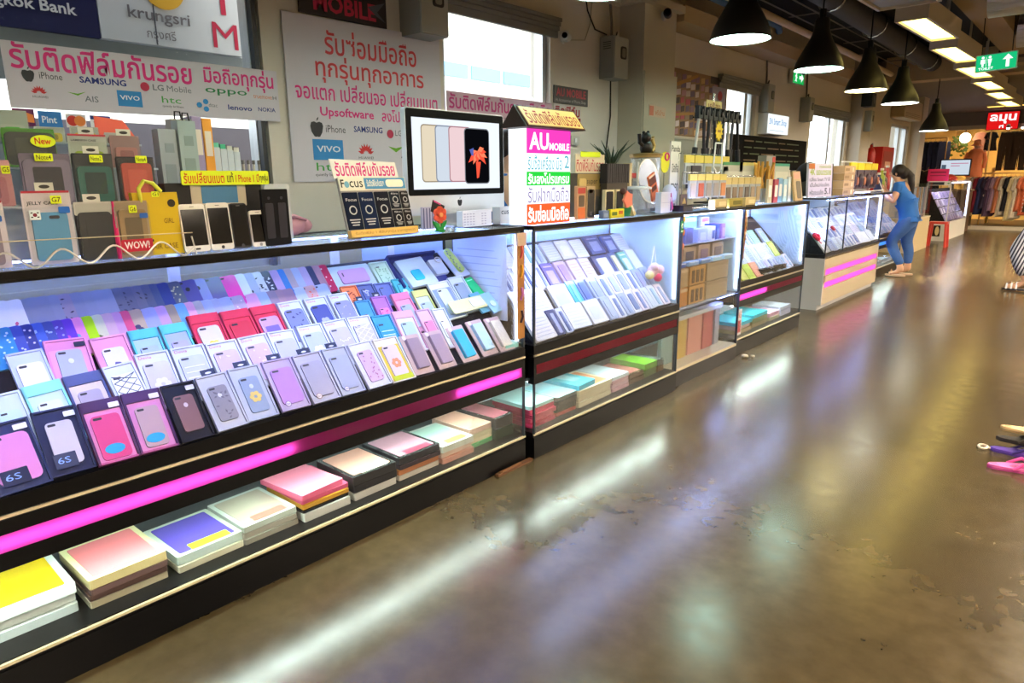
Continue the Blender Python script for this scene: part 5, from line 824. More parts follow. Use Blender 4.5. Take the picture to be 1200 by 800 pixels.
t = thing('focus_box', 'small white and blue box under the right corner of the computer', 'box', Fc(-2.33, 2.60, TZ)); MB().prism(rrect(.14, .085, .003, 2, 0, .043), 0, .05).build('box_body', mat('#c8ccd8', .5), t); q = MB(); q.prism([(.03, 0), (.07, 0), (.07, .085), (.045, .085)], .05, .051, 0); q.text('cus', -.06, -.005, .05, .068, .051, 1, bold=.01); q.build('print', [mat('#3c78b8', .5), mat('#283048', .5)], t)
t = thing('striped_card', 'grey striped packet standing left of the computer foot', 'packet', Fc(-2.34, 2.13, TZ)); MB().prism(rrect(.13, .10, .003, 2, 0, .05), 0, .01).build('card', mat('#a8a4c0', .5), t); q = MB()
for k in range(7): q.prism(rrect(.006, .09, .001, 1, -.055 + .018 * k, .05), .01, .011)
q.build('stripes', mat('#5c5878', .5), t)
# flower toy with black tag
def flower_toy(x, y, label, sc=1.0, tagged=True):
    t = thing('flower_toy', label, 'toy flower', Fc(x, y, TZ) @ Matrix.Scale(sc, 4)); q = MB()
    for sx in (-1, 1): q.prism([(0, .003), (sx * .012, .002), (sx * .034, .034), (sx * .038, .046), (sx * .012, .036), (0, .016)][::sx], 0, .012)
    q.prism(ell(.02, .006, 14, 0, .004), -.006, .018); q.build('leaf', mat('#148838', .45), t); MB().tube([(0, .012, .006), (0, .05, .006)], .003, 8).build('stem', mat('#d8d4c8', .5), t)
    q = MB()
    for k in range(6): a = R(60 * k + 30); q.prism(ell(.0155, .0155, 14, .021 * math.cos(a), .072 + .021 * math.sin(a)), .004, .014, 0)
    q.prism(ell(.016, .016, 14, 0, .072), .004, .016, 0); q.build('petals', mat('#e8583c', .5), t); MB().prism(ell(.010, .010, 14, 0, .072), .016, .019).build('flower_centre', mat('#e8a060', .5), t)
    if tagged: q = MB(); q.prism([(-.042, .088), (-.028, .135), (.038, .108), (.02, .06)], -.004, .0, 0); q.prism([(-.026, .128), (-.024, .134), (.016, .117), (.014, .112)], 0, .001, 1); q.build('black_tag', [mat('#18121a', .5), mat('#c83880', .5)], t)
    return t
flower_toy(-2.19, 2.035, 'orange flower toy with green leaves and a black tag before the computer')
# ---------------------------------------------------------------- lit sign box with a roof
t = thing('sign_box', 'upright lit box sign with pink, green and orange bands and a yellow roof', 'sign', Fc(-2.14, 2.742, TZ)); w = .352; h = .452
MB().box(-w/2, w/2, 0, h, -.11, 0).build('light_box', emitmat('#f2faff', 1.15), t)
q = MB(); SB = [(.75, 1.0, 0), (.56, .75, 1), (.415, .56, 2), (.22, .415, 1), (0, .22, 3)]
for (a, b, m_) in SB: q.box(-w/2 + .004, w/2, a * h, b * h, 0, .002, m_)
q.build('colour_bands', [emitmat('#e83cb0', 1.0), emitmat('#f4fbff', 1.1), emitmat('#28c83c', 1.0), emitmat('#f06030', 1.0)], t)
q = MB(); q.text('AU', -.155, -.005, .785 * h, .965 * h, .003, 0, bold=.03); q.text('MOBILE', .0, .165, .785 * h, .865 * h, .003, 0, bold=.03)
q.text('รับซื้อเครื่อง มือ', -.165, .105, .58 * h, .735 * h, .003, 1, bold=.004); q.text('2', .125, .165, .60 * h, .735 * h, .003, 1); q.text('รับลงโปรแกรม', -.165, .165, .43 * h, .55 * h, .003, 0, bold=.028); q.text('รับฝากมือถือ', -.165, .165, .235 * h, .40 * h, .003, 2); q.text('รับซ่อมมือถือ', -.165, .165, .025 * h, .205 * h, .003, 0, bold=.03)
q.build('lettering', [emitmat('#ffffff', 1.2), emitmat('#40a8b8', .9), emitmat('#8c78ac', .9)], t)
q = MB(); q.prism([(-.03, 0), (.13, 0), (.05, .10)], -.26, .208, 0, Matrix(((0, 0, 1, 0), (0, 1, 0, h), (-1, 0, 0, .045), (0, 0, 0, 1)))); q.build('roof', mat('#241408', .5), t)
tilt_ = math.degrees(math.atan2(.08, .10))
Mr = Matrix(((1, 0, 0, -.026), (0, math.cos(R(tilt_)), -math.sin(R(tilt_)), h), (0, math.sin(R(tilt_)) * -1, -math.cos(R(tilt_)) * -1, .076), (0, 0, 0, 1)))
Mr = T(-.026, h, .077) @ RX(-math.degrees(math.atan2(.08, .10)))
q = MB(); q.box(-.222, .222, .004, .122, 0, .003, 1, Mr); q.box(-.215, .215, .010, .116, .003, .0045, 0, Mr); q.text('รับติดฟิล์มกันรอย', -.20, .20, .018, .105, .005, 2, Mr, bold=.012); q.build('roof_panel', [mat('#f0c878', .45), mat('#5c2c10', .5), mat('#a83014', .5)], t)
# ================================================================== ON TOP OF THE SECOND AND FOLLOWING COUNTERS
def sbox(nm, cat, label, M, w, h, d, col, parts=(), group=None, rough=.45):
    """an upright box facing the aisle with printed patches (x, y, w, h, colour)"""
    r = thing(nm, label, cat, M, group); MB().prism(rrect(w, h, .004, 2, 0, h / 2), 0, d).build('box_body', mat(col, rough), r)
    for (px, py, pw, ph, pc, pn) in parts: MB().prism(rrect(pw, ph, min(pw, ph) * .15, 2, px, py), d, d + .0015).build(pn, mat(pc, .45), r)
    return r
sbox('film_box', 'film box', 'orange-topped slim film box next to the lit sign box', Fc(-2.2, 3.082, TZ), .078, .18, .02, '#b88c64', [(0, .155, .07, .03, '#b03c34', 'red_band'), (0, .10, .05, .06, '#584838', 'window'), (0, .035, .066, .06, '#c8642c', 'orange_print')])
sbox('film_box', 'film box', 'black slim film box with a tan border next to the lit sign box', Fc(-2.2, 3.172, TZ), .078, .178, .02, '#b09870', [(0, .085, .066, .15, '#2c2824', 'black_front'), (0, .15, .04, .02, '#8c5c40', 'window'), (0, .03, .02, .02, '#c8c0b8', 'mark')])
sbox('film_box', 'film box', 'orange and dark film box behind the lit sign edge', Fc(-2.25, 3.0, TZ), .06, .17, .02, '#d8682c', [(0, .10, .05, .08, '#6c625c', 'window')])
r = sbox('hardness_box', 'film box', 'big brown film display box marked 9H under a pink Thai card', Fc(-2.42, 3.435, TZ), .29, .25, .06, '#5e5040', [(-.02, .20, .25, .09, '#8c7440', 'tan_band'), (0, .06, .28, .11, '#4c4640', 'dark_front')]); q = MB(); q.text('9H', .08, .135, .165, .225, .062, bold=.03); q.text('super', -.05, .06, .18, .21, .062); q.build('lettering', mat('#2c2418', .5), r); q = MB(); q.prism(rrect(.07, .06, .015, 3, -.10, .19), .0615, .07, 0); q.build('folded_tag', mat('#c8a868', .5), r)
t = thing('thai_card', 'cream card with tall pink Thai letters on the brown film box', 'card', Fc(-2.37, 3.43, TZ + .252)); MB().box(-.15, .15, 0, .105, 0, .003).build('card', mat('#d8c8a8', .5), t); q = MB(); q.text('ติดฟิล์มกันรอย', -.14, .14, .008, .08, .0035, bold=.01); q.build('lettering', mat('#b8444c', .5), t); MB().prism(rrect(.2, .03, .004, 2, 0, .105), .003, .006).build('yellow_strip', YEL, t)
# black film rack and display
r = sbox('film_rack', 'rack', 'black rack of ridged film sleeves behind the orange flower toy', Fc(-2.35, 3.635, TZ + .19), .25, .115, .05, '#1d1a1c'); q = MB()
for k in range(11): q.box(-.115 + .022 * k, -.105 + .022 * k, .004, .112, .05, .054)
q.build('ridges', mat('#3a363a', .4), r); MB().box(-.115, .115, -.19, 0, .0, .045).build('stand_block', mat('#3c342c', .5), r); MB().box(.13, .155, -.02, .12, 0, .05).build('cream_post', mat('#c8b890', .5), r)
for k, (y, h) in enumerate(((3.42, .155), (3.53, .155))): sbox('film_sleeve', 'film sleeve', ['black film sleeve in a cream holder, left of two', 'black film sleeve in a cream holder, right of two'][k], Fc(-2.24, y, TZ), .095, h, .02, '#c4b48c', [(0, .085, .07, .12, '#16141a', 'black_front'), (0, .148, .08, .008, '#e0d4b0', 'top_edge')])
for k in range(3):
    t = thing('film_sleeve', ['front', 'middle', 'rear'][k] + ' leaning cream-yellow film sleeve beside the flower toy', 'film sleeve', Fc(-2.23 - .03 * k, 3.68 - .01 * k, TZ) @ RZ(38)); MB().prism(rrect(.022, .17, .003, 2, 0, .085), 0, .03).build('sleeve_body', mat(['#c8ac60', '#d8c088', '#b09850'][k], .45), t); MB().prism(rrect(.014, .12, .002, 2, 0, .09), .03, .031).build('label_strip', mat('#e8dcb8', .5), t)
r = sbox('yellow_tag_box', 'box', 'little yellow price block at the front edge of the second counter', Fc(-2.13, 3.335, TZ), .14, .05, .02, '#d8cc20', [(-.03, .025, .05, .02, '#5c7020', 'green_print'), (.035, .03, .04, .02, '#b05c18', 'red_print')])
sbox('blue_box', 'box', 'small grey-blue packet left of the yellow price block', Fc(-2.15, 3.235, TZ), .06, .045, .03, '#6c7c9c', [(0, .02, .04, .02, '#8c9cbc', 'print')])
t = thing('flower_toy', 'salmon pink flower toy in a green pot on the second counter', 'toy flower', T(-2.18, 3.53, TZ)); MB().lathe([(.028, 0), (.038, .05), (.036, .05)], 18).build('pot', mat('#1c6a3c', .5), t, smooth=True); q = MB(); q.prism([(.055 * math.cos(R(36 * k)) * (1 if k % 2 else .72), .055 * math.sin(R(36 * k)) * (1 if k % 2 else .72) + .0) for k in range(10)], 0, .012, 0, T(.01, 0, .095) @ FACE); q.build('petals', mat('#e07c64', .5), t); MB().tube([(0, 0, .05), (.005, 0, .095)], .004, 6).build('stem', mat('#3c7c3c', .5), t)
q = MB(); q.ball(.02, (0, -.03, .145), 0, 10); q.build('dark_head', mat('#4a2c28', .6), t, smooth=True)
# plant in a red tray
t = thing('potted_plant', 'spiky green plant in a red tray behind the black film rack', 'plant', T(-2.62, 4.05, TZ + .25)); q = MB()
for k in range(16):
    a = 2 * math.pi * k / 16 + .3 * (k % 3); l = .13 + .05 * ((k * 5) % 4) / 3; s_ = .5 + .28 * (k % 4); q.tube([(0, 0, .03), (l * .35 * s_ * math.cos(a), l * .35 * s_ * math.sin(a), .03 + l * .6), (l * .8 * s_ * math.cos(a), l * .8 * s_ * math.sin(a), .03 + l)], [.010, .007, .001], 6)
q.build('leaves', mat('#34402c', .6), t, smooth=True); MB().lathe([(.05, 0), (.075, .05), (.07, .05), (.05, .03)], 18).build('pot', mat('#5c2a24', .5), t)
t = thing('red_tray', 'dark red flat tray carrying the spiky plant', 'tray', T(-2.62, 4.06, TZ + .22)); MB().box(-.06, .06, -.16, .22, 0, .012).build('tray_base', mat('#982820', .5), t); q = MB(); q.box(.05, .06, -.16, .22, .012, .035); q.box(-.06, -.05, -.16, .22, .012, .035); q.build('tray_rim', mat('#a83028', .5), t)
r = sbox('drawer_box', 'box', 'dark brown box under the red tray on the second counter', Fc(-2.62, 4.02, TZ), .3, .215, .1, '#3a302a', [(0, .1, .24, .12, '#2a2420', 'front_panel')])
# clear jug and cylinders
def clear_jar(M, label, r_, h, cat='jar', lid='#b8bcc0', content=None):
    t = thing('clear_jar', label, cat, M); MB().lathe([(r_ * .92, 0), (r_, h * .1), (r_, h * .9), (r_ * .95, h)], 22).build('jar_body', TUB, t, smooth=True); MB().lathe([(r_ * 1.04, h), (r_ * 1.04, h + .012), (r_ * .7, h + .02)], 22).build('lid', mat(lid, .4), t, smooth=True)
    if content: MB().cyl(r_ * .8, .006, h * .55, 18).build('contents', mat(content, .6), t)
    return t
clear_jar(T(-2.32, 3.90, TZ), 'clear plastic tub with a clip lid in front of the mirror', .085, .15, 'tub', '#c4c8d0'); t_ = bpy.data.objects['clear_jar']; MB().tube([(0, 0, .15), (0, 0, .32)], .006, 8).build('straw', mat('#d0c8bc', .5), t_)
clear_jar(T(-2.56, 4.40, TZ), 'tall clear jar with a gold base carrying a black figurine', .11, .36, 'jar', '#a8884c', '#8c8a84')
t = thing('figurine', 'small black cat-like figurine with raised arms on the tall clear jar', 'figurine', T(-2.56, 4.40, TZ + .38)); q = MB(); q.ball(.055, (0, 0, .05), 0, 14, (.8, 1, 1)); q.ball(.04, (0, -.01, .115), 0, 12); q.ball(.012, (0, -.04, .15), 0, 8); q.ball(.012, (0, .02, .155), 0, 8); q.tube([(0, -.04, .06), (0, -.09, .08), (0, -.1, .14)], .014, 8); q.build('figure_body', mat('#15110e', .4), t, smooth=True); q = MB(); q.tube([(.03, .03, .02), (.03, .06, .06), (.02, .045, .11)], .014, 8); q.tube([(.02, .08, .03), (.0, .10, .09), (0, .09, .13)], .010, 8); q.build('gold_scarf', mat('#a08c54', .4, .5), t, smooth=True); MB().lathe([(.12, -.008), (.12, .004), (.08, .012)], 20).build('plinth', mat('#7c6434', .4, .4), t)
# oval mirror with an orange card
t = thing('vanity_mirror', 'rounded silver mirror on a dark foot on the second counter', 'mirror', Fc(-2.34, 4.06, TZ) @ RX(-8)); MB().prism(ell(.14, .145, 28, .04, .20), 0, .012).build('frame', mat('#b4b0a4', .3, .6), t); MB().prism(ell(.13, .135, 28, .04, .20), .012, .014).build('mirror_glass', mat('#98a4bc', .2, .35), t); q = MB(); q.box(-.05, .05, 0, .02, -.05, .05); q.box(-.012, .012, .02, .07, 0, .01); q.build('foot', mat('#2c2c30', .4), t)
t = thing('orange_packet', 'tilted orange and black packet leaning against the mirror', 'packet', Fc(-2.27, 4.03, TZ + .085) @ RZ(24)); MB().prism(rrect(.085, .17, .004, 2, 0, .085), 0, .012).build('packet_body', mat('#d87048', .45), t); q = MB(); q.prism(rrect(.083, .06, .003, 2, 0, .135), .012, .0135); q.box(-.03, .03, .06, .09, .012, .0135); q.build('print', mat('#582018', .5), t); MB().prism(rrect(.08, .012, .003, 2, 0, .16), .0135, .0145).build('top_stripe', mat('#e8d0bc', .5), t)
r = sbox('white_grid_box', 'box', 'white gridded box under the orange packet at the counter front', Fc(-2.2, 3.98, TZ), .12, .13, .04, '#c4c8e0', [(0, .065, .1, .004, '#a8acd0', 'line')]); 
for k, (c, y, nm) in enumerate((('#3a3c74', 4.07, 'indigo'), ('#8c2c50', 4.13, 'maroon'), ('#b05068', 4.10, 'rose'))): r = sbox('film_packet_box', 'box', nm + ' packet leaning in the small dark stand by the mirror', Fc(-2.19 - .02 * k, y, TZ + .01) @ RZ(18), .06, .11, .012, c, [(0, .07, .04, .03, '#c0a8b8', 'print')])
t = thing('card_stand', 'little black stand with a gold picture card at the end of the second counter', 'stand', Fc(-2.16, 4.235, TZ)); MB().box(-.07, .07, 0, .04, -.05, .03).build('base', mat('#171316', .4), t); MB().prism(rrect(.1, .075, .003, 2, 0, .075), -.01, -.006).build('picture_card', mat('#584c54', .5), t); MB().prism([(-.02, .05), (.03, .05), (.02, .075), (.005, .09), (-.01, .07)], -.006, -.004).build('gold_print', mat('#c8b078', .5), t)
# price board with three tags and a Pandora-like round yellow tag
t = thing('price_board', 'narrow white board with three handwritten black Thai words', 'price board', Fc(-2.55, 4.80, TZ)); MB().box(-.075, .075, 0, .485, 0, .012).build('board', mat('#cfc8bc', .5), t); q = MB(); q.text('Panda', -.065, .065, .41, .455, .0125, bold=.02); q.text('มือถือ', -.05, .05, .26, .325, .0125, bold=.02); q.text('ราคา', -.06, .06, .12, .18, .0125, bold=.02); q.build('lettering', mat('#35302c', .5), t)
t = thing('round_tag', 'round yellow tag with a pink ring hanging beside the handwritten board', 'tag', Fc(-2.52, 4.60, TZ + .27)); MB().prism(ell(.065, .075, 20, 0, .06), 0, .006).build('tag_body', mat('#d8d020', .5), t); q = MB(); q.tube([(.02 + .03 * math.cos(R(30 * k)), .10 + .025 * math.sin(R(30 * k)), .009) for k in range(12)], .006, 6, closed=True); q.build('pink_ring', mat('#d83878', .5), t); MB().tube([(0, -.27, .0), (0, 0, .0)], .004, 6).build('stick', mat('#8c8878', .5), t)
t = thing('bunny_ears', 'white and grey round cushion-like charm behind the leaning packets', 'charm', T(-2.42, 4.50, TZ)); q = MB(); q.ball(.075, (0, 0, .10), 0, 16, (.6, 1, 1)); q.build('charm_body', mat('#b4b0c0', .6), t, smooth=True); q = MB(); q.box(-.03, .03, -.04, .04, 0, .04); q.build('foot', mat('#4c484c', .5), t)
# --- racks of hanging goods over the cabinet and the pink-lit counter
def pack_rack(label, x, y0, y1, z, cols, nmlab, h=.17, hdr='#d8c468', nmcat='charm pack'):
    r = thing('wire_rack', label, 'rack', T(x, (y0 + y1) / 2, TZ)); L = y1 - y0; q = MB(); zz = z - TZ
    for s_ in (-1, 1): q.tube([(-.06, s_ * L / 2, 0), (-.06, s_ * L / 2, zz + h + .01)], .004, 6)
    q.tube([(-.06, -L / 2, zz + h + .01), (-.06, L / 2, zz + h + .01)], .004, 6); q.tube([(.02, -L / 2, .004), (.02, L / 2, .004)], .004, 6); q.tube([(-.06, -L / 2, .004), (-.06, L / 2, .004)], .004, 6); q.build('wire_frame', CHROME, r)
    n = len(cols); p = L / n
    for k, c in enumerate(cols):
        t = thing('hanging_pack', '%s, %s along the %s' % (nmlab, ORD[k], label.split(' carrying')[0]), nmcat, Fc(x - .02, y0 + p * (k + .5), z)); MB().prism(rrect(p * .86, h * .72, .004, 2, 0, h * .36), 0, .014).build('sleeve', FROST, t); MB().prism(rrect(p * .6, h * .56, .006, 2, 0, h * .34), .004, .020).build('goods', mat(c, .5), t); MB().prism(rrect(p * .86, h * .26, .003, 2, 0, h * .86), 0, .016).build('header', mat(hdr, .5), t)
pack_rack('yellow-topped pack rack nearest on the narrow cabinet carrying charms', -2.26, 4.50, 5.12, TZ + .075, ['#a8988c', '#b4543c', '#8c8478', '#9c9086', '#c07c4c'], 'yellow-topped charm pack', .17)
pack_rack('brown pack rack over the cabinet joint carrying straps', -2.28, 5.14, 5.86, TZ + .02, ['#6c5c4c', '#7c6854', '#8c7460', '#5c5048', '#94806c', '#a08868'], 'brown strap pack', .20, '#c8b070')
pack_rack('rear pack rack behind the yellow-topped rack carrying cases', -2.48, 4.85, 5.65, TZ + .17, ['#6c6a60', '#787468', '#847c58', '#7c7a6c', '#908c7c'], 'grey upright case pack', .22, '#d0b84c')
for k, (y, w, c) in enumerate(((4.72, .2, '#c8b480'), (4.98, .24, '#a09040'), (5.25, .2, '#c0ac78'))):
    r = sbox('cream_box', 'box', '%s cream and olive box along the front edge of the cabinet top' % ['nearest', 'middle', 'farthest'][k], Fc(-2.17, y, TZ), w, .068, .05, c, [(.02, .036, w * .6, .03, ['#e0d0a0', '#6c6820', '#d8c898'][k], 'print'), (0, .006, w * .9, .008, '#302c18', 'base_line')])
r = sbox('red_frame_box', 'box', 'purple and black small device box beside the handwritten board', Fc(-2.52, 5.02, TZ + .14), .15, .17, .05, '#28222a', [(0, .06, .1, .07, '#8c2848', 'screen_print')])
t = thing('white_frame_stand', 'open white metal frame leaning among the packs on the cabinet', 'frame', Fc(-2.40, 5.28, TZ + .08)); q = MB()
for a, b in (((-.12, .22), (-.10, .40)), ((-.10, .40), (.02, .40)), ((-.12, .22), (.10, .08)), ((.02, .40), (.03, .2))): q.tube([(a[0], a[1], 0), (b[0], b[1], 0)], .006, 6)
q.build('frame_bar', mat('#d8d4d0', .4), t); MB().box(-.1, .1, -.08, .08, -.012, -.004).build('base', mat('#5c5448', .5), t)
# selfie sticks hanging on a bar by the window
t = thing('stick_stand', 'pale yellow sign stand holding a bunch of black selfie sticks', 'stand', T(-2.72, 5.78, TZ)); MB().tube([(0, 0, 0), (0, 0, .92)], .012, 8).build('post', CHROME, t); MB().box(.004, .010, -.15, .15, .78, .86).build('sign_card', mat('#d8c478', .5), t); q = MB(); q.text('เครื่อง', -.12, .12, .79, .85, 0, 0, T(.011, 0, 0) @ FACE, bold=.02); q.build('lettering', mat('#8c4c18', .5), t); MB().tube([(.03, -.42, .70), (.03, .42, .70)], .006, 6).build('hanger_bar', BLACK, t); MB().box(-.08, .08, -.12, .12, -.0, .012).build('base', DARK, t)
for k in range(9):
    y = 5.40 + .095 * k; s = thing('selfie_stick', 'selfie stick with a dark handle, %s along the bar under the pale sign' % ORD[k], 'selfie stick', T(-2.66, y, TZ)); lean = .03 * ((k * 3) % 5 - 2); rod = ['#a8a4a0', '#2a2830', '#222026', '#34323a', '#1c1a20', '#26242a', '#b4b0ac', '#2a2a34', '#1e1c22'][k]
    MB().tube([(0, lean, .34), (0, 0, .70)], .014, 8).build('rod', mat(rod, .35, .3), s); MB().tube([(0, lean * 1.7, .05), (0, lean, .34), (0, lean * .7, .46)], .024, 10).build('handle', mat(['#16161a', '#1a1a20', '#202028'][k % 3], .5), s)
    q = MB(); q.box(-.018, .018, -.036, .036, .69, .72); q.box(-.018, .018, -.040, -.022, .70, .79); q.box(-.018, .018, .022, .040, .70, .765); q.tube([(0, 0, .716), (.0, .03 * (-1) ** k, .79)], .009, 6); q.build('clamp', mat('#141418', .5), s)
t = thing('star_tag', 'spiky yellow paper star stuck on the selfie sticks', 'tag', Fc(-2.61, 5.68, TZ + .60)); MB().prism([(.075 * math.cos(R(15 * k)) * (1 if k % 2 else .68), .085 * math.sin(R(15 * k)) * (1 if k % 2 else .68)) for k in range(24)], 0, .004).build('star', mat('#e8c418', .5), t); MB().prism(rrect(.06, .02, .002), .004, .005).build('print', mat('#a07010', .5), t)
# containers farther along
r = sbox('red_box', 'box', 'red and grey box among the packs before the black banner', Fc(-2.52, 6.45, TZ + .17), .22, .24, .08, '#8c8880', [(.07, .12, .07, .22, '#b83020', 'red_panel')])
t = thing('orange_container', 'tall bin of orange-gold chains on the pink-lit counter', 'bin', T(-2.44, 6.28, TZ)); MB().box(-.08, .08, -.2, .2, 0, .12).build('bin_body', FROST, t); q = MB()
for k in range(16): q.tube([(.05 * math.sin(k), -.18 + .024 * k, .02), (.05 * math.sin(k * 1.7), -.175 + .024 * k, .33 + .03 * math.sin(k * 2.3))], .012, 6)
q.build('chains', mat('#d09c48', .4, .3), t)
for k, (y, c, hc) in enumerate(((5.72, '#a8a494', '#2c7c48'), (6.05, '#b0ac98', '#c8b860'), (6.86, '#a8a898', '#2c8c70'))):
    r = sbox('lidded_box', 'box', ['green-lidded clear box behind the brown straps', 'yellow-lidded clear box behind the gold chains', 'teal-lidded clear box before the black banner'][k], Fc(-2.58, y, TZ + .12), .40, .20, .1, c, [(0, .09, .34, .12, '#c0bcac', 'front_panel')]); MB().box(-.2, .2, .2, .225, 0, .1).build('lid', mat(hc, .4), r)
    MB().box(-.18, .18, -.12, 0, .01, .09).build('foot', mat('#55504a', .5), r)
for k, (y, c, h) in enumerate(((6.12, '#a8384c', .20), (6.22, '#70a0c8', .21), (6.34, '#a8cce0', .20), (6.46, '#d8e0e4', .22), (6.58, '#c0d8e8', .20), (5.98, '#c8b898', .2))):
    sbox('card_pack', 'card pack', ['crimson', 'blue', 'sky blue', 'white', 'pale blue', 'sand'][k] + ' card pack standing on the front of the pink-lit counter', Fc(-2.27, y, TZ), .095, h, .02, c, [(0, h * .5, .06, h * .5, '#e8e4e0', 'print')])
r = sbox('picture_frame', 'frame', 'tan picture frame with dark print at the end of the pink-lit counter', Fc(-2.22, 6.58, TZ) @ RX(-10), .2, .27, .02, '#b8986c', [(.02, .10, .12, .16, '#5c503c', 'picture'), (0, .23, .16, .06, '#d89078', 'salmon_card')])
# --- white counter top
r = thing('advert_board', 'white advert board with green Thai heading and the figure 5.1', 'advert board', Fc(-2.50, 8.15, TZ) @ RX(-3) @ Matrix.Scale(1.1, 4)); MB().box(-.37, .37, 0, .33, -.02, 0).build('board', mat('#c4bcc8', .5), r); MB().box(.37, .40, 0, .33, -.1, 0).build('side_panel', mat('#121016', .5), r)
q = MB(); q.text('4K แอนดรอย', -.33, .33, .215, .275, .001, 0, bold=.03); q.text('ทดลองใช้', -.05, .32, .285, .315, .001, 0, bold=.02); q.text('เปลี่ยน Smart TV ให้', -.34, .30, .155, .195, .001, 1, bold=.015); q.text('เป็นใหม่ก่อนใคร', -.32, .28, .10, .14, .001, 1, bold=.015); q.text('พร้อมระบบเสียง', -.33, .1, .02, .075, .001, 1, bold=.015); q.text('5.1', .13, .32, .02, .085, .001, 1, bold=.03); q.prism(rrect(.18, .05, .01, 3, -.28, .30), .0, .001, 2)
q.build('lettering', [mat('#8ca018', .5), mat('#2c2830', .5), mat('#b06018', .5)], r)
for k in range(4): sbox('carton', 'carton', ['bottom', 'second', 'third', 'top'][k] + ' tan carton of the pile beside the advert board', Fc(-2.62, 8.92, TZ + .086 * k), .44, .083, .2, ['#b09060', '#bc9c6c', '#a88858', '#b8986c'][k], [(-.1, .04, .16, .03, '#8c6c3c', 'print'), (.12, .04, .06, .05, '#d8c8a0', 'label')])
t = thing('black_bag', 'black cap-shaped bag lying on the white counter behind the cartons', 'bag', T(-2.74, 8.35, TZ)); q = MB(); q.ball(.2, (0, .1, .24), 0, 16, (.7, 1.2, .75)); q.build('bag_body', mat('#17161b', .6), t, smooth=True); MB().box(-.12, .12, -.1, .32, 0, .22).build('box_base', mat('#4a443c', .6), t)
rk = thing('toy_rack', 'white wire rack of yellow-headed toy packs by the woman', 'rack', T(-2.58, 9.98, TZ)); q = MB()
for s_ in (-.72, .72): q.tube([(-.05, s_, 0), (-.05, s_, .40)], .008, 6); q.tube([(.14, s_, 0), (-.05, s_, .40)], .008, 6)
for z in (.40, .04): q.tube([(-.05, -.72, z), (-.05, .72, z)], .008, 6)
q.tube([(.14, -.72, .03), (.14, .72, .03)], .008, 6); q.build('wire_frame', mat('#d8d4d0', .4), rk)
for k in range(4):
    t = thing('toy_pack', 'yellow-headed dark toy pack, %s along the white wire rack' % ORD[k], 'toy pack', Fc(-2.55, 9.48 + .33 * k, TZ + .06)); MB().prism(rrect(.28, .24, .01, 3, 0, .12), 0, .02).build('card', mat('#4c3c48', .5), t); MB().prism(rrect(.3, .085, .005, 2, 0, .285), 0, .022).build('header', mat('#d8c020', .5), t); q = MB(); q.ball(.09, (0, .11, .03), 0, 14, (1, 1, .4)); q.build('toy', mat(['#38283c', '#302430', '#3c2c38', '#443040'][k], .4), t, smooth=True); q = MB(); q.prism(ell(.035, .05, 14, .05, .1), .03, .072); q.build('toy_face', mat('#a8684c', .5), t)
for k, (y, c, h) in enumerate(((10.86, '#38406c', .24), (11.0, '#98a838', .30), (11.14, '#584c30', .26), (11.3, '#a83428', .34))):
    t = thing('display_bottle', ['navy', 'lime green', 'olive brown', 'red'][k] + ' bottle standing on the counter by the woman', 'bottle', T(-2.56, y, TZ)); MB().lathe([(.05, 0), (.055, .02), (.05, h * .7), (.02, h * .85), (.02, h)], 16).build('bottle_body', mat(c, .4), t, smooth=True); MB().cyl(.024, h, h + .03, 12).build('cap', mat('#d8d0c0', .5), t)
# ================================================================== ON THE WALL
SIGNW = mat('#cfc8d0', .6); PINK = mat('#d8287c', .5); REDL = mat('#cf3a42', .5); INKB = mat('#2a2a30', .5)
def apple(q, x, y, s, z, m, M=None):
    q.prism([(x + s * a, y + s * b) for a, b in ((0, .30), (.18, .36), (.36, .30), (.42, .12), (.34, -.22), (.18, -.46), (.06, -.48), (0, -.45), (-.06, -.48), (-.18, -.46), (-.36, -.2), (-.42, .1), (-.34, .32), (-.16, .36))], z, z + .001, m, M); q.prism([(x + s * a, y + s * b) for a, b in ((.0, .40), (.10, .46), (.16, .62), (.04, .54))], z, z + .001, m, M)
def petals(q, x, y, s, z, m):
    for k in range(8):
        a = R(15 + k * 150 / 7); px, py = math.cos(a), math.sin(a); q.prism([(x + px * s * .15 - py * s * .02, y + py * s * .15 + px * s * .02), (x + px * s * .35 + py * s * .10, y + py * s * .35 - px * s * .10), (x + px * s * .62, y + py * s * .62), (x + px * s * .35 - py * s * .10, y + py * s * .35 + px * s * .10)], z, z + .001, m)
LM = [INKB, mat('#22307c', .5), mat('#b02848', .5), mat('#70747c', .5), mat('#2c7c4c', .5), mat('#d86c30', .5), mat('#d03438', .5), mat('#6aa428', .5), mat('#2c84c4', .5), mat('#e4e4ea', .5), mat('#48a048', .5)]
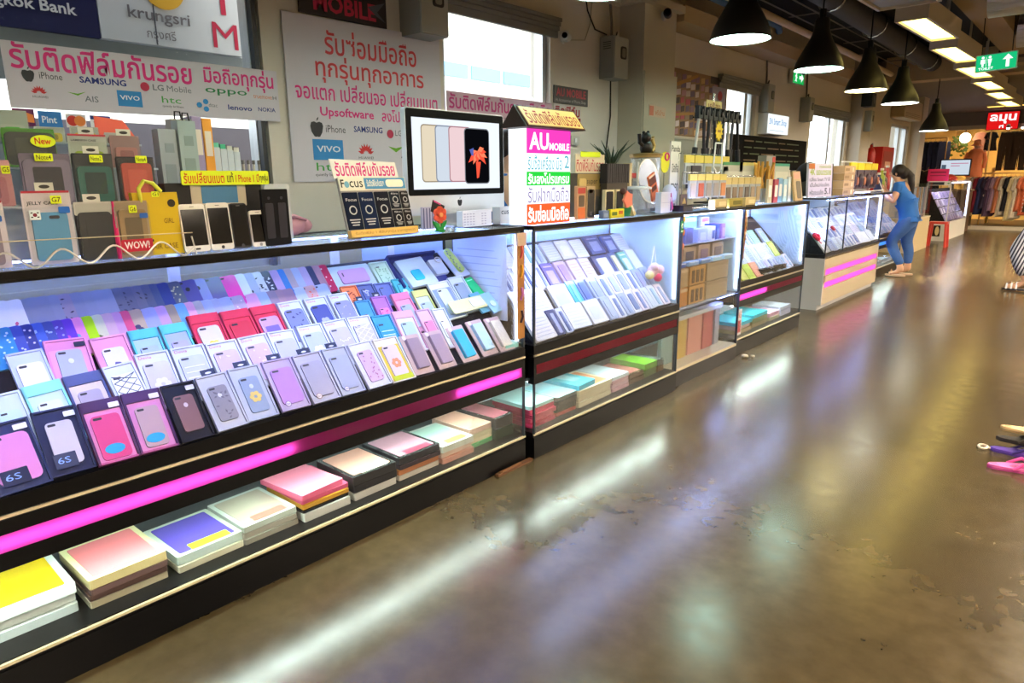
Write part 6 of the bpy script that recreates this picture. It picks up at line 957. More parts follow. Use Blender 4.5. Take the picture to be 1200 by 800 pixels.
# long pink sign on the near window
t = thing('window_sign', 'white sign with pink Thai heading and phone logos on the nearest window', 'sign', Fc(WX + .02, 0, 0)); MB().prism([(.866, 1.712), (2.09, 1.722), (2.09, 1.978), (.866, 1.972)], 0, .004).build('panel', SIGNW, t)
q = MB(); q.text('รับติดฟิล์มกันรอย', .89, 1.63, 1.868, 1.972, .0045, bold=.018); q.text('มือถือทุกรุ่น', 1.69, 2.065, 1.862, 1.972, .0045, bold=.018); q.build('heading', PINK, t)
q = MB(); z = .0045
apple(q, .945, 1.845, .055, z, 0); q.text('iPhone', .985, 1.07, 1.835, 1.862, z, 0); q.text('SAMSUNG', 1.135, 1.325, 1.833, 1.86, z, 1, bold=.025); q.prism(ell(.02, .02, 18, 1.405, 1.84), z, z + .001, 2); q.text('LG', 1.44, 1.49, 1.828, 1.855, z, 3, bold=.02); q.text('Mobile', 1.505, 1.62, 1.828, 1.855, z, 3); q.text('oppo', 1.69, 1.91, 1.83, 1.862, z, 4, bold=.01); q.text('truemove', 1.945, 2.05, 1.832, 1.85, z, 5); q.text('H', 2.055, 2.075, 1.832, 1.85, z, 0)
petals(q, .975, 1.775, .05, z, 6); q.text('HUAWEI', .95, 1.005, 1.757, 1.766, z, 0); q.prism([(1.08, 1.79), (1.12, 1.778), (1.155, 1.797), (1.12, 1.786)], z, z + .001, 7); q.text('AIS', 1.145, 1.20, 1.755, 1.78, z, 3, bold=.01); q.box(1.28, 1.385, 1.747, 1.815, z, z + .001, 8); q.text('VIVO', 1.29, 1.375, 1.775, 1.795, z + .0015, 9, bold=.02); q.text('htc', 1.475, 1.565, 1.775, 1.805, z, 10); q.text('quietly brilliant', 1.475, 1.575, 1.753, 1.766, z, 0)
for a in (60, 180, 300): q.prism([(1.675 + .022 * math.cos(R(a)) + .02 * math.cos(R(b)) * .7, 1.778 + .02 * math.sin(R(a)) + .013 * math.sin(R(b))) for b in range(0, 360, 45)], z, z + .001, 8)
q.text('dtac', 1.70, 1.745, 1.772, 1.79, z, 3); q.text('lenovo', 1.80, 1.93, 1.765, 1.79, z, 1, bold=.02); q.text('NOKIA', 1.965, 2.065, 1.768, 1.789, z, 1, bold=.015); q.build('phone_logos', LM, t)
for k, (y0, y1, z0, z1, c, nm) in enumerate(((.868, .945, 1.64, 1.71, '#6c2058', 'purple and orange'), (.958, 1.045, 1.63, 1.705, '#2c78c0', 'blue'), (1.06, 1.138, 1.643, 1.70, '#d4ccd0', 'white red-orange'), (1.155, 1.238, 1.63, 1.70, '#d8d8e0', 'white and navy'))):
    t = thing('card_sticker', nm + ' payment card sticker under the pink sign on the nearest window', 'sticker', Fc(WX + .02, 0, 0)); MB().box(y0, y1, z0, z1, 0, .002).build('panel', mat(c, .5), t); q = MB(); cx, cz = (y0 + y1) / 2, (z0 + z1) / 2
    if k == 0: q.prism([(cx - .02, cz - .015), (y1 - .004, cz - .02), (y1 - .004, cz + .012), (cx + .01, cz + .02)], .002, .003, 0)
    if k == 1: q.text('Pint', y0 + .012, y1 - .02, cz - .01, cz + .018, .0025, 2, bold=.02)
    if k == 2: q.prism(ell(.022, .022, 18, cx - .014, cz), .002, .003, 1); q.prism(ell(.022, .022, 18, cx + .014, cz), .003, .004, 0)
    if k == 3: q.box(y0, y1, z1 - .018, z1 - .002, .002, .003, 3); q.text('VISA', y0 + .012, y1 - .012, cz - .014, cz + .008, .0025, 3, bold=.02)
    q.build('emblem', [mat('#e0803c', .5), mat('#c83028', .5), mat('#dce8f4', .5), mat('#28307c', .5)], t)
# big white poster with red Thai text
t = thing('wall_poster', 'big white wall poster with red Thai lines and phone logos behind the computer', 'poster', Fc(WX + .01, 0, 0)); MB().prism([(2.15, 1.402), (3.30, 1.41), (3.295, 2.305), (2.152, 2.29)], 0, .006).build('panel', SIGNW, t)
q = MB(); z = .0065; q.text('รับซ่อมมือถือ', 2.41, 3.09, 2.105, 2.245, z, 0, bold=.012); q.text('ทุกรุ่นทุกอาการ', 2.34, 3.145, 1.95, 2.10, z, 0, bold=.012); q.text('จอแตก เปลี่ยนจอ เปลี่ยนแบต', 2.20, 3.26, 1.855, 1.955, z, 1, bold=.012); q.text('Upsoftware', 2.35, 2.73, 1.755, 1.82, z, 1, bold=.02); q.text('ลงโปรแกรม', 2.79, 3.14, 1.762, 1.835, z, 1, bold=.012); q.build('lettering', [REDL, PINK], t)
q = MB(); apple(q, 2.32, 1.70, .10, z, 0); q.text('iPhone', 2.38, 2.515, 1.68, 1.72, z, 0); q.text('SAMSUNG', 2.575, 2.79, 1.69, 1.725, z, 1, bold=.02); q.prism(ell(.026, .026, 18, 2.85, 1.69), z, z + .001, 2); q.text('LG Mobile', 2.89, 3.09, 1.68, 1.715, z, 3, bold=.01)
q.box(2.285, 2.49, 1.525, 1.64, z, z + .001, 8); q.text('VIVO', 2.31, 2.47, 1.57, 1.605, z + .0015, 9, bold=.02); petals(q, 2.655, 1.565, .10, z, 6); q.text('HUAWEI', 2.60, 2.71, 1.535, 1.55, z, 0); q.prism([(2.83, 1.615), (2.89, 1.58), (2.96, 1.62), (2.89, 1.605)], z, z + .001, 7); q.text('AIS', 2.93, 3.02, 1.545, 1.59, z, 0, bold=.01); q.text('htc', 2.30, 2.46, 1.465, 1.51, z, 10); q.text('quietly brilliant', 2.29, 2.48, 1.43, 1.452, z, 0); q.build('phone_logos', LM, t)
t = thing('shop_plate', 'black plate with crimson MOBILE lettering above the big white poster', 'sign', Fc(WX + .012, 0, 0)); MB().box(2.26, 2.86, 2.30, 2.58, 0, .01).build('panel', mat('#1c1418', .4), t); q = MB(); q.text('AU', 2.5, 2.74, 2.435, 2.55, .011, 0, bold=.03); q.text('MOBILE', 2.35, 2.78, 2.325, 2.42, .011, 0, bold=.03); q.prism([(2.72, 2.40), (2.85, 2.44), (2.79, 2.38), (2.85, 2.33), (2.78, 2.36)], .0105, .0115, 1); q.build('lettering', [mat('#b82848', .5), mat('#484c58', .5)], t)
t = thing('window_sign', 'pale pink sign with Thai heading on the window behind the computer', 'sign', Fc(WX + .02, 0, 0)); MB().box(3.34, 4.49, 1.72, 1.99, 0, .004).build('panel', mat('#c8a4b4', .6), t); q = MB(); q.text('รับติดฟิล์มกันรอย มือถือ', 3.36, 4.47, 1.88, 1.98, .0045, 0, bold=.018); q.text('iPhone  SAMSUNG  LG Mobile', 3.45, 4.4, 1.81, 1.85, .0045, 1); q.build('lettering', [mat('#b83074', .5), mat('#5c5060', .5)], t)
# small signs on the wall right of that window
t = thing('shop_plate', 'small black AU MOBILE plate on the wall beside the window', 'sign', Fc(WX + .008, 0, 0)); MB().box(4.53, 5.0, 2.0, 2.135, 0, .006).build('panel', mat('#242022', .4), t); q = MB(); q.text('AU MOBILE', 4.56, 4.97, 2.055, 2.12, .0065, 0, bold=.025); q.text('At Accessories of Phone Shop', 4.55, 4.97, 2.01, 2.04, .0065, 1); q.build('lettering', [mat('#a82c3c', .5), mat('#a8a0a0', .5)], t)
t = thing('shop_plate', 'red and white Thai plate under the small AU MOBILE plate', 'sign', Fc(WX + .008, 0, 0)); q = MB(); q.box(4.53, 4.90, 1.90, 1.995, 0, .005, 0); q.box(4.53, 4.90, 1.80, 1.90, 0, .005, 1); q.build('panel', [mat('#c8bcb8', .5), mat('#9c2028', .5)], t); q = MB(); q.text('ติดฟิล์ม', 4.545, 4.885, 1.905, 1.985, .0055, 0, bold=.03); q.text('กันรอย', 4.56, 4.88, 1.82, 1.885, .0055, 1, bold=.03); q.build('lettering', [mat('#98202c', .5), mat('#e0d4d0', .5)], t)
t = thing('light_switch', 'small white switch box under the red Thai plate', 'switch', Fc(WX + .005, 4.80, 1.72)); MB().prism(rrect(.12, .07, .008, 3), 0, .03).build('box_body', mat('#c4beb4', .4), t); MB().prism(rrect(.03, .035, .003, 2), .03, .036).build('rocker', WHITE, t)
def ebox(y0, y1, z0, z1, xf, label, slats=True, conduit=True):
    t = thing('electrical_box', label, 'electrical box', T(WX, y0, z0)); d = xf - WX; w = y1 - y0; h = z1 - z0; G_ = mat('#8d8d86', .5)
    MB().box(.002, d - .012, 0, w, 0, h).build('box_body', G_, t); MB().box(d - .012, d, .004, w - .004, .006, h - .006).build('door', mat('#a09e94', .5), t)
    MB().prism(rrect(w * .40, h * .30, .02, 3, w * .62, h * .62), d, d + .006, 0, FACE).build('window_rim', mat('#14130f', .4), t); MB().prism(rrect(w * .24, h * .22, .015, 3, w * .62, h * .62), d + .006, d + .008, 0, FACE).build('meter_glass', mat('#7c7870', .2), t)
    if slats:
        q = MB()
        for k in range(4): q.box(d * .25, d * .75, -.003, 0, h * (.70 + .05 * k), h * (.72 + .05 * k))
        q.build('vent', mat('#4c4c48', .6), t)
    if conduit: MB().tube([(d * .4, w * .4, h), (d * .4, w * .4, h + .1), (d * .3, w * .38, 2.84 - z0)], .012, 8).build('conduit', mat('#57534c', .5), t); MB().tube([(d * .5, w * .6, h), (d * .5, w * .68, h + .05), (d * .2, w * .95, h + .03), (.01, w * 1.0, h - .02)], .007, 6).build('cable', mat('#2c2822', .5), t)
ebox(5.18, 5.40, 2.24, 2.575, -3.345, 'grey electrical box on the wall beside the pilaster')
ebox(2.98, 3.21, 2.275, 2.62, -3.30, 'grey electrical box at the upper corner of the big white poster', conduit=False)
ebox(8.70, 8.90, 2.19, 2.52, -3.38, 'grey electrical box above the white shop lightbox', slats=False)
ebox(10.16, 10.34, 2.16, 2.48, -3.36, 'grey electrical box between the lightbox and the double window', slats=False)
ebox(12.65, 12.82, 2.13, 2.455, -3.19, 'grey electrical box on the farther pilaster', slats=False, conduit=False)
# wall cables
for k, (pts, lb) in enumerate((([(WX + .012, 4.95, 2.86), (WX + .012, 4.98, 2.75), (WX + .02, 5.08, 2.62), (WX + .03, 5.24, 2.60)], 'black cable sagging from the cornice to the electrical box'), ([(WX + .01, 5.35, 2.24), (WX + .01, 5.36, 1.95), (WX + .01, 5.30, 1.65), (WX + .01, 5.28, 1.2)], 'thin dark cable hanging below the electrical box by the pilaster'), ([(WX + .01, 4.72, 2.49), (WX + .01, 4.95, 2.52), (WX + .01, 5.02, 2.65), (WX + .01, 5.05, 2.86)], 'pale cable curving from the wall camera to the cornice'))): pipe('wall_cable', lb, pts, .006 if k != 2 else .004, mat(['#221d18', '#3a352e', '#a89c88'][k], .6), 'cable', 6)
def cctv(M, label, dark=False):
    t = thing('security_camera', label, 'security camera', M); q = MB(); q.cyl(.038, 0, .02, 16); q.tube([(0, 0, .02), (0, 0, .05)], .016, 8); q.build('base', mat('#cfcac0', .4), t); MB().lathe([(.034, .0), (.036, .09), (.034, .10)], 18, 0, T(0, -.02, .06) @ RX(65)).build('camera_body', mat('#2a2622' if dark else '#cfcac2', .4), t, smooth=True); MB().cyl(.022, .10, .105, 16, 0, T(0, -.02, .06) @ RX(65)).build('lens', mat('#0c0c10', .1, coat=1), t); return t
cctv(T(WX, 4.66, 2.49) @ RY(90), 'white security camera on the wall between the window and the electrical box')
cctv(T(-3.25, 5.80, 2.80) @ RY(90), 'dark security camera under the cornice of the pilaster', True)
t = thing('paper_sticker', 'small orange and cream paper sticker on the pilaster board', 'sticker', Fc(-3.234, 0, 0)); MB().prism([(5.58, 1.945), (5.88, 1.94), (5.885, 2.03), (5.585, 2.045)], 0, .003).build('paper', mat('#cfb49c', .6), t); q = MB(); q.prism(rrect(.07, .08, .004, 2, 5.625, 1.993), .003, .004, 0); q.text('พรีเมี่ยม', 5.69, 5.86, 1.96, 2.01, .0035, 1, bold=.01); q.build('print', [mat('#c86c50', .5), mat('#c87c58', .5)], t)
# collage poster
t = thing('collage_poster', 'large collage poster of many small pictures beside the pilaster', 'poster', Fc(WX + .01, 0, 0)); MB().box(6.10, 7.74, 1.83, 2.475, 0, .006).build('panel', mat('#8c6c50', .6), t); rs = random.Random(4); q = MB()
for i in range(15):
    for j in range(8): y = 6.12 + i * .106 + rs.uniform(-.01, .01); z = 1.84 + j * .076 + rs.uniform(-.006, .006); w_ = rs.uniform(.07, .1); q.prism([(y, z), (y + w_, z + .012), (y + w_, z + .068), (y, z + .056)], .006, .008, rs.randrange(9))
q.build('small_pictures', [mat(c, .5) for c in ('#7c5c78', '#b8a4a0', '#3c2c34', '#a87c84', '#86705c', '#d4c4c8', '#a84858', '#c8a070', '#5c4c6c')], t); q = MB(); q.prism([(6.10, 2.30), (6.35, 2.475), (6.10, 2.475)], .008, .010, 0); q.prism([(6.1, 2.18), (7.0, 2.43), (7.0, 2.46), (6.1, 2.225)], .008, .010, 0); q.prism([(6.2, 1.99), (7.7, 2.12), (7.7, 2.14), (6.2, 2.02)], .008, .010, 0); q.prism([(7.3, 2.40), (7.74, 2.40), (7.74, 2.475), (7.3, 2.475)], .008, .010, 1); q.prism([(7.35, 2.16), (7.7, 2.16), (7.7, 2.38), (7.35, 2.38)], .008, .010, 2); q.prism(ell(.06, .05, 16, 7.55, 2.29), .010, .011, 3); q.build('banners', [mat('#a8783c', .5), mat('#241c20', .5), mat('#9c94ac', .5), mat('#b04050', .5)], t)
t = thing('grey_panel', 'pale grey backing board under the collage poster', 'panel', Fc(WX + .01, 0, 0)); MB().box(6.12, 7.6, 1.30, 1.80, 0, .03).build('panel', mat('#8f8f86', .6), t); MB().box(6.12, 7.6, 1.795, 1.81, .0, .04).build('top_edge', mat('#b0aea4', .5), t)
t = thing('shop_lightbox', 'white lightbox with blue SN Smart Shop lettering on the wall', 'sign', Fc(WX + .005, 9.07, 1.935)); MB().box(-.36, .36, 0, .245, 0, .12).build('housing', mat('#c4c6c4', .5), t); MB().box(-.35, .35, .008, .237, .12, .124).build('lit_face', emitmat('#eaf2f4', 1.0), t); q = MB(); q.text('SN Smart Shop', -.31, .28, .09, .19, .1245, 0, bold=.01); q.box(-.28, .2, .04, .05, .124, .1246, 1); q.build('lettering', [emitmat('#3c8cd0', .7), emitmat('#c4d4e0', .8)], t)
t = thing('black_banner', 'long black banner with dim green print behind the goods', 'banner', Fc(WX + .04, 0, 0)); MB().box(7.72, 10.40, 1.50, 1.90, 0, .02).build('panel', mat('#080605', .7, spec=.05), t); rs = random.Random(9); q = MB()
for j in range(4):
    y = 8.2
    while y < 10.0: w_ = rs.uniform(.1, .5); q.box(y, min(10.1, y + w_), 1.83 - .075 * j, 1.845 - .075 * j, .02, .022, rs.randrange(2)); y += w_ + .06
q.build('print', [mat('#3c4820', .5), mat('#584420', .5)], t)
def figure_run(q, x, y, s, z, m):
    q.prism(ell(s * .13, s * .13, 14, x + s * .05, y + s * .42), z, z + .001, m); q.prism([(x + s * a, y + s * b) for a, b in ((-.05, .28), (.14, .26), (.2, .05), (.34, -.02), (.3, -.1), (.1, -.04), (.12, -.2), (.26, -.4), (.16, -.45), (-.02, -.22), (-.12, -.42), (-.34, -.42), (-.32, -.34), (-.18, -.32), (-.08, -.06), (-.2, .1), (-.3, .02), (-.34, .1))], z, z + .001, m)
t = thing('exit_sign', 'green emergency exit sign with running figure and arrow on the wall', 'exit sign', Fc(WX + .03, 9.80, 2.70)); MB().box(-.21, .21, -.085, .085, 0, .05).build('housing', mat('#d0d4cc', .5), t); MB().box(-.205, .205, -.08, .08, .05, .052).build('lit_face', emitmat('#18a850', .85), t); q = MB(); figure_run(q, -.10, -.005, .13, .0525, 0); q.prism([(.02, -.02), (.10, -.02), (.10, -.055), (.18, 0), (.10, .055), (.10, .02), (.02, .02)], .0525, .0535, 0); q.build('pictogram', emitmat('#eafff0', 1.0), t); MB().tube([(0, .085, .025), (0, .16, .025)], .01, 6).build('bracket', BLACK, t)
t = thing('emergency_light', 'beige emergency lamp box with a green tag under the soffit', 'emergency light', Fc(-3.2, 9.15, 2.72)); MB().box(-.16, .16, -.03, .05, 0, .1).build('housing', mat('#b8b4a4', .5), t); MB().box(.04, .14, -.02, .04, .1, .103).build('green_tag', mat('#48a468', .5), t); q = MB(); q.ball(.035, (-.1, -.05, .06), 0, 12); q.ball(.035, (.02, -.05, .06), 0, 12); q.build('lamp_heads', BLACK, t, smooth=True)
t = thing('wall_speaker', 'small black box speaker on the wall below the soffit', 'speaker', Fc(-3.3, 12.5, 2.60)); MB().box(-.12, .12, -.1, .1, 0, .16).build('speaker_body', mat('#22282e', .5), t); MB().prism(ell(.06, .06, 16), .16, .165).build('cone', mat('#3c4650', .4), t)
t = thing('air_conditioner', 'beige wall air conditioner above the small far window', 'air conditioner', Fc(WX + .01, 15.9, 2.50)); MB().prism(rrect(1.5, .34, .05, 4, 0, .17), 0, .24).build('casing', mat('#b8a888', .5), t); q = MB()
for k in range(3): q.box(-.65, .65, .03 + .03 * k, .042 + .03 * k, .24, .246)
q.build('louvre', mat('#8c7c60', .5), t)
t = thing('fire_extinguisher', 'red fire extinguisher on the wall beyond the double window', 'extinguisher', T(WX + .12, 13.6, 1.45)); MB().lathe([(.07, 0), (.075, .02), (.075, .36), (.05, .43), (.022, .46), (.022, .5)], 18).build('cylinder', mat('#a82018', .35), t, smooth=True); q = MB(); q.tube([(0, 0, .5), (0, .05, .52), (0, .09, .45), (.02, .1, .2)], .012, 8); q.build('hose', BLACK, t)
t = thing('red_cabinet', 'red cabinet on the wall behind the woman', 'cabinet', Fc(WX + .01, 14.45, 1.15)); MB().box(-.42, .42, 0, .78, 0, .2).build('cabinet_body', mat('#a81c18', .45), t); q = MB(); q.box(-.34, .34, .08, .70, .2, .205, 0); q.build('door', mat('#8c1814', .4), t); q = MB(); q.box(-.2, .2, .42, .52, .205, .208); q.build('label_plate', mat('#d8a890', .5), t)
# hanging toilet sign
t = thing('toilet_sign', 'green toilet sign with two figures and an upward arrow hanging from the ceiling', 'sign', T(-1.135, 9.0, 2.55) @ RY(-2.5) @ FRONT); MB().prism(rrect(.36, .17, .006, 2), -.03, 0).build('housing', mat('#c4e4dc', .5), t); MB().prism(rrect(.345, .155, .004, 2), 0, .002).build('lit_face', emitmat('#18b070', .95), t); q = MB()
for x, sk in ((-.115, 0), (-.055, 1)): q.prism(ell(.013, .013, 14, x, .055), .002, .003, 0); q.prism([(x - .018, .038), (x + .018, .038), (x + (.02 if not sk else .012), -.005), (x + .010, -.005), (x + .008, -.035), (x - .008, -.035), (x - .010, -.005), (x - (.02 if not sk else .012), -.005)], .002, .003, 0)
q.box(-.087, -.084, -.035, .06, .002, .003, 0); q.text('TOILET', -.15, -.02, -.068, -.042, .003, 0, bold=.02); q.prism([(.085, -.06), (.115, -.06), (.115, .015), (.145, .015), (.10, .065), (.055, .015), (.085, .015)], .002, .003, 0); q.build('pictogram', emitmat('#e8fff4', 1.05), t); MB().tube([(-.13, .085, -.015), (-.13, .45, -.015)], .005, 6).build('hanger_rod', BLACK, t); MB().tube([(.13, .085, -.015), (.13, .45, -.015)], .005, 6).build('hanger_rod', BLACK, t)
# ================================================================== BEYOND THE WOMAN: SMALL COUNTERS AND THE CLOTHES SHOP
t = thing('low_counter', 'beige counter with a clear top case behind the woman', 'counter', T(-2.73, 14.4, 0)); MB().box(-.55, 0, 0, 1.45, 0, .62).build('base', mat('#c8b48c', .5), t); q = MB(); q.box(-.55, .01, 0, 1.46, .615, .635); q.build('top_edge', mat('#d8ccb0', .4), t); q = MB(); q.box(-.52, -.02, .02, .026, .635, 1.27); q.box(-.026, -.02, .02, 1.43, .635, 1.27); q.box(-.52, -.02, .02, 1.43, 1.265, 1.272); q.build('top_case', GLASS, t)
for k in range(9):
    c = ['#b4b8c4', '#98a4b8', '#c87c40', '#b8a49c', '#8c98b0', '#d8a060', '#c4c0c8', '#7c88a8', '#b09098'][k]
    r = thing('upright_folder', '%s folder standing in the beige counter case, %s from the near end' % (['silver', 'blue-grey', 'orange', 'tan', 'slate', 'amber', 'white', 'dark blue', 'mauve'][k], ORD[k]), 'folder', T(-2.98, 14.48 + .12 * k, .637)); MB().box(-.2, .2, 0, .05, 0, .56).build('cover', mat(c, .5), r); MB().box(-.195, .195, .05, .056, .01, .54).build('pages', WHITE, r)
# white sloping showcase near the clothes shop
t = thing('showcase', 'white-framed sloping showcase with a purple-lit display near the clothes shop', 'counter', T(-2.70, 17.6, 0)); D, L = .46, 2.6; WF = mat('#d8d4cc', .4)
q = MB(); q.box(-D, 0, 0, L, 0, .40); q.build('base', WF, t); q = MB(); q.box(-D + .06, -.1, -.004, 0, .10, .34, 0); q.build('dark_panel', mat('#241c14', .5), t); q = MB(); q.prism(ell(.04, .1, 14, -D + .30, .22), .004, .008, 0, FRONT); q.build('cream_print', mat('#d8c48c', .5), t)
q = MB()
for x in (-D, -.022):
    for y in (0, L - .022): q.box(x, x + .022, y, y + .022, .40, 1.29)
q.box(-D, 0, 0, .022, 1.20, 1.29); q.box(-D, 0, L - .022, L, 1.26, 1.29); q.box(-D, -D + .022, 0, L, 1.26, 1.29); q.box(-.022, 0, 0, L, 1.26, 1.29); q.build('frame', WF, t)
q = MB(); q.box(-D + .03, -.14, -.004, 0, 1.21, 1.27); q.build('dark_label', mat('#2c2c34', .4), t); q = MB(); q.prism(ell(.022, .016, 14, -.06, 1.245), .004, .006, 0, FRONT); q.build('green_mark', mat('#5c8c5c', .4), t)
q = MB(); q.box(-D + .022, -.022, .008, .014, .40, 1.2); q.box(-.012, -.006, .02, L - .02, .40, 1.26); q.build('glass', GLASS, t)
pts = [(-.03, .41), (-D + .03, 1.12), (-D + .01, 1.12), (-D + .01, .41)]; q = MB(); q.raw([(u, .04, z) for u, z in pts] + [(u, L - .06, z) for u, z in pts], [(3, 2, 1, 0), (4, 5, 6, 7), (0, 1, 5, 4), (1, 2, 6, 5), (2, 3, 7, 6), (3, 0, 4, 7)]); q.build('display_slope', mat('#0d0c10', .8), t)
MB().tube([(-.03, L - .04, .44), (-.03, L - .04, 1.22)], .014, 8).build('led_tube', LEDV, t); MB().box(-.05, -.025, .04, L - .06, 1.245, 1.255).build('led_tube', emitmat('#cfc8ff', 24), t)
an = math.atan2(.71, .40); u_ = Vector((-math.cos(an), 0, math.sin(an))); n_v = Vector((math.sin(an), 0, math.cos(an))); SFs = Matrix(((0, u_.x, n_v.x, -2.73), (1, 0, 0, 0), (0, u_.z, n_v.z, .41), (0, 0, 0, 1)))
for rn, s in (('front', .17), ('second', .35), ('third', .53), ('back', .72)): goods_row(SFs, 0, s, .16, 'far showcase', rn, [(17.70 + .27 * k, .22, rnd.choice(['#c8c0e8', '#b4a8dc', '#d8d0ec', '#a8a0c8']), rnd.choice(['#8c80c0', '#e8e4f4', '#6c64a0']), rnd.choice(['box', 'slim', 'phone']), 'lilac-lit box') for k in range(9)], tilt=5)
r = sbox('pink_card', 'card', 'bright pink card with dark print standing on the far showcase', T(-3.0, 17.75, 1.29) @ FRONT, .40, .26, .02, '#e0306c', [(0, .19, .3, .03, '#8c1c44', 'print'), (0, .12, .3, .015, '#8c1c44', 'line')]); t = thing('red_cloth', 'heap of red and orange cloth beside the pink card on the far showcase', 'cloth', T(-2.84, 18.2, 1.29)); q = MB(); q.ball(.13, (0, 0, .06), 0, 14, (.9, 1.6, .7)); q.ball(.09, (.03, .2, .05), 1, 12, (1, 1.4, .7)); q.build('cloth_body', [mat('#a83020', .8), mat('#b8581c', .8)], t, smooth=True); MB().box(-.1, .1, -.2, .3, 0, .02).build('tray', mat('#6c3820', .6), t)
t = thing('red_stool', 'translucent red plastic stool before the far showcase', 'stool', T(-2.60, 16.15, 0) @ Matrix.Scale(1.1, 4)); q = MB(); q.prism(rrect(.30, .24, .05, 4), .42, .46); q.build('seat', mat('#c8382c', .35, coat=.5), t)
for sx in (-1, 1):
    for sy in (-1, 1): MB().tube([(sx * .12, sy * .09, .42), (sx * .15, sy * .12, 0)], .024, 8).build('leg', mat('#c03428', .35, coat=.5), t)
t = thing('cash_desk', 'brown cash desk behind the far showcase', 'desk', T(-3.2, 21.2, .0)); MB().box(-.5, .4, -.25, .25, 0, 1.02).build('desk_body', mat('#5c4430', .6), t); MB().box(-.53, .43, -.28, .28, 1.02, 1.06).build('desk_top', mat('#7c6040', .4), t)
t = thing('monitor', 'black-rimmed monitor with a pale screen before the clothes shop', 'monitor', T(-3.2, 21.0, 1.06) @ FRONT); MB().prism(rrect(.68, .42, .01, 2, 0, .55), -.03, 0).build('casing', mat('#16161a', .4), t); MB().box(-.315, .315, .37, .73, 0, .003).build('screen', emitmat('#c8d4e0', .8), t); q = MB(); q.box(-.3, -.2, .40, .62, .003, .004, 0); q.box(-.1, .28, .64, .66, .003, .004, 1); q.box(-.1, .1, .58, .60, .003, .004, 1); q.build('screen_picture', [emitmat('#586878', .6), emitmat('#c87898', .7)], t); q = MB(); q.box(-.12, .12, 0, .015, -.1, .08); q.box(-.03, .03, .015, .36, -.03, -.01); q.build('stand', mat('#16161a', .4), t)
# shop front and room
SY = 22.0; WOOD = mat('#c89c58', .6, var=.15, scale=4)
q = MB(); q.box(-4.7, XR, SY, SY + .18, 2.66, 3.02); q.box(-5.1, -4.42, SY, SY + .18, 0, 3.02); struct(q.build('wall_shop_front', mat('#6f6a60', .8)))
q = MB(); q.box(-4.5, XR, SY - .02, SY, 2.58, 2.68); q.box(-4.5, -4.42, SY - .02, SY, .1, 2.6); struct(q.build('trim_3', mat('#b8ae98', .6)))
q = MB(); q.box(-4.42, XR, SY, YF, 0.001, .09); struct(q.build('floor_shop', mat('#4a3c30', .6))); q = MB(); q.box(-4.42, XR, SY - .03, SY, .0, .10); struct(q.build('trim_4', mat('#c8bca4', .5)))
t = thing('red_sign', 'red lit shop sign with white Thai letters over the clothes shop', 'sign', T(-2.44, SY - .06, 2.56) @ FRONT); MB().box(-.34, .34, -.02, .42, -.06, 0).build('housing', mat('#5c1010', .5), t); MB().box(-.33, .33, -.01, .41, 0, .004).build('lit_face', emitmat('#d01818', .9), t); q = MB(); q.text('ลมุน', -.28, .28, .13, .36, .006, bold=.03); q.text('ที่ ...', -.06, .22, .02, .1, .006, bold=.02); q.build('lettering', emitmat('#fff0f0', 1.1), t)
for k, x in enumerate((-2.30, -2.0, -1.6)):
    t = thing('spot_lamp', 'small white spotlight under the shop header, %s from the red sign' % ORD[k], 'spotlight', T(x, SY - .08, 2.60)); MB().lathe([(.05, -.03), (.04, .05), (.02, .07)], 16).build('lamp_shade', WHITE, t, smooth=True); MB().ball(.035, (0, 0, -.03), 0, 10).build('bulb', emitmat('#eef4ff', 12), t)
t = thing('globe_lamp', 'round glowing globe lamp in the clothes shop', 'lamp', T(-3.30, 22.6, 2.40)); MB().ball(.13, (0, 0, 0), 0, 18).build('globe', emitmat('#fff0d0', 14), t, smooth=True); MB().tube([(0, 0, .13), (0, 0, .62)], .01, 6).build('cord', BLACK, t)
t = thing('ceiling_light', 'long warm light strip inside the clothes shop', 'ceiling light', T(-2.4, 23.4, 2.9)); MB().box(-1.8, 2.2, -.08, .08, 0, .1).build('housing', mat('#c8b890', .5), t); MB().box(-1.78, 2.18, -.07, .07, -.01, 0).build('diffuser', emitmat('#ffd890', 95), t)
t = thing('ceiling_light', 'yellow light strip at the edge of the lower ceiling before the shop', 'ceiling light', T(-1.6, 20.2, 2.98)); MB().box(-1.0, 3.0, -.1, .1, 0, .04).build('housing', mat('#c8b890', .5), t); MB().box(-.98, 2.98, -.08, .08, -.01, 0).build('diffuser', emitmat('#ffc860', 1.6), t)
t = thing('hanging_plant', 'green trailing plant hanging on the yellow shop wall', 'plant', T(-3.55, 22.9, 2.25)); rs = random.Random(3); q = MB()
for k in range(70):
    x, z = rs.gauss(0, .13), rs.gauss(0, .12); x += .12 if k % 4 == 0 else 0; z -= abs(x) * .3; M_ = T(x, rs.uniform(-.08, .08), z) @ Matrix.Rotation(rs.uniform(0, 6.3), 4, 'Y') @ Matrix.Rotation(rs.uniform(-.6, .6), 4, 'X'); q.prism([(0, -.05), (.03, -.01), (.02, .04), (0, .06), (-.02, .04), (-.03, -.01)], -.002, .002, 0, M_ @ FRONT)
q.build('leaves', mat('#4c5c20', .6), t); MB().lathe([(.06, -.1), (.09, .02), (.085, .02)], 14).build('pot', mat('#8c6c40', .6), t); MB().tube([(0, 0, .02), (0, 0, .75)], .006, 6).build('cord', mat('#4c3820', .6), t)
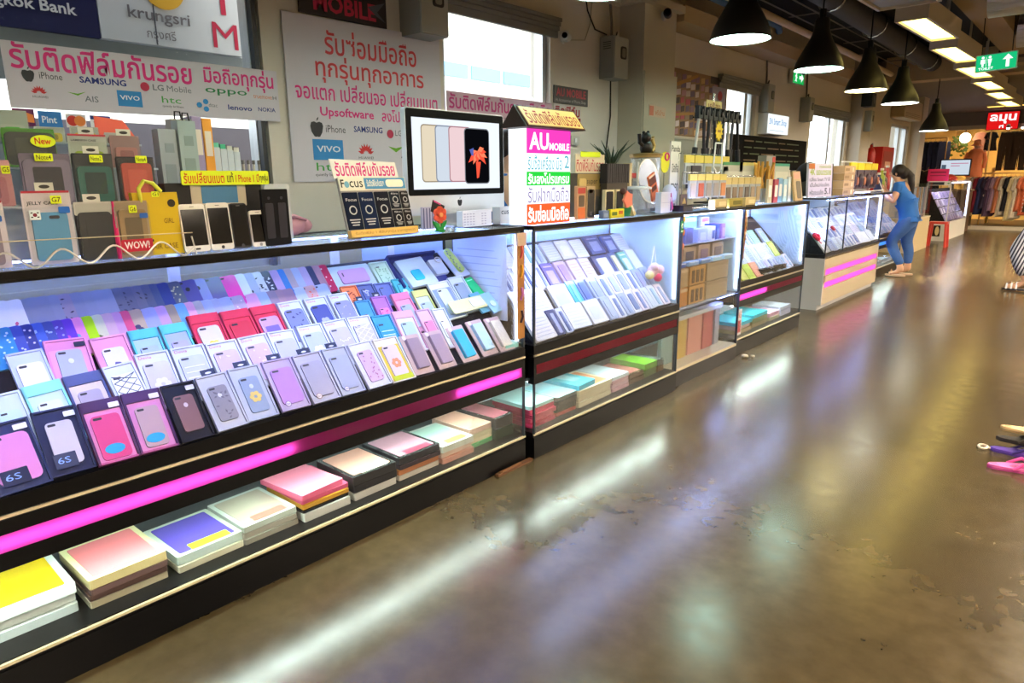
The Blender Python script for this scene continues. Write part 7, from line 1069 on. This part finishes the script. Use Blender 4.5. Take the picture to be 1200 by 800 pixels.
# wardrobe rails and clothes
def garment(kind, M, label, col, w, h, cat, pat=None, group=None):
    t = thing(kind, label, cat, M, group); n = 9; q = MB(); v = []; f = []
    def outline():
        if kind == 'hanging_trousers': return [(-w * .42, 0), (w * .42, 0), (w * .5, -h * .3), (w * .46, -h), (w * .08, -h), (0, -h * .36), (-w * .08, -h), (-w * .46, -h), (-w * .5, -h * .3)]
        return [(-w * .12, 0), (w * .12, 0), (w * .34, -h * .05), (w * .5, -h * .32), (w * .36, -h * .36), (w * .34, -h * .5), (w * .46, -h), (-w * .46, -h), (-w * .34, -h * .5), (-w * .36, -h * .36), (-w * .5, -h * .32), (-w * .34, -h * .05)]
    o = outline(); q.prism(o, -.028, .028, 0, FRONT, None, .94); 
    for k in range(3): q.prism(rrect(w * .05, h * .5, w * .02, 2, (-.22 + .22 * k) * w, -h * .68), .02, .036, 0, FRONT)
    q.build('cloth', [mat(col, .85, var=.2, scale=20)], t, smooth=False)
    if pat:
        q = MB(); rs = random.Random(hash(label) % 999 if False else len(label))
        if pat == 'spots':
            for k in range(12): q.prism(ell(.03, .03, 8, rs.uniform(-.3, .3) * w, -h * rs.uniform(.1, .9)), .028, .031, 0, FRONT)
        elif pat == 'stripes':
            for k in range(9): q.prism(rrect(w * .66, h * .03, .004, 1, 0, -h * (.12 + .095 * k)), .028, .031, 0, FRONT)
        elif pat == 'check':
            for k in range(7): q.prism(rrect(w * .64, .012, .004, 1, 0, -h * (.1 + .12 * k)), .028, .031, 0, FRONT); q.prism(rrect(.012, h * .85, .004, 1, w * (-.28 + .09 * k), -h * .5), .028, .030, 0, FRONT)
        q.build('print', mat({'spots': '#c8a8a0', 'stripes': '#e0c8b8', 'check': '#6c3c1c'}[pat], .8), t)
    q = MB(); q.tube([(-w * .33, 0, -h * .045), (0, 0, .02), (w * .33, 0, -h * .045)], .008, 6); q.tube([(0, 0, .02), (0, 0, .07), (.02, 0, .09)], .005, 6); q.build('hanger', mat('#b89060', .5), t); return t
def rail(label, x0, x1, y, z, legs=True):
    t = thing('clothes_rail', label, 'clothes rail', T(0, y, 0)); MB().tube([(x0, 0, z), (x1, 0, z)], .018, 8).build('bar', mat('#b4905c', .5), t)
    if legs:
        for x in (x0, x1): MB().tube([(x, 0, z), (x, 0, .09)], .018, 8).build('leg', mat('#b4905c', .5), t)
    return t
rail('long wooden clothes rail across the front of the clothes shop', -3.12, .6, 22.45, 1.46)
GC = [('#c8b8a0', 'cream', 1.05), ('#a89478', 'sand', .8), ('#7c2030', 'wine red', .95), ('#2c3458', 'navy', 1.0), ('#30283c', 'dark plum', .85, 'spots'), ('#584058', 'purple-grey', 1.05), ('#a08094', 'dusty mauve', .9), ('#b8704c', 'rust', .95), ('#c8bca4', 'oatmeal', 1.05), ('#1c1a20', 'black', .9), ('#d0c090', 'straw', 1.15), ('#d8ccb4', 'ivory', 1.1), ('#d87850', 'coral', .9), ('#cf6440', 'orange', 1.0, 'stripes'), ('#44301c', 'brown', .9), ('#c04434', 'red', 1.0), ('#a8b0b4', 'silver', .9), ('#5c6c58', 'sage', 1.0)]
for k, g in enumerate(GC): garment('hanging_garment', T(-3.02 + .098 * k, 22.45, 1.37) @ RZ(58), '%s dress hanging on the long wooden rail, %s from its near end' % (g[1], ORD[k]), g[0], .42, g[2], 'garment', g[3] if len(g) > 3 else None)
q_ = rail('high rail of dark jeans at the near corner of the clothes shop', -4.40, -3.7, 22.5, 2.42, True)
for k in range(6): garment('hanging_trousers', T(-4.32 + .115 * k, 22.5, 2.33) @ RZ(25), 'dark navy jeans, %s on the high rail at the shop corner' % ORD[k], ['#262c4a', '#2e3656', '#24283e', '#343c60', '#2a3250', '#3c466a'][k], .34, .86, 'jeans')
for k in range(4): garment('hanging_garment', T(-4.35 + .17 * k, 22.2, 1.55) @ RZ(30), '%s top hanging below the dark jeans' % ['black', 'charcoal', 'dark brown', 'white-collared black'][k], ['#131216', '#1f1c20', '#2c2018', '#18161a'][k], .4, .75, 'garment')
rail('high rail of brown trousers on the right of the clothes shop', -2.75, -1.2, 22.8, 2.62)
for k in range(2): garment('hanging_trousers', T(-2.38 + .30 * k, 22.8, 2.53), ['dark brown trousers hanging high, nearer the orange dress', 'dark brown trousers hanging high, nearer the checked shirt'][k], '#33261a', .36, 1.0, 'trousers')
garment('hanging_garment', T(-1.72, 22.8, 2.53), 'orange-brown checked shirt hanging high beside the brown trousers', '#b87840', .5, .95, 'shirt', 'check')
garment('hanging_garment', T(-2.98, 22.9, 2.55), 'peach and grey jacket hanging behind the orange dress', '#c88870', .4, .6, 'jacket')
garment('hanging_garment', T(-2.75, 22.9, 2.55), 'black top hanging behind the orange hat', '#1a171a', .36, .5, 'garment')
t = thing('shelf_board', 'wooden wall shelf over the long clothes rail', 'shelf', T(-1.8, 23.3, 1.56)); MB().box(-.85, 2.2, -.15, .15, 0, .05).build('board', WOOD, t); MB().box(-.85, -.8, -.15, .15, -1.45, 0).build('support', WOOD, t)
t = thing('mannequin', 'mannequin torso in a bright orange dress and orange hat', 'mannequin', T(-2.93, 22.06, .09) @ Matrix.Diagonal((.78, .9, 1, 1))); MB().tube([(0, 0, .02), (0, 0, 1.3)], .025, 10).build('pole', CHROME, t); MB().lathe([(.2, 0), (.2, .02)], 20).build('base', CHROME, t)
q = MB(); M_ = Matrix.Diagonal((1, .55, 1, 1)); q.lathe([(.26, 1.28), (.25, 1.5), (.20, 1.62), (.22, 1.78), (.24, 1.90), (.16, 1.98), (.06, 2.0)], 22, 0, M_); q.tube([(-.22, 0, 1.90), (-.29, 0, 1.72), (-.27, -.02, 1.5)], [.06, .06, .05], 10); q.tube([(.22, 0, 1.90), (.29, 0, 1.72), (.27, -.02, 1.5)], [.06, .06, .05], 10); q.build('dress', mat('#f08a5c', .8), t, smooth=True); MB().ball(.085, (0, 0, 2.08), 0, 14, (1, 1, 1.2)).build('head', mat('#c89880', .6), t, smooth=True); q = MB(); q.lathe([(.19, 2.08), (.12, 2.11), (.105, 2.13), (.10, 2.21), (.06, 2.23)], 22); q.build('hat', mat('#f09468', .8), t, smooth=True)
q_ = thing('shoe_rack', 'dark low shelf of shoes and bags under the long clothes rail', 'shelf', T(-2.0, 22.9, .09)); q = MB(); q.box(-1.0, 2, -.2, .2, .28, .31); q.box(-1.0, -.96, -.2, .2, 0, .31); q.box(1.96, 2, -.2, .2, 0, .31); q.build('board', mat('#241c18', .6), q_)
for k in range(7):
    t = thing('folded_bundle', '%s folded bundle on the low shelf under the rail, %s from its near end' % (['navy', 'cobalt', 'maroon', 'black', 'plum', 'slate', 'teal'][k], ORD[k]), 'bundle', T(-2.85 + .2 * k, 22.8, .402)); MB().prism(rrect(.17, .22, .04, 3), 0, .09).build('cloth', mat(['#20284c', '#2c3c78', '#5c1c30', '#151318', '#40243c', '#3c4454', '#1c4048'][k], .8), t); MB().prism(rrect(.15, .2, .04, 3), .09, .13).build('top_fold', mat(['#283058', '#344888', '#682438', '#1c1a20', '#482c44', '#444c5c', '#244850'][k], .8), t)
# ================================================================== PEOPLE AND THE SANDALS
def skin_mesh(J, E, root, sub=2):
    me = bpy.data.meshes.new('skin'); names = list(J); ix = {n: i for i, n in enumerate(names)}
    me.from_pydata([J[n][0] for n in names], [(ix[a], ix[b]) for a, b in E], []); o = bpy.data.objects.new('skin', me); COL.objects.link(o)
    m = o.modifiers.new('s', 'SKIN'); m.use_smooth_shade = True
    for n in names:
        sv = me.skin_vertices[0].data[ix[n]]; r = J[n][1]; sv.radius = r if isinstance(r, tuple) else (r, r); sv.use_root = (n == root)
    b = o.modifiers.new('u', 'SUBSURF'); b.levels = sub; b.render_levels = sub
    dg = bpy.context.evaluated_depsgraph_get(); e = bpy.data.meshes.new_from_object(o.evaluated_get(dg)); v = [tuple(q.co) for q in e.vertices]; f = [tuple(p.vertices) for p in e.polygons]
    bpy.data.objects.remove(o); bpy.data.meshes.remove(me); bpy.data.meshes.remove(e); return v, f
def hand_chains(J, E, wrist, d, up, side, sc=1.0, curl=.5):
    d = Vector(d).normalized(); side = Vector(side); side = (side - d * side.dot(d)).normalized(); up = d.cross(side).normalized() * (1 if d.cross(side).dot(Vector(up)) >= 0 else -1); w = Vector(J[wrist][0])
    pm = w + d * .045 * sc; J[wrist + '_palm'] = (tuple(pm), (.026 * sc, .014 * sc)); E.append((wrist, wrist + '_palm'))
    for k, (off, ln) in enumerate(((-.026, .062), (-.009, .072), (.009, .068), (.025, .054))):
        a = w + d * .082 * sc + side * off * sc; b = a + (d * (1 - curl * .6) - up * curl) * ln * .5 * sc; c = b + (d * (1 - curl * 1.3) - up * curl * 1.4) * ln * .45 * sc
        for nm, p, r in (('a', a, .0095), ('b', b, .0085), ('c', c, .007)): J['%s_f%d%s' % (wrist, k, nm)] = (tuple(p), r * sc)
        E += [(wrist + '_palm', '%s_f%da' % (wrist, k)), ('%s_f%da' % (wrist, k), '%s_f%db' % (wrist, k)), ('%s_f%db' % (wrist, k), '%s_f%dc' % (wrist, k))]
    a = w + d * .03 * sc - side * .032 * sc; b = a + (d * .7 - side * .5 - up * .2) * .035 * sc; c = b + (d * .9 - up * .3) * .028 * sc
    for nm, p, r in (('a', a, .011), ('b', b, .010), ('c', c, .008)): J['%s_t%s' % (wrist, nm)] = (tuple(p), r * sc)
    E += [(wrist + '_palm', wrist + '_ta'), (wrist + '_ta', wrist + '_tb'), (wrist + '_tb', wrist + '_tc')]
def woman():
    # local axes: she faces -X; feet at the origin on the floor
    SK = mat('#c99a7c', .55); J = {}; E = []
    def j(n, x, y, z, r): J[n] = ((x, y, z), r)
    j('pelvis', .02, 0, .86, (.115, .085)); j('waist', -.02, 0, 1.0, (.10, .08)); j('chest', -.09, 0, 1.17, (.135, .095)); j('neckbase', -.15, 0, 1.29, (.075, .06)); j('neck', -.185, 0, 1.345, .046); j('skull', -.205, 0, 1.40, (.068, .078)); j('crown', -.20, 0, 1.455, (.070, .084)); j('top', -.195, 0, 1.495, (.045, .055))
    E += [('pelvis', 'waist'), ('waist', 'chest'), ('chest', 'neckbase'), ('neckbase', 'neck'), ('neck', 'skull'), ('skull', 'crown'), ('crown', 'top')]
    for s, nm in ((-1, 'n'), (1, 'f')):
        j('sh' + nm, -.13, s * .155, 1.245, .058); E.append(('chest', 'sh' + nm))
        if nm == 'n': j('el' + nm, -.16, s * .20, 1.03, .042); j('fa' + nm, -.24, s * .19, 1.09, .040); j('wr' + nm, -.325, s * .13, 1.20, .026)
        else: j('el' + nm, -.24, s * .20, 1.06, .042); j('fa' + nm, -.31, s * .17, 1.12, .038); j('wr' + nm, -.36, s * .09, 1.21, .026)
        E += [('sh' + nm, 'el' + nm), ('el' + nm, 'fa' + nm), ('fa' + nm, 'wr' + nm)]
        j('hip' + nm, .02, s * .09, .78, .075); E.append(('pelvis', 'hip' + nm))
        if nm == 'n': j('kn' + nm, -.16, s * .10, .48, .062); j('cf' + nm, -.09, s * .10, .34, .056); j('an' + nm, .02, s * .09, .09, .036); j('hl' + nm, .035, s * .09, .045, .034); j('ft' + nm, -.06, s * .10, .04, (.038, .026)); j('toe' + nm, -.14, s * .105, .03, (.038, .018))
        else: j('kn' + nm, .0, s * .10, .46, .062); j('cf' + nm, .05, s * .10, .32, .056); j('an' + nm, .06, s * .09, .09, .036); j('hl' + nm, .085, s * .09, .045, .034); j('ft' + nm, -.01, s * .11, .04, (.038, .026)); j('toe' + nm, -.085, s * .12, .03, (.038, .018))
        E += [('hip' + nm, 'kn' + nm), ('kn' + nm, 'cf' + nm), ('cf' + nm, 'an' + nm), ('an' + nm, 'hl' + nm), ('an' + nm, 'ft' + nm), ('ft' + nm, 'toe' + nm)]
    hand_chains(J, E, 'wrn', (-.35, .35, .85), (1, 0, .3), (.3, .9, -.2), .95, .55); hand_chains(J, E, 'wrf', (.1, -.5, .8), (1, 0, .3), (.3, .9, .3), .95, .55)
    root = thing('person', 'woman in a blue tee and rolled jeans leaning on the cyan-lit counter', 'person', T(-2.17, 11.02, .022)); b = MB(); v, f = skin_mesh(J, E, 'pelvis'); b.raw(v, f)
    # face: nose, lips, ears, eyes built into the same surface object
    b.raw([(-.272, -.012, 1.405), (-.272, .012, 1.405), (-.302, 0, 1.408), (-.270, 0, 1.448), (-.27, 0, 1.40)], [(0, 2, 3), (2, 1, 3), (0, 4, 2), (4, 1, 2)]); b.ball(.016, (-.262, 0, 1.378), 1, 10, (.6, 1.3, .5))
    for s in (-1, 1): b.ball(.02, (-.19, s * .08, 1.415), 0, 10, (.7, .4, 1.2)); b.ball(.009, (-.262, s * .03, 1.440), 2, 8, (.6, 1.3, .7))
    b.build('body', [SK, mat('#a8605c', .5), mat('#1c1412', .3)], root, smooth=True)
    # hair: cap with a bun and a tail down the back
    h = MB(); h.ball(.10, (-.175, 0, 1.452), 0, 18, (1.0, .93, .95)); h.ball(.075, (-.105, 0, 1.42), 0, 14, (1, .9, 1.1)); h.tube([(-.07, 0, 1.44), (-.02, 0, 1.38), (.0, 0, 1.26), (.01, 0, 1.14), (.0, 0, 1.06)], [.04, .05, .042, .03, .008], 10); h.build('hair', mat('#1d1512', .5), root, smooth=True); MB().ball(.028, (-.055, 0, 1.43), 0, 10, (.6, 1, 1)).build('hair_tie', mat('#3a2c30', .6), root, smooth=True)
    SJ = {}; SE = []
    def s(n, x, y, z, r): SJ[n] = ((x, y, z), r)
    s('low', .03, 0, .83, (.135, .105)); s('hem', .025, 0, .90, (.160, .128)); SE.append(('low', 'hem')); s('waist', -.02, 0, 1.0, (.145, .118)); s('chest', -.09, 0, 1.16, (.168, .122)); s('neck', -.15, 0, 1.285, (.085, .07)); SE += [('hem', 'waist'), ('waist', 'chest'), ('chest', 'neck')]
    for q, nm in ((-1, 'n'), (1, 'f')): s('s' + nm, -.13, q * .155, 1.24, .074); s('e' + nm, -.15 if nm == 'n' else -.19, q * .185, 1.12, .066); SE += [('chest', 's' + nm), ('s' + nm, 'e' + nm)]
    b = MB(); v, f = skin_mesh(SJ, SE, 'hem'); b.raw(v, f); b.build('shirt', mat('#2b62a8', .8, var=.12, scale=8), root, smooth=True)
    PJ = {}; PE = []
    def p(n, x, y, z, r): PJ[n] = ((x, y, z), r)
    p('top', .02, 0, .88, (.15, .115)); p('pel', .025, 0, .82, (.17, .135)); PE.append(('top', 'pel'))
    for q, nm in ((-1, 'n'), (1, 'f')):
        k = (-.16, -.09, .01) if nm == 'n' else (0, .05, .055); p('h' + nm, .02, q * .09, .74, .112); p('k' + nm, k[0], q * .10, .48, .083); p('c' + nm, k[1], q * .10, .32, .072); p('a' + nm, k[2], q * .09, .14, .058); PE += [('pel', 'h' + nm), ('h' + nm, 'k' + nm), ('k' + nm, 'c' + nm), ('c' + nm, 'a' + nm)]
    b = MB(); v, f = skin_mesh(PJ, PE, 'pel'); b.raw(v, f); b.build('jeans', mat('#3c5c94', .85, var=.2, scale=14), root, smooth=True)
    for nm, (cx, cy, an_) in (('sandal', (-.05, -.10, -3)), ('sandal', (.0, .115, -6))):
        b = MB(); b.prism([(a, c) for a, c in ell(.135, .046, 22)], -.022, 0, 0, T(cx, cy, .012) @ RZ(an_)); o = b.build('sandal', mat('#c8a488', .6), root); c_ = MB(); c_.tube([(cx - .05, cy - .045, .012), (cx - .055, cy, .075), (cx - .05, cy + .045, .012)], .009, 8); c_.build('strap', mat('#b88870', .6), o)
    q = MB(); q.prism(rrect(.07, .08, .01, 3, 0, 0), 0, .004, 0, T(.165, -.06, .82) @ RY(78)); q.build('pocket', mat('#34507f', .85), root)
    return root
woman()
def walker(M, label, stride=True, shirt='#c8c4c0', pants=None):
    SK = mat('#c99a7c', .55); J = {}; E = []
    def j(n, x, y, z, r): J[n] = ((x, y, z), r)
    j('pelvis', 0, 0, .92, (.12, .09)); j('waist', 0, 0, 1.06, (.11, .085)); j('chest', -.02, 0, 1.27, (.155, .11)); j('nb', -.03, 0, 1.42, (.08, .06)); j('neck', -.045, 0, 1.48, .048); j('sk', -.06, 0, 1.54, (.07, .08)); j('cr', -.055, 0, 1.60, (.072, .088)); j('top', -.05, 0, 1.645, (.046, .056)); E += [('pelvis', 'waist'), ('waist', 'chest'), ('chest', 'nb'), ('nb', 'neck'), ('neck', 'sk'), ('sk', 'cr'), ('cr', 'top')]
    for s, nm in ((-1, 'n'), (1, 'f')):
        j('sh' + nm, -.03, s * .17, 1.38, .06); j('el' + nm, .04, s * .22, 1.12, .044); j('wr' + nm, -.04, s * .22, .89, .028); E += [('chest', 'sh' + nm), ('sh' + nm, 'el' + nm), ('el' + nm, 'wr' + nm)]
        if not stride: L_ = ((0, .84, .1), (-.01, .47, .066), (.01, .32, .056), (.03, .09, .038), (-.06, .04, .036), (-.14, .03, .034))
        elif nm == 'n': L_ = ((.0, .84, .1), (-.20, .47, .066), (-.12, .30, .056), (-.06, .09, .038), (-.16, .04, .036), (-.24, .03, .034))
        else: L_ = ((.02, .84, .1), (.10, .47, .066), (.20, .32, .056), (.34, .12, .038), (.28, .05, .036), (.22, .03, .034))
        for k, (x, z, r) in enumerate(L_): j('%s%d' % (nm, k), x, s * .1, z, r if k < 4 else (r, r * .55))
        E.append(('pelvis', nm + '0')); E += [('%s%d' % (nm, k), '%s%d' % (nm, k + 1)) for k in range(5)]
    for nm in 'nf': hand_chains(J, E, 'wr' + nm, (-.2, 0, -1), (-1, 0, 0), (0, 1, 0), 1.0, .25)
    root = thing('person', label, 'person', M); b = MB(); v, f = skin_mesh(J, E, 'pelvis'); b.raw(v, f); b.raw([(-.125, -.012, 1.545), (-.125, .012, 1.545), (-.155, 0, 1.548), (-.124, 0, 1.588), (-.124, 0, 1.54)], [(0, 2, 3), (2, 1, 3), (0, 4, 2), (4, 1, 2)])
    for s in (-1, 1): b.ball(.02, (-.04, s * .083, 1.555), 0, 10, (.7, .4, 1.2)); b.ball(.009, (-.118, s * .03, 1.58), 1, 8, (.6, 1.3, .7))
    b.build('body', [SK, mat('#1c1412', .3)], root, smooth=True); h = MB(); h.ball(.102, (-.03, 0, 1.60), 0, 18, (1, .95, .95)); h.build('hair', mat('#1d1512', .5), root, smooth=True)
    SJ = {'hem': ((0, 0, .90), (.175, .135)), 'w': ((0, 0, 1.06), (.15, .12)), 'c': ((-.02, 0, 1.27), (.172, .125)), 'n': ((-.03, 0, 1.41), (.09, .07)), 'sn': ((-.03, -.17, 1.38), .075), 'en': ((.01, -.205, 1.24), .064), 'sf': ((-.03, .17, 1.38), .075), 'ef': ((.01, .205, 1.24), .064)}
    b = MB(); v, f = skin_mesh(SJ, [('hem', 'w'), ('w', 'c'), ('c', 'n'), ('c', 'sn'), ('sn', 'en'), ('c', 'sf'), ('sf', 'ef')], 'hem'); b.raw(v, f); b.build('shirt', mat(shirt, .8), root, smooth=True)
    PJ = {'top': ((0, 0, .97), (.165, .13)), 'pel': ((0, 0, .87), (.175, .14)), 'hn': ((-.02, -.1, .76), .125), 'kn': ((-.19, -.1, .47), .115), 'cn': ((-.11, -.1, .30), .105), 'an': ((-.06, -.1, .17), .095), 'hf': ((.03, .1, .76), .125), 'kf': ((.10, .1, .47), .115), 'cf': ((.20, .1, .33), .105), 'af': ((.28, .1, .22), .095)}
    if not stride: PJ.update({'hn': ((0, -.1, .76), .115), 'kn': ((-.01, -.1, .47), .09), 'cn': ((.01, -.1, .3), .08), 'an': ((.03, -.1, .14), .07), 'hf': ((0, .1, .76), .115), 'kf': ((-.01, .1, .47), .09), 'cf': ((.01, .1, .3), .08), 'af': ((.03, .1, .14), .07)})
    sm = bpy.data.materials.new('striped_cloth'); sm.use_nodes = True; n = sm.node_tree; bb_ = n.nodes['Principled BSDF']; bb_.inputs['Roughness'].default_value = .85; tx = n.nodes.new('ShaderNodeTexCoord'); mp = n.nodes.new('ShaderNodeMapping'); mp.inputs['Rotation'].default_value = (0, R(-18), 0); wv = n.nodes.new('ShaderNodeTexWave'); wv.bands_direction = 'X'; wv.inputs['Scale'].default_value = 9; rp = n.nodes.new('ShaderNodeValToRGB'); rp.color_ramp.interpolation = 'CONSTANT'; rp.color_ramp.elements[0].color = lin('#23283c'); rp.color_ramp.elements[1].position = .5; rp.color_ramp.elements[1].color = lin('#c8ccd8')
    n.links.new(tx.outputs['Object'], mp.inputs[0]); n.links.new(mp.outputs[0], wv.inputs['Vector']); n.links.new(wv.outputs['Fac'], rp.inputs[0]); n.links.new(rp.outputs[0], bb_.inputs['Base Color'])
    b = MB(); v, f = skin_mesh(PJ, [('top', 'pel'), ('pel', 'hn'), ('hn', 'kn'), ('kn', 'cn'), ('cn', 'an'), ('pel', 'hf'), ('hf', 'kf'), ('kf', 'cf'), ('cf', 'af')], 'pel'); b.raw(v, f); b.build('trousers', pants or sm, root, smooth=True)
    for cx, cy in (((-.15, -.1), (.30, .1)) if stride else ((-.05, -.1), (-.05, .1))):
        b = MB(); b.prism(ell(.14, .048, 22), -.02, 0, 0, T(cx, cy, .012)); o = b.build('sandal', mat('#23232c', .6), root); c_ = MB()
        for k in range(3): c_.tube([(cx - .09 + .05 * k, cy - .047, .01), (cx - .09 + .05 * k, cy, .066 + .01 * k), (cx - .09 + .05 * k, cy + .047, .01)], .010, 8)
        c_.build('strap', mat('#d8d8e0', .6), o)
walker(T(-.62, 10.5, .02), 'person in loose navy and white striped trousers stepping in at the frame edge')
walker(T(-2.97, 3.36, .02) @ RZ(180), 'dark-haired person in blue standing behind the counter between computer and lit sign', False, '#2c5c9c', mat('#2c3040', .8))
# ---------------------------------------------------------------- sandals on the floor at the frame edge
def sole(L, w): return [(L * (-.5 + t_ / 15.0), w * .5 * (.78 + .22 * math.cos((t_ / 15.0 - .72) * 5)) * math.sqrt(max(0, 1 - abs(2 * t_ / 15.0 - 1) ** 5))) for t_ in range(16)] + [(L * (-.5 + t_ / 15.0), -w * .5 * (.80 + .20 * math.cos((t_ / 15.0 - .74) * 5)) * math.sqrt(max(0, 1 - abs(2 * t_ / 15.0 - 1) ** 5))) for t_ in range(14, 0, -1)]
def flipflop(label, x, y, z, rz, c_top, c_bot, c_strap, L=.25, w=.095, print_=None, tip=0, tilt=0):
    t = thing('flip_flop', label, 'sandal', T(x, y, z) @ RZ(rz) @ RX(tilt) @ RY(tip)); p = sole(L, w)[::-1]; q = MB(); q.prism(p, 0, .010, 1); q.prism(p, .010, .020, 0); q.build('sole', [mat(c_top, .6), mat(c_bot, .6)], t)
    q = MB(); q.tube([(L * .28, 0, .018), (L * .24, 0, .042), (L * .10, w * .36, .048), (-L * .12, w * .46, .016)], [.006, .008, .009, .006], 8); q.tube([(L * .24, 0, .042), (L * .10, -w * .36, .048), (-L * .12, -w * .46, .016)], [.008, .009, .006], 8); q.build('strap', mat(c_strap, .45), t)
    if print_: q = MB(); q.prism(rrect(.03, .012, .003, 2, -L * .38, .012), .020, .0206); q.prism(rrect(.034, .010, .003, 2, -L * .38, -.016), .020, .0206); q.prism(ell(.04, .02, 14, L * .02, -.01), .020, .0205); q.build('print', mat(print_, .6), t)
    return t
flipflop('pink flip-flop lying on the floor at the right frame edge', -.17, 3.93, .001, 62 - 40, '#d868a8', '#b03c80', '#d84890', .25, .10, '#9c4878')
flipflop('purple flip-flop behind the pink one at the frame edge', -.18, 4.16, .001, 5, '#5a3c9c', '#442c80', '#382468', .25, .098)
flipflop('black flip-flop stacked on the purple flip-flop', -.165, 4.20, .052, 4, '#2c2620', '#1c1814', '#3c342c', .25, .098)
flipflop('beige sandal lying on top of the sandal pile', -.15, 4.22, .106, 3, '#c8a878', '#8c7048', '#b09468', .26, .10, '#8c7048')
t = thing('toe_ring', 'small cream plastic loop beside the purple flip-flop', 'loop', T(-.335, 4.15, .012)); MB().tube([(.02 * math.cos(R(24 * k)), .03 * math.sin(R(24 * k)), 0) for k in range(15)], .006, 6, closed=True).build('loop', mat('#d8c8b0', .5), t); MB().tube([(.02, 0, 0), (.07, .0, .0)], .006, 6).build('stem', mat('#d8c8b0', .5), t)
t = thing('wood_strip', 'thin brown wood strip on the floor under the long counter corner', 'strip', T(-2.07, 2.37, 0)); MB().box(-.012, .012, -.12, .14, 0, .012).build('strip', mat('#5c3c28', .7), t); MB().box(-.008, .006, -.10, .06, .012, .016).build('top_splinter', mat('#7c5438', .7), t)
t = thing('paper_scrap', 'crumpled paper scraps on the floor before the pink-lit counter', 'litter', T(-2.05, 5.18, 0)); q = MB(); q.ball(.022, (0, 0, .016), 0, 8, (1.4, 1, .7)); q.ball(.014, (.04, .06, .01), 0, 8, (1.3, 1, .7)); q.build('paper', mat('#c8bca8', .7), t)
print('THINGS', len([o for o in bpy.data.objects if o.parent is None]), 'MESH', len([o for o in bpy.data.objects if o.type == 'MESH']))
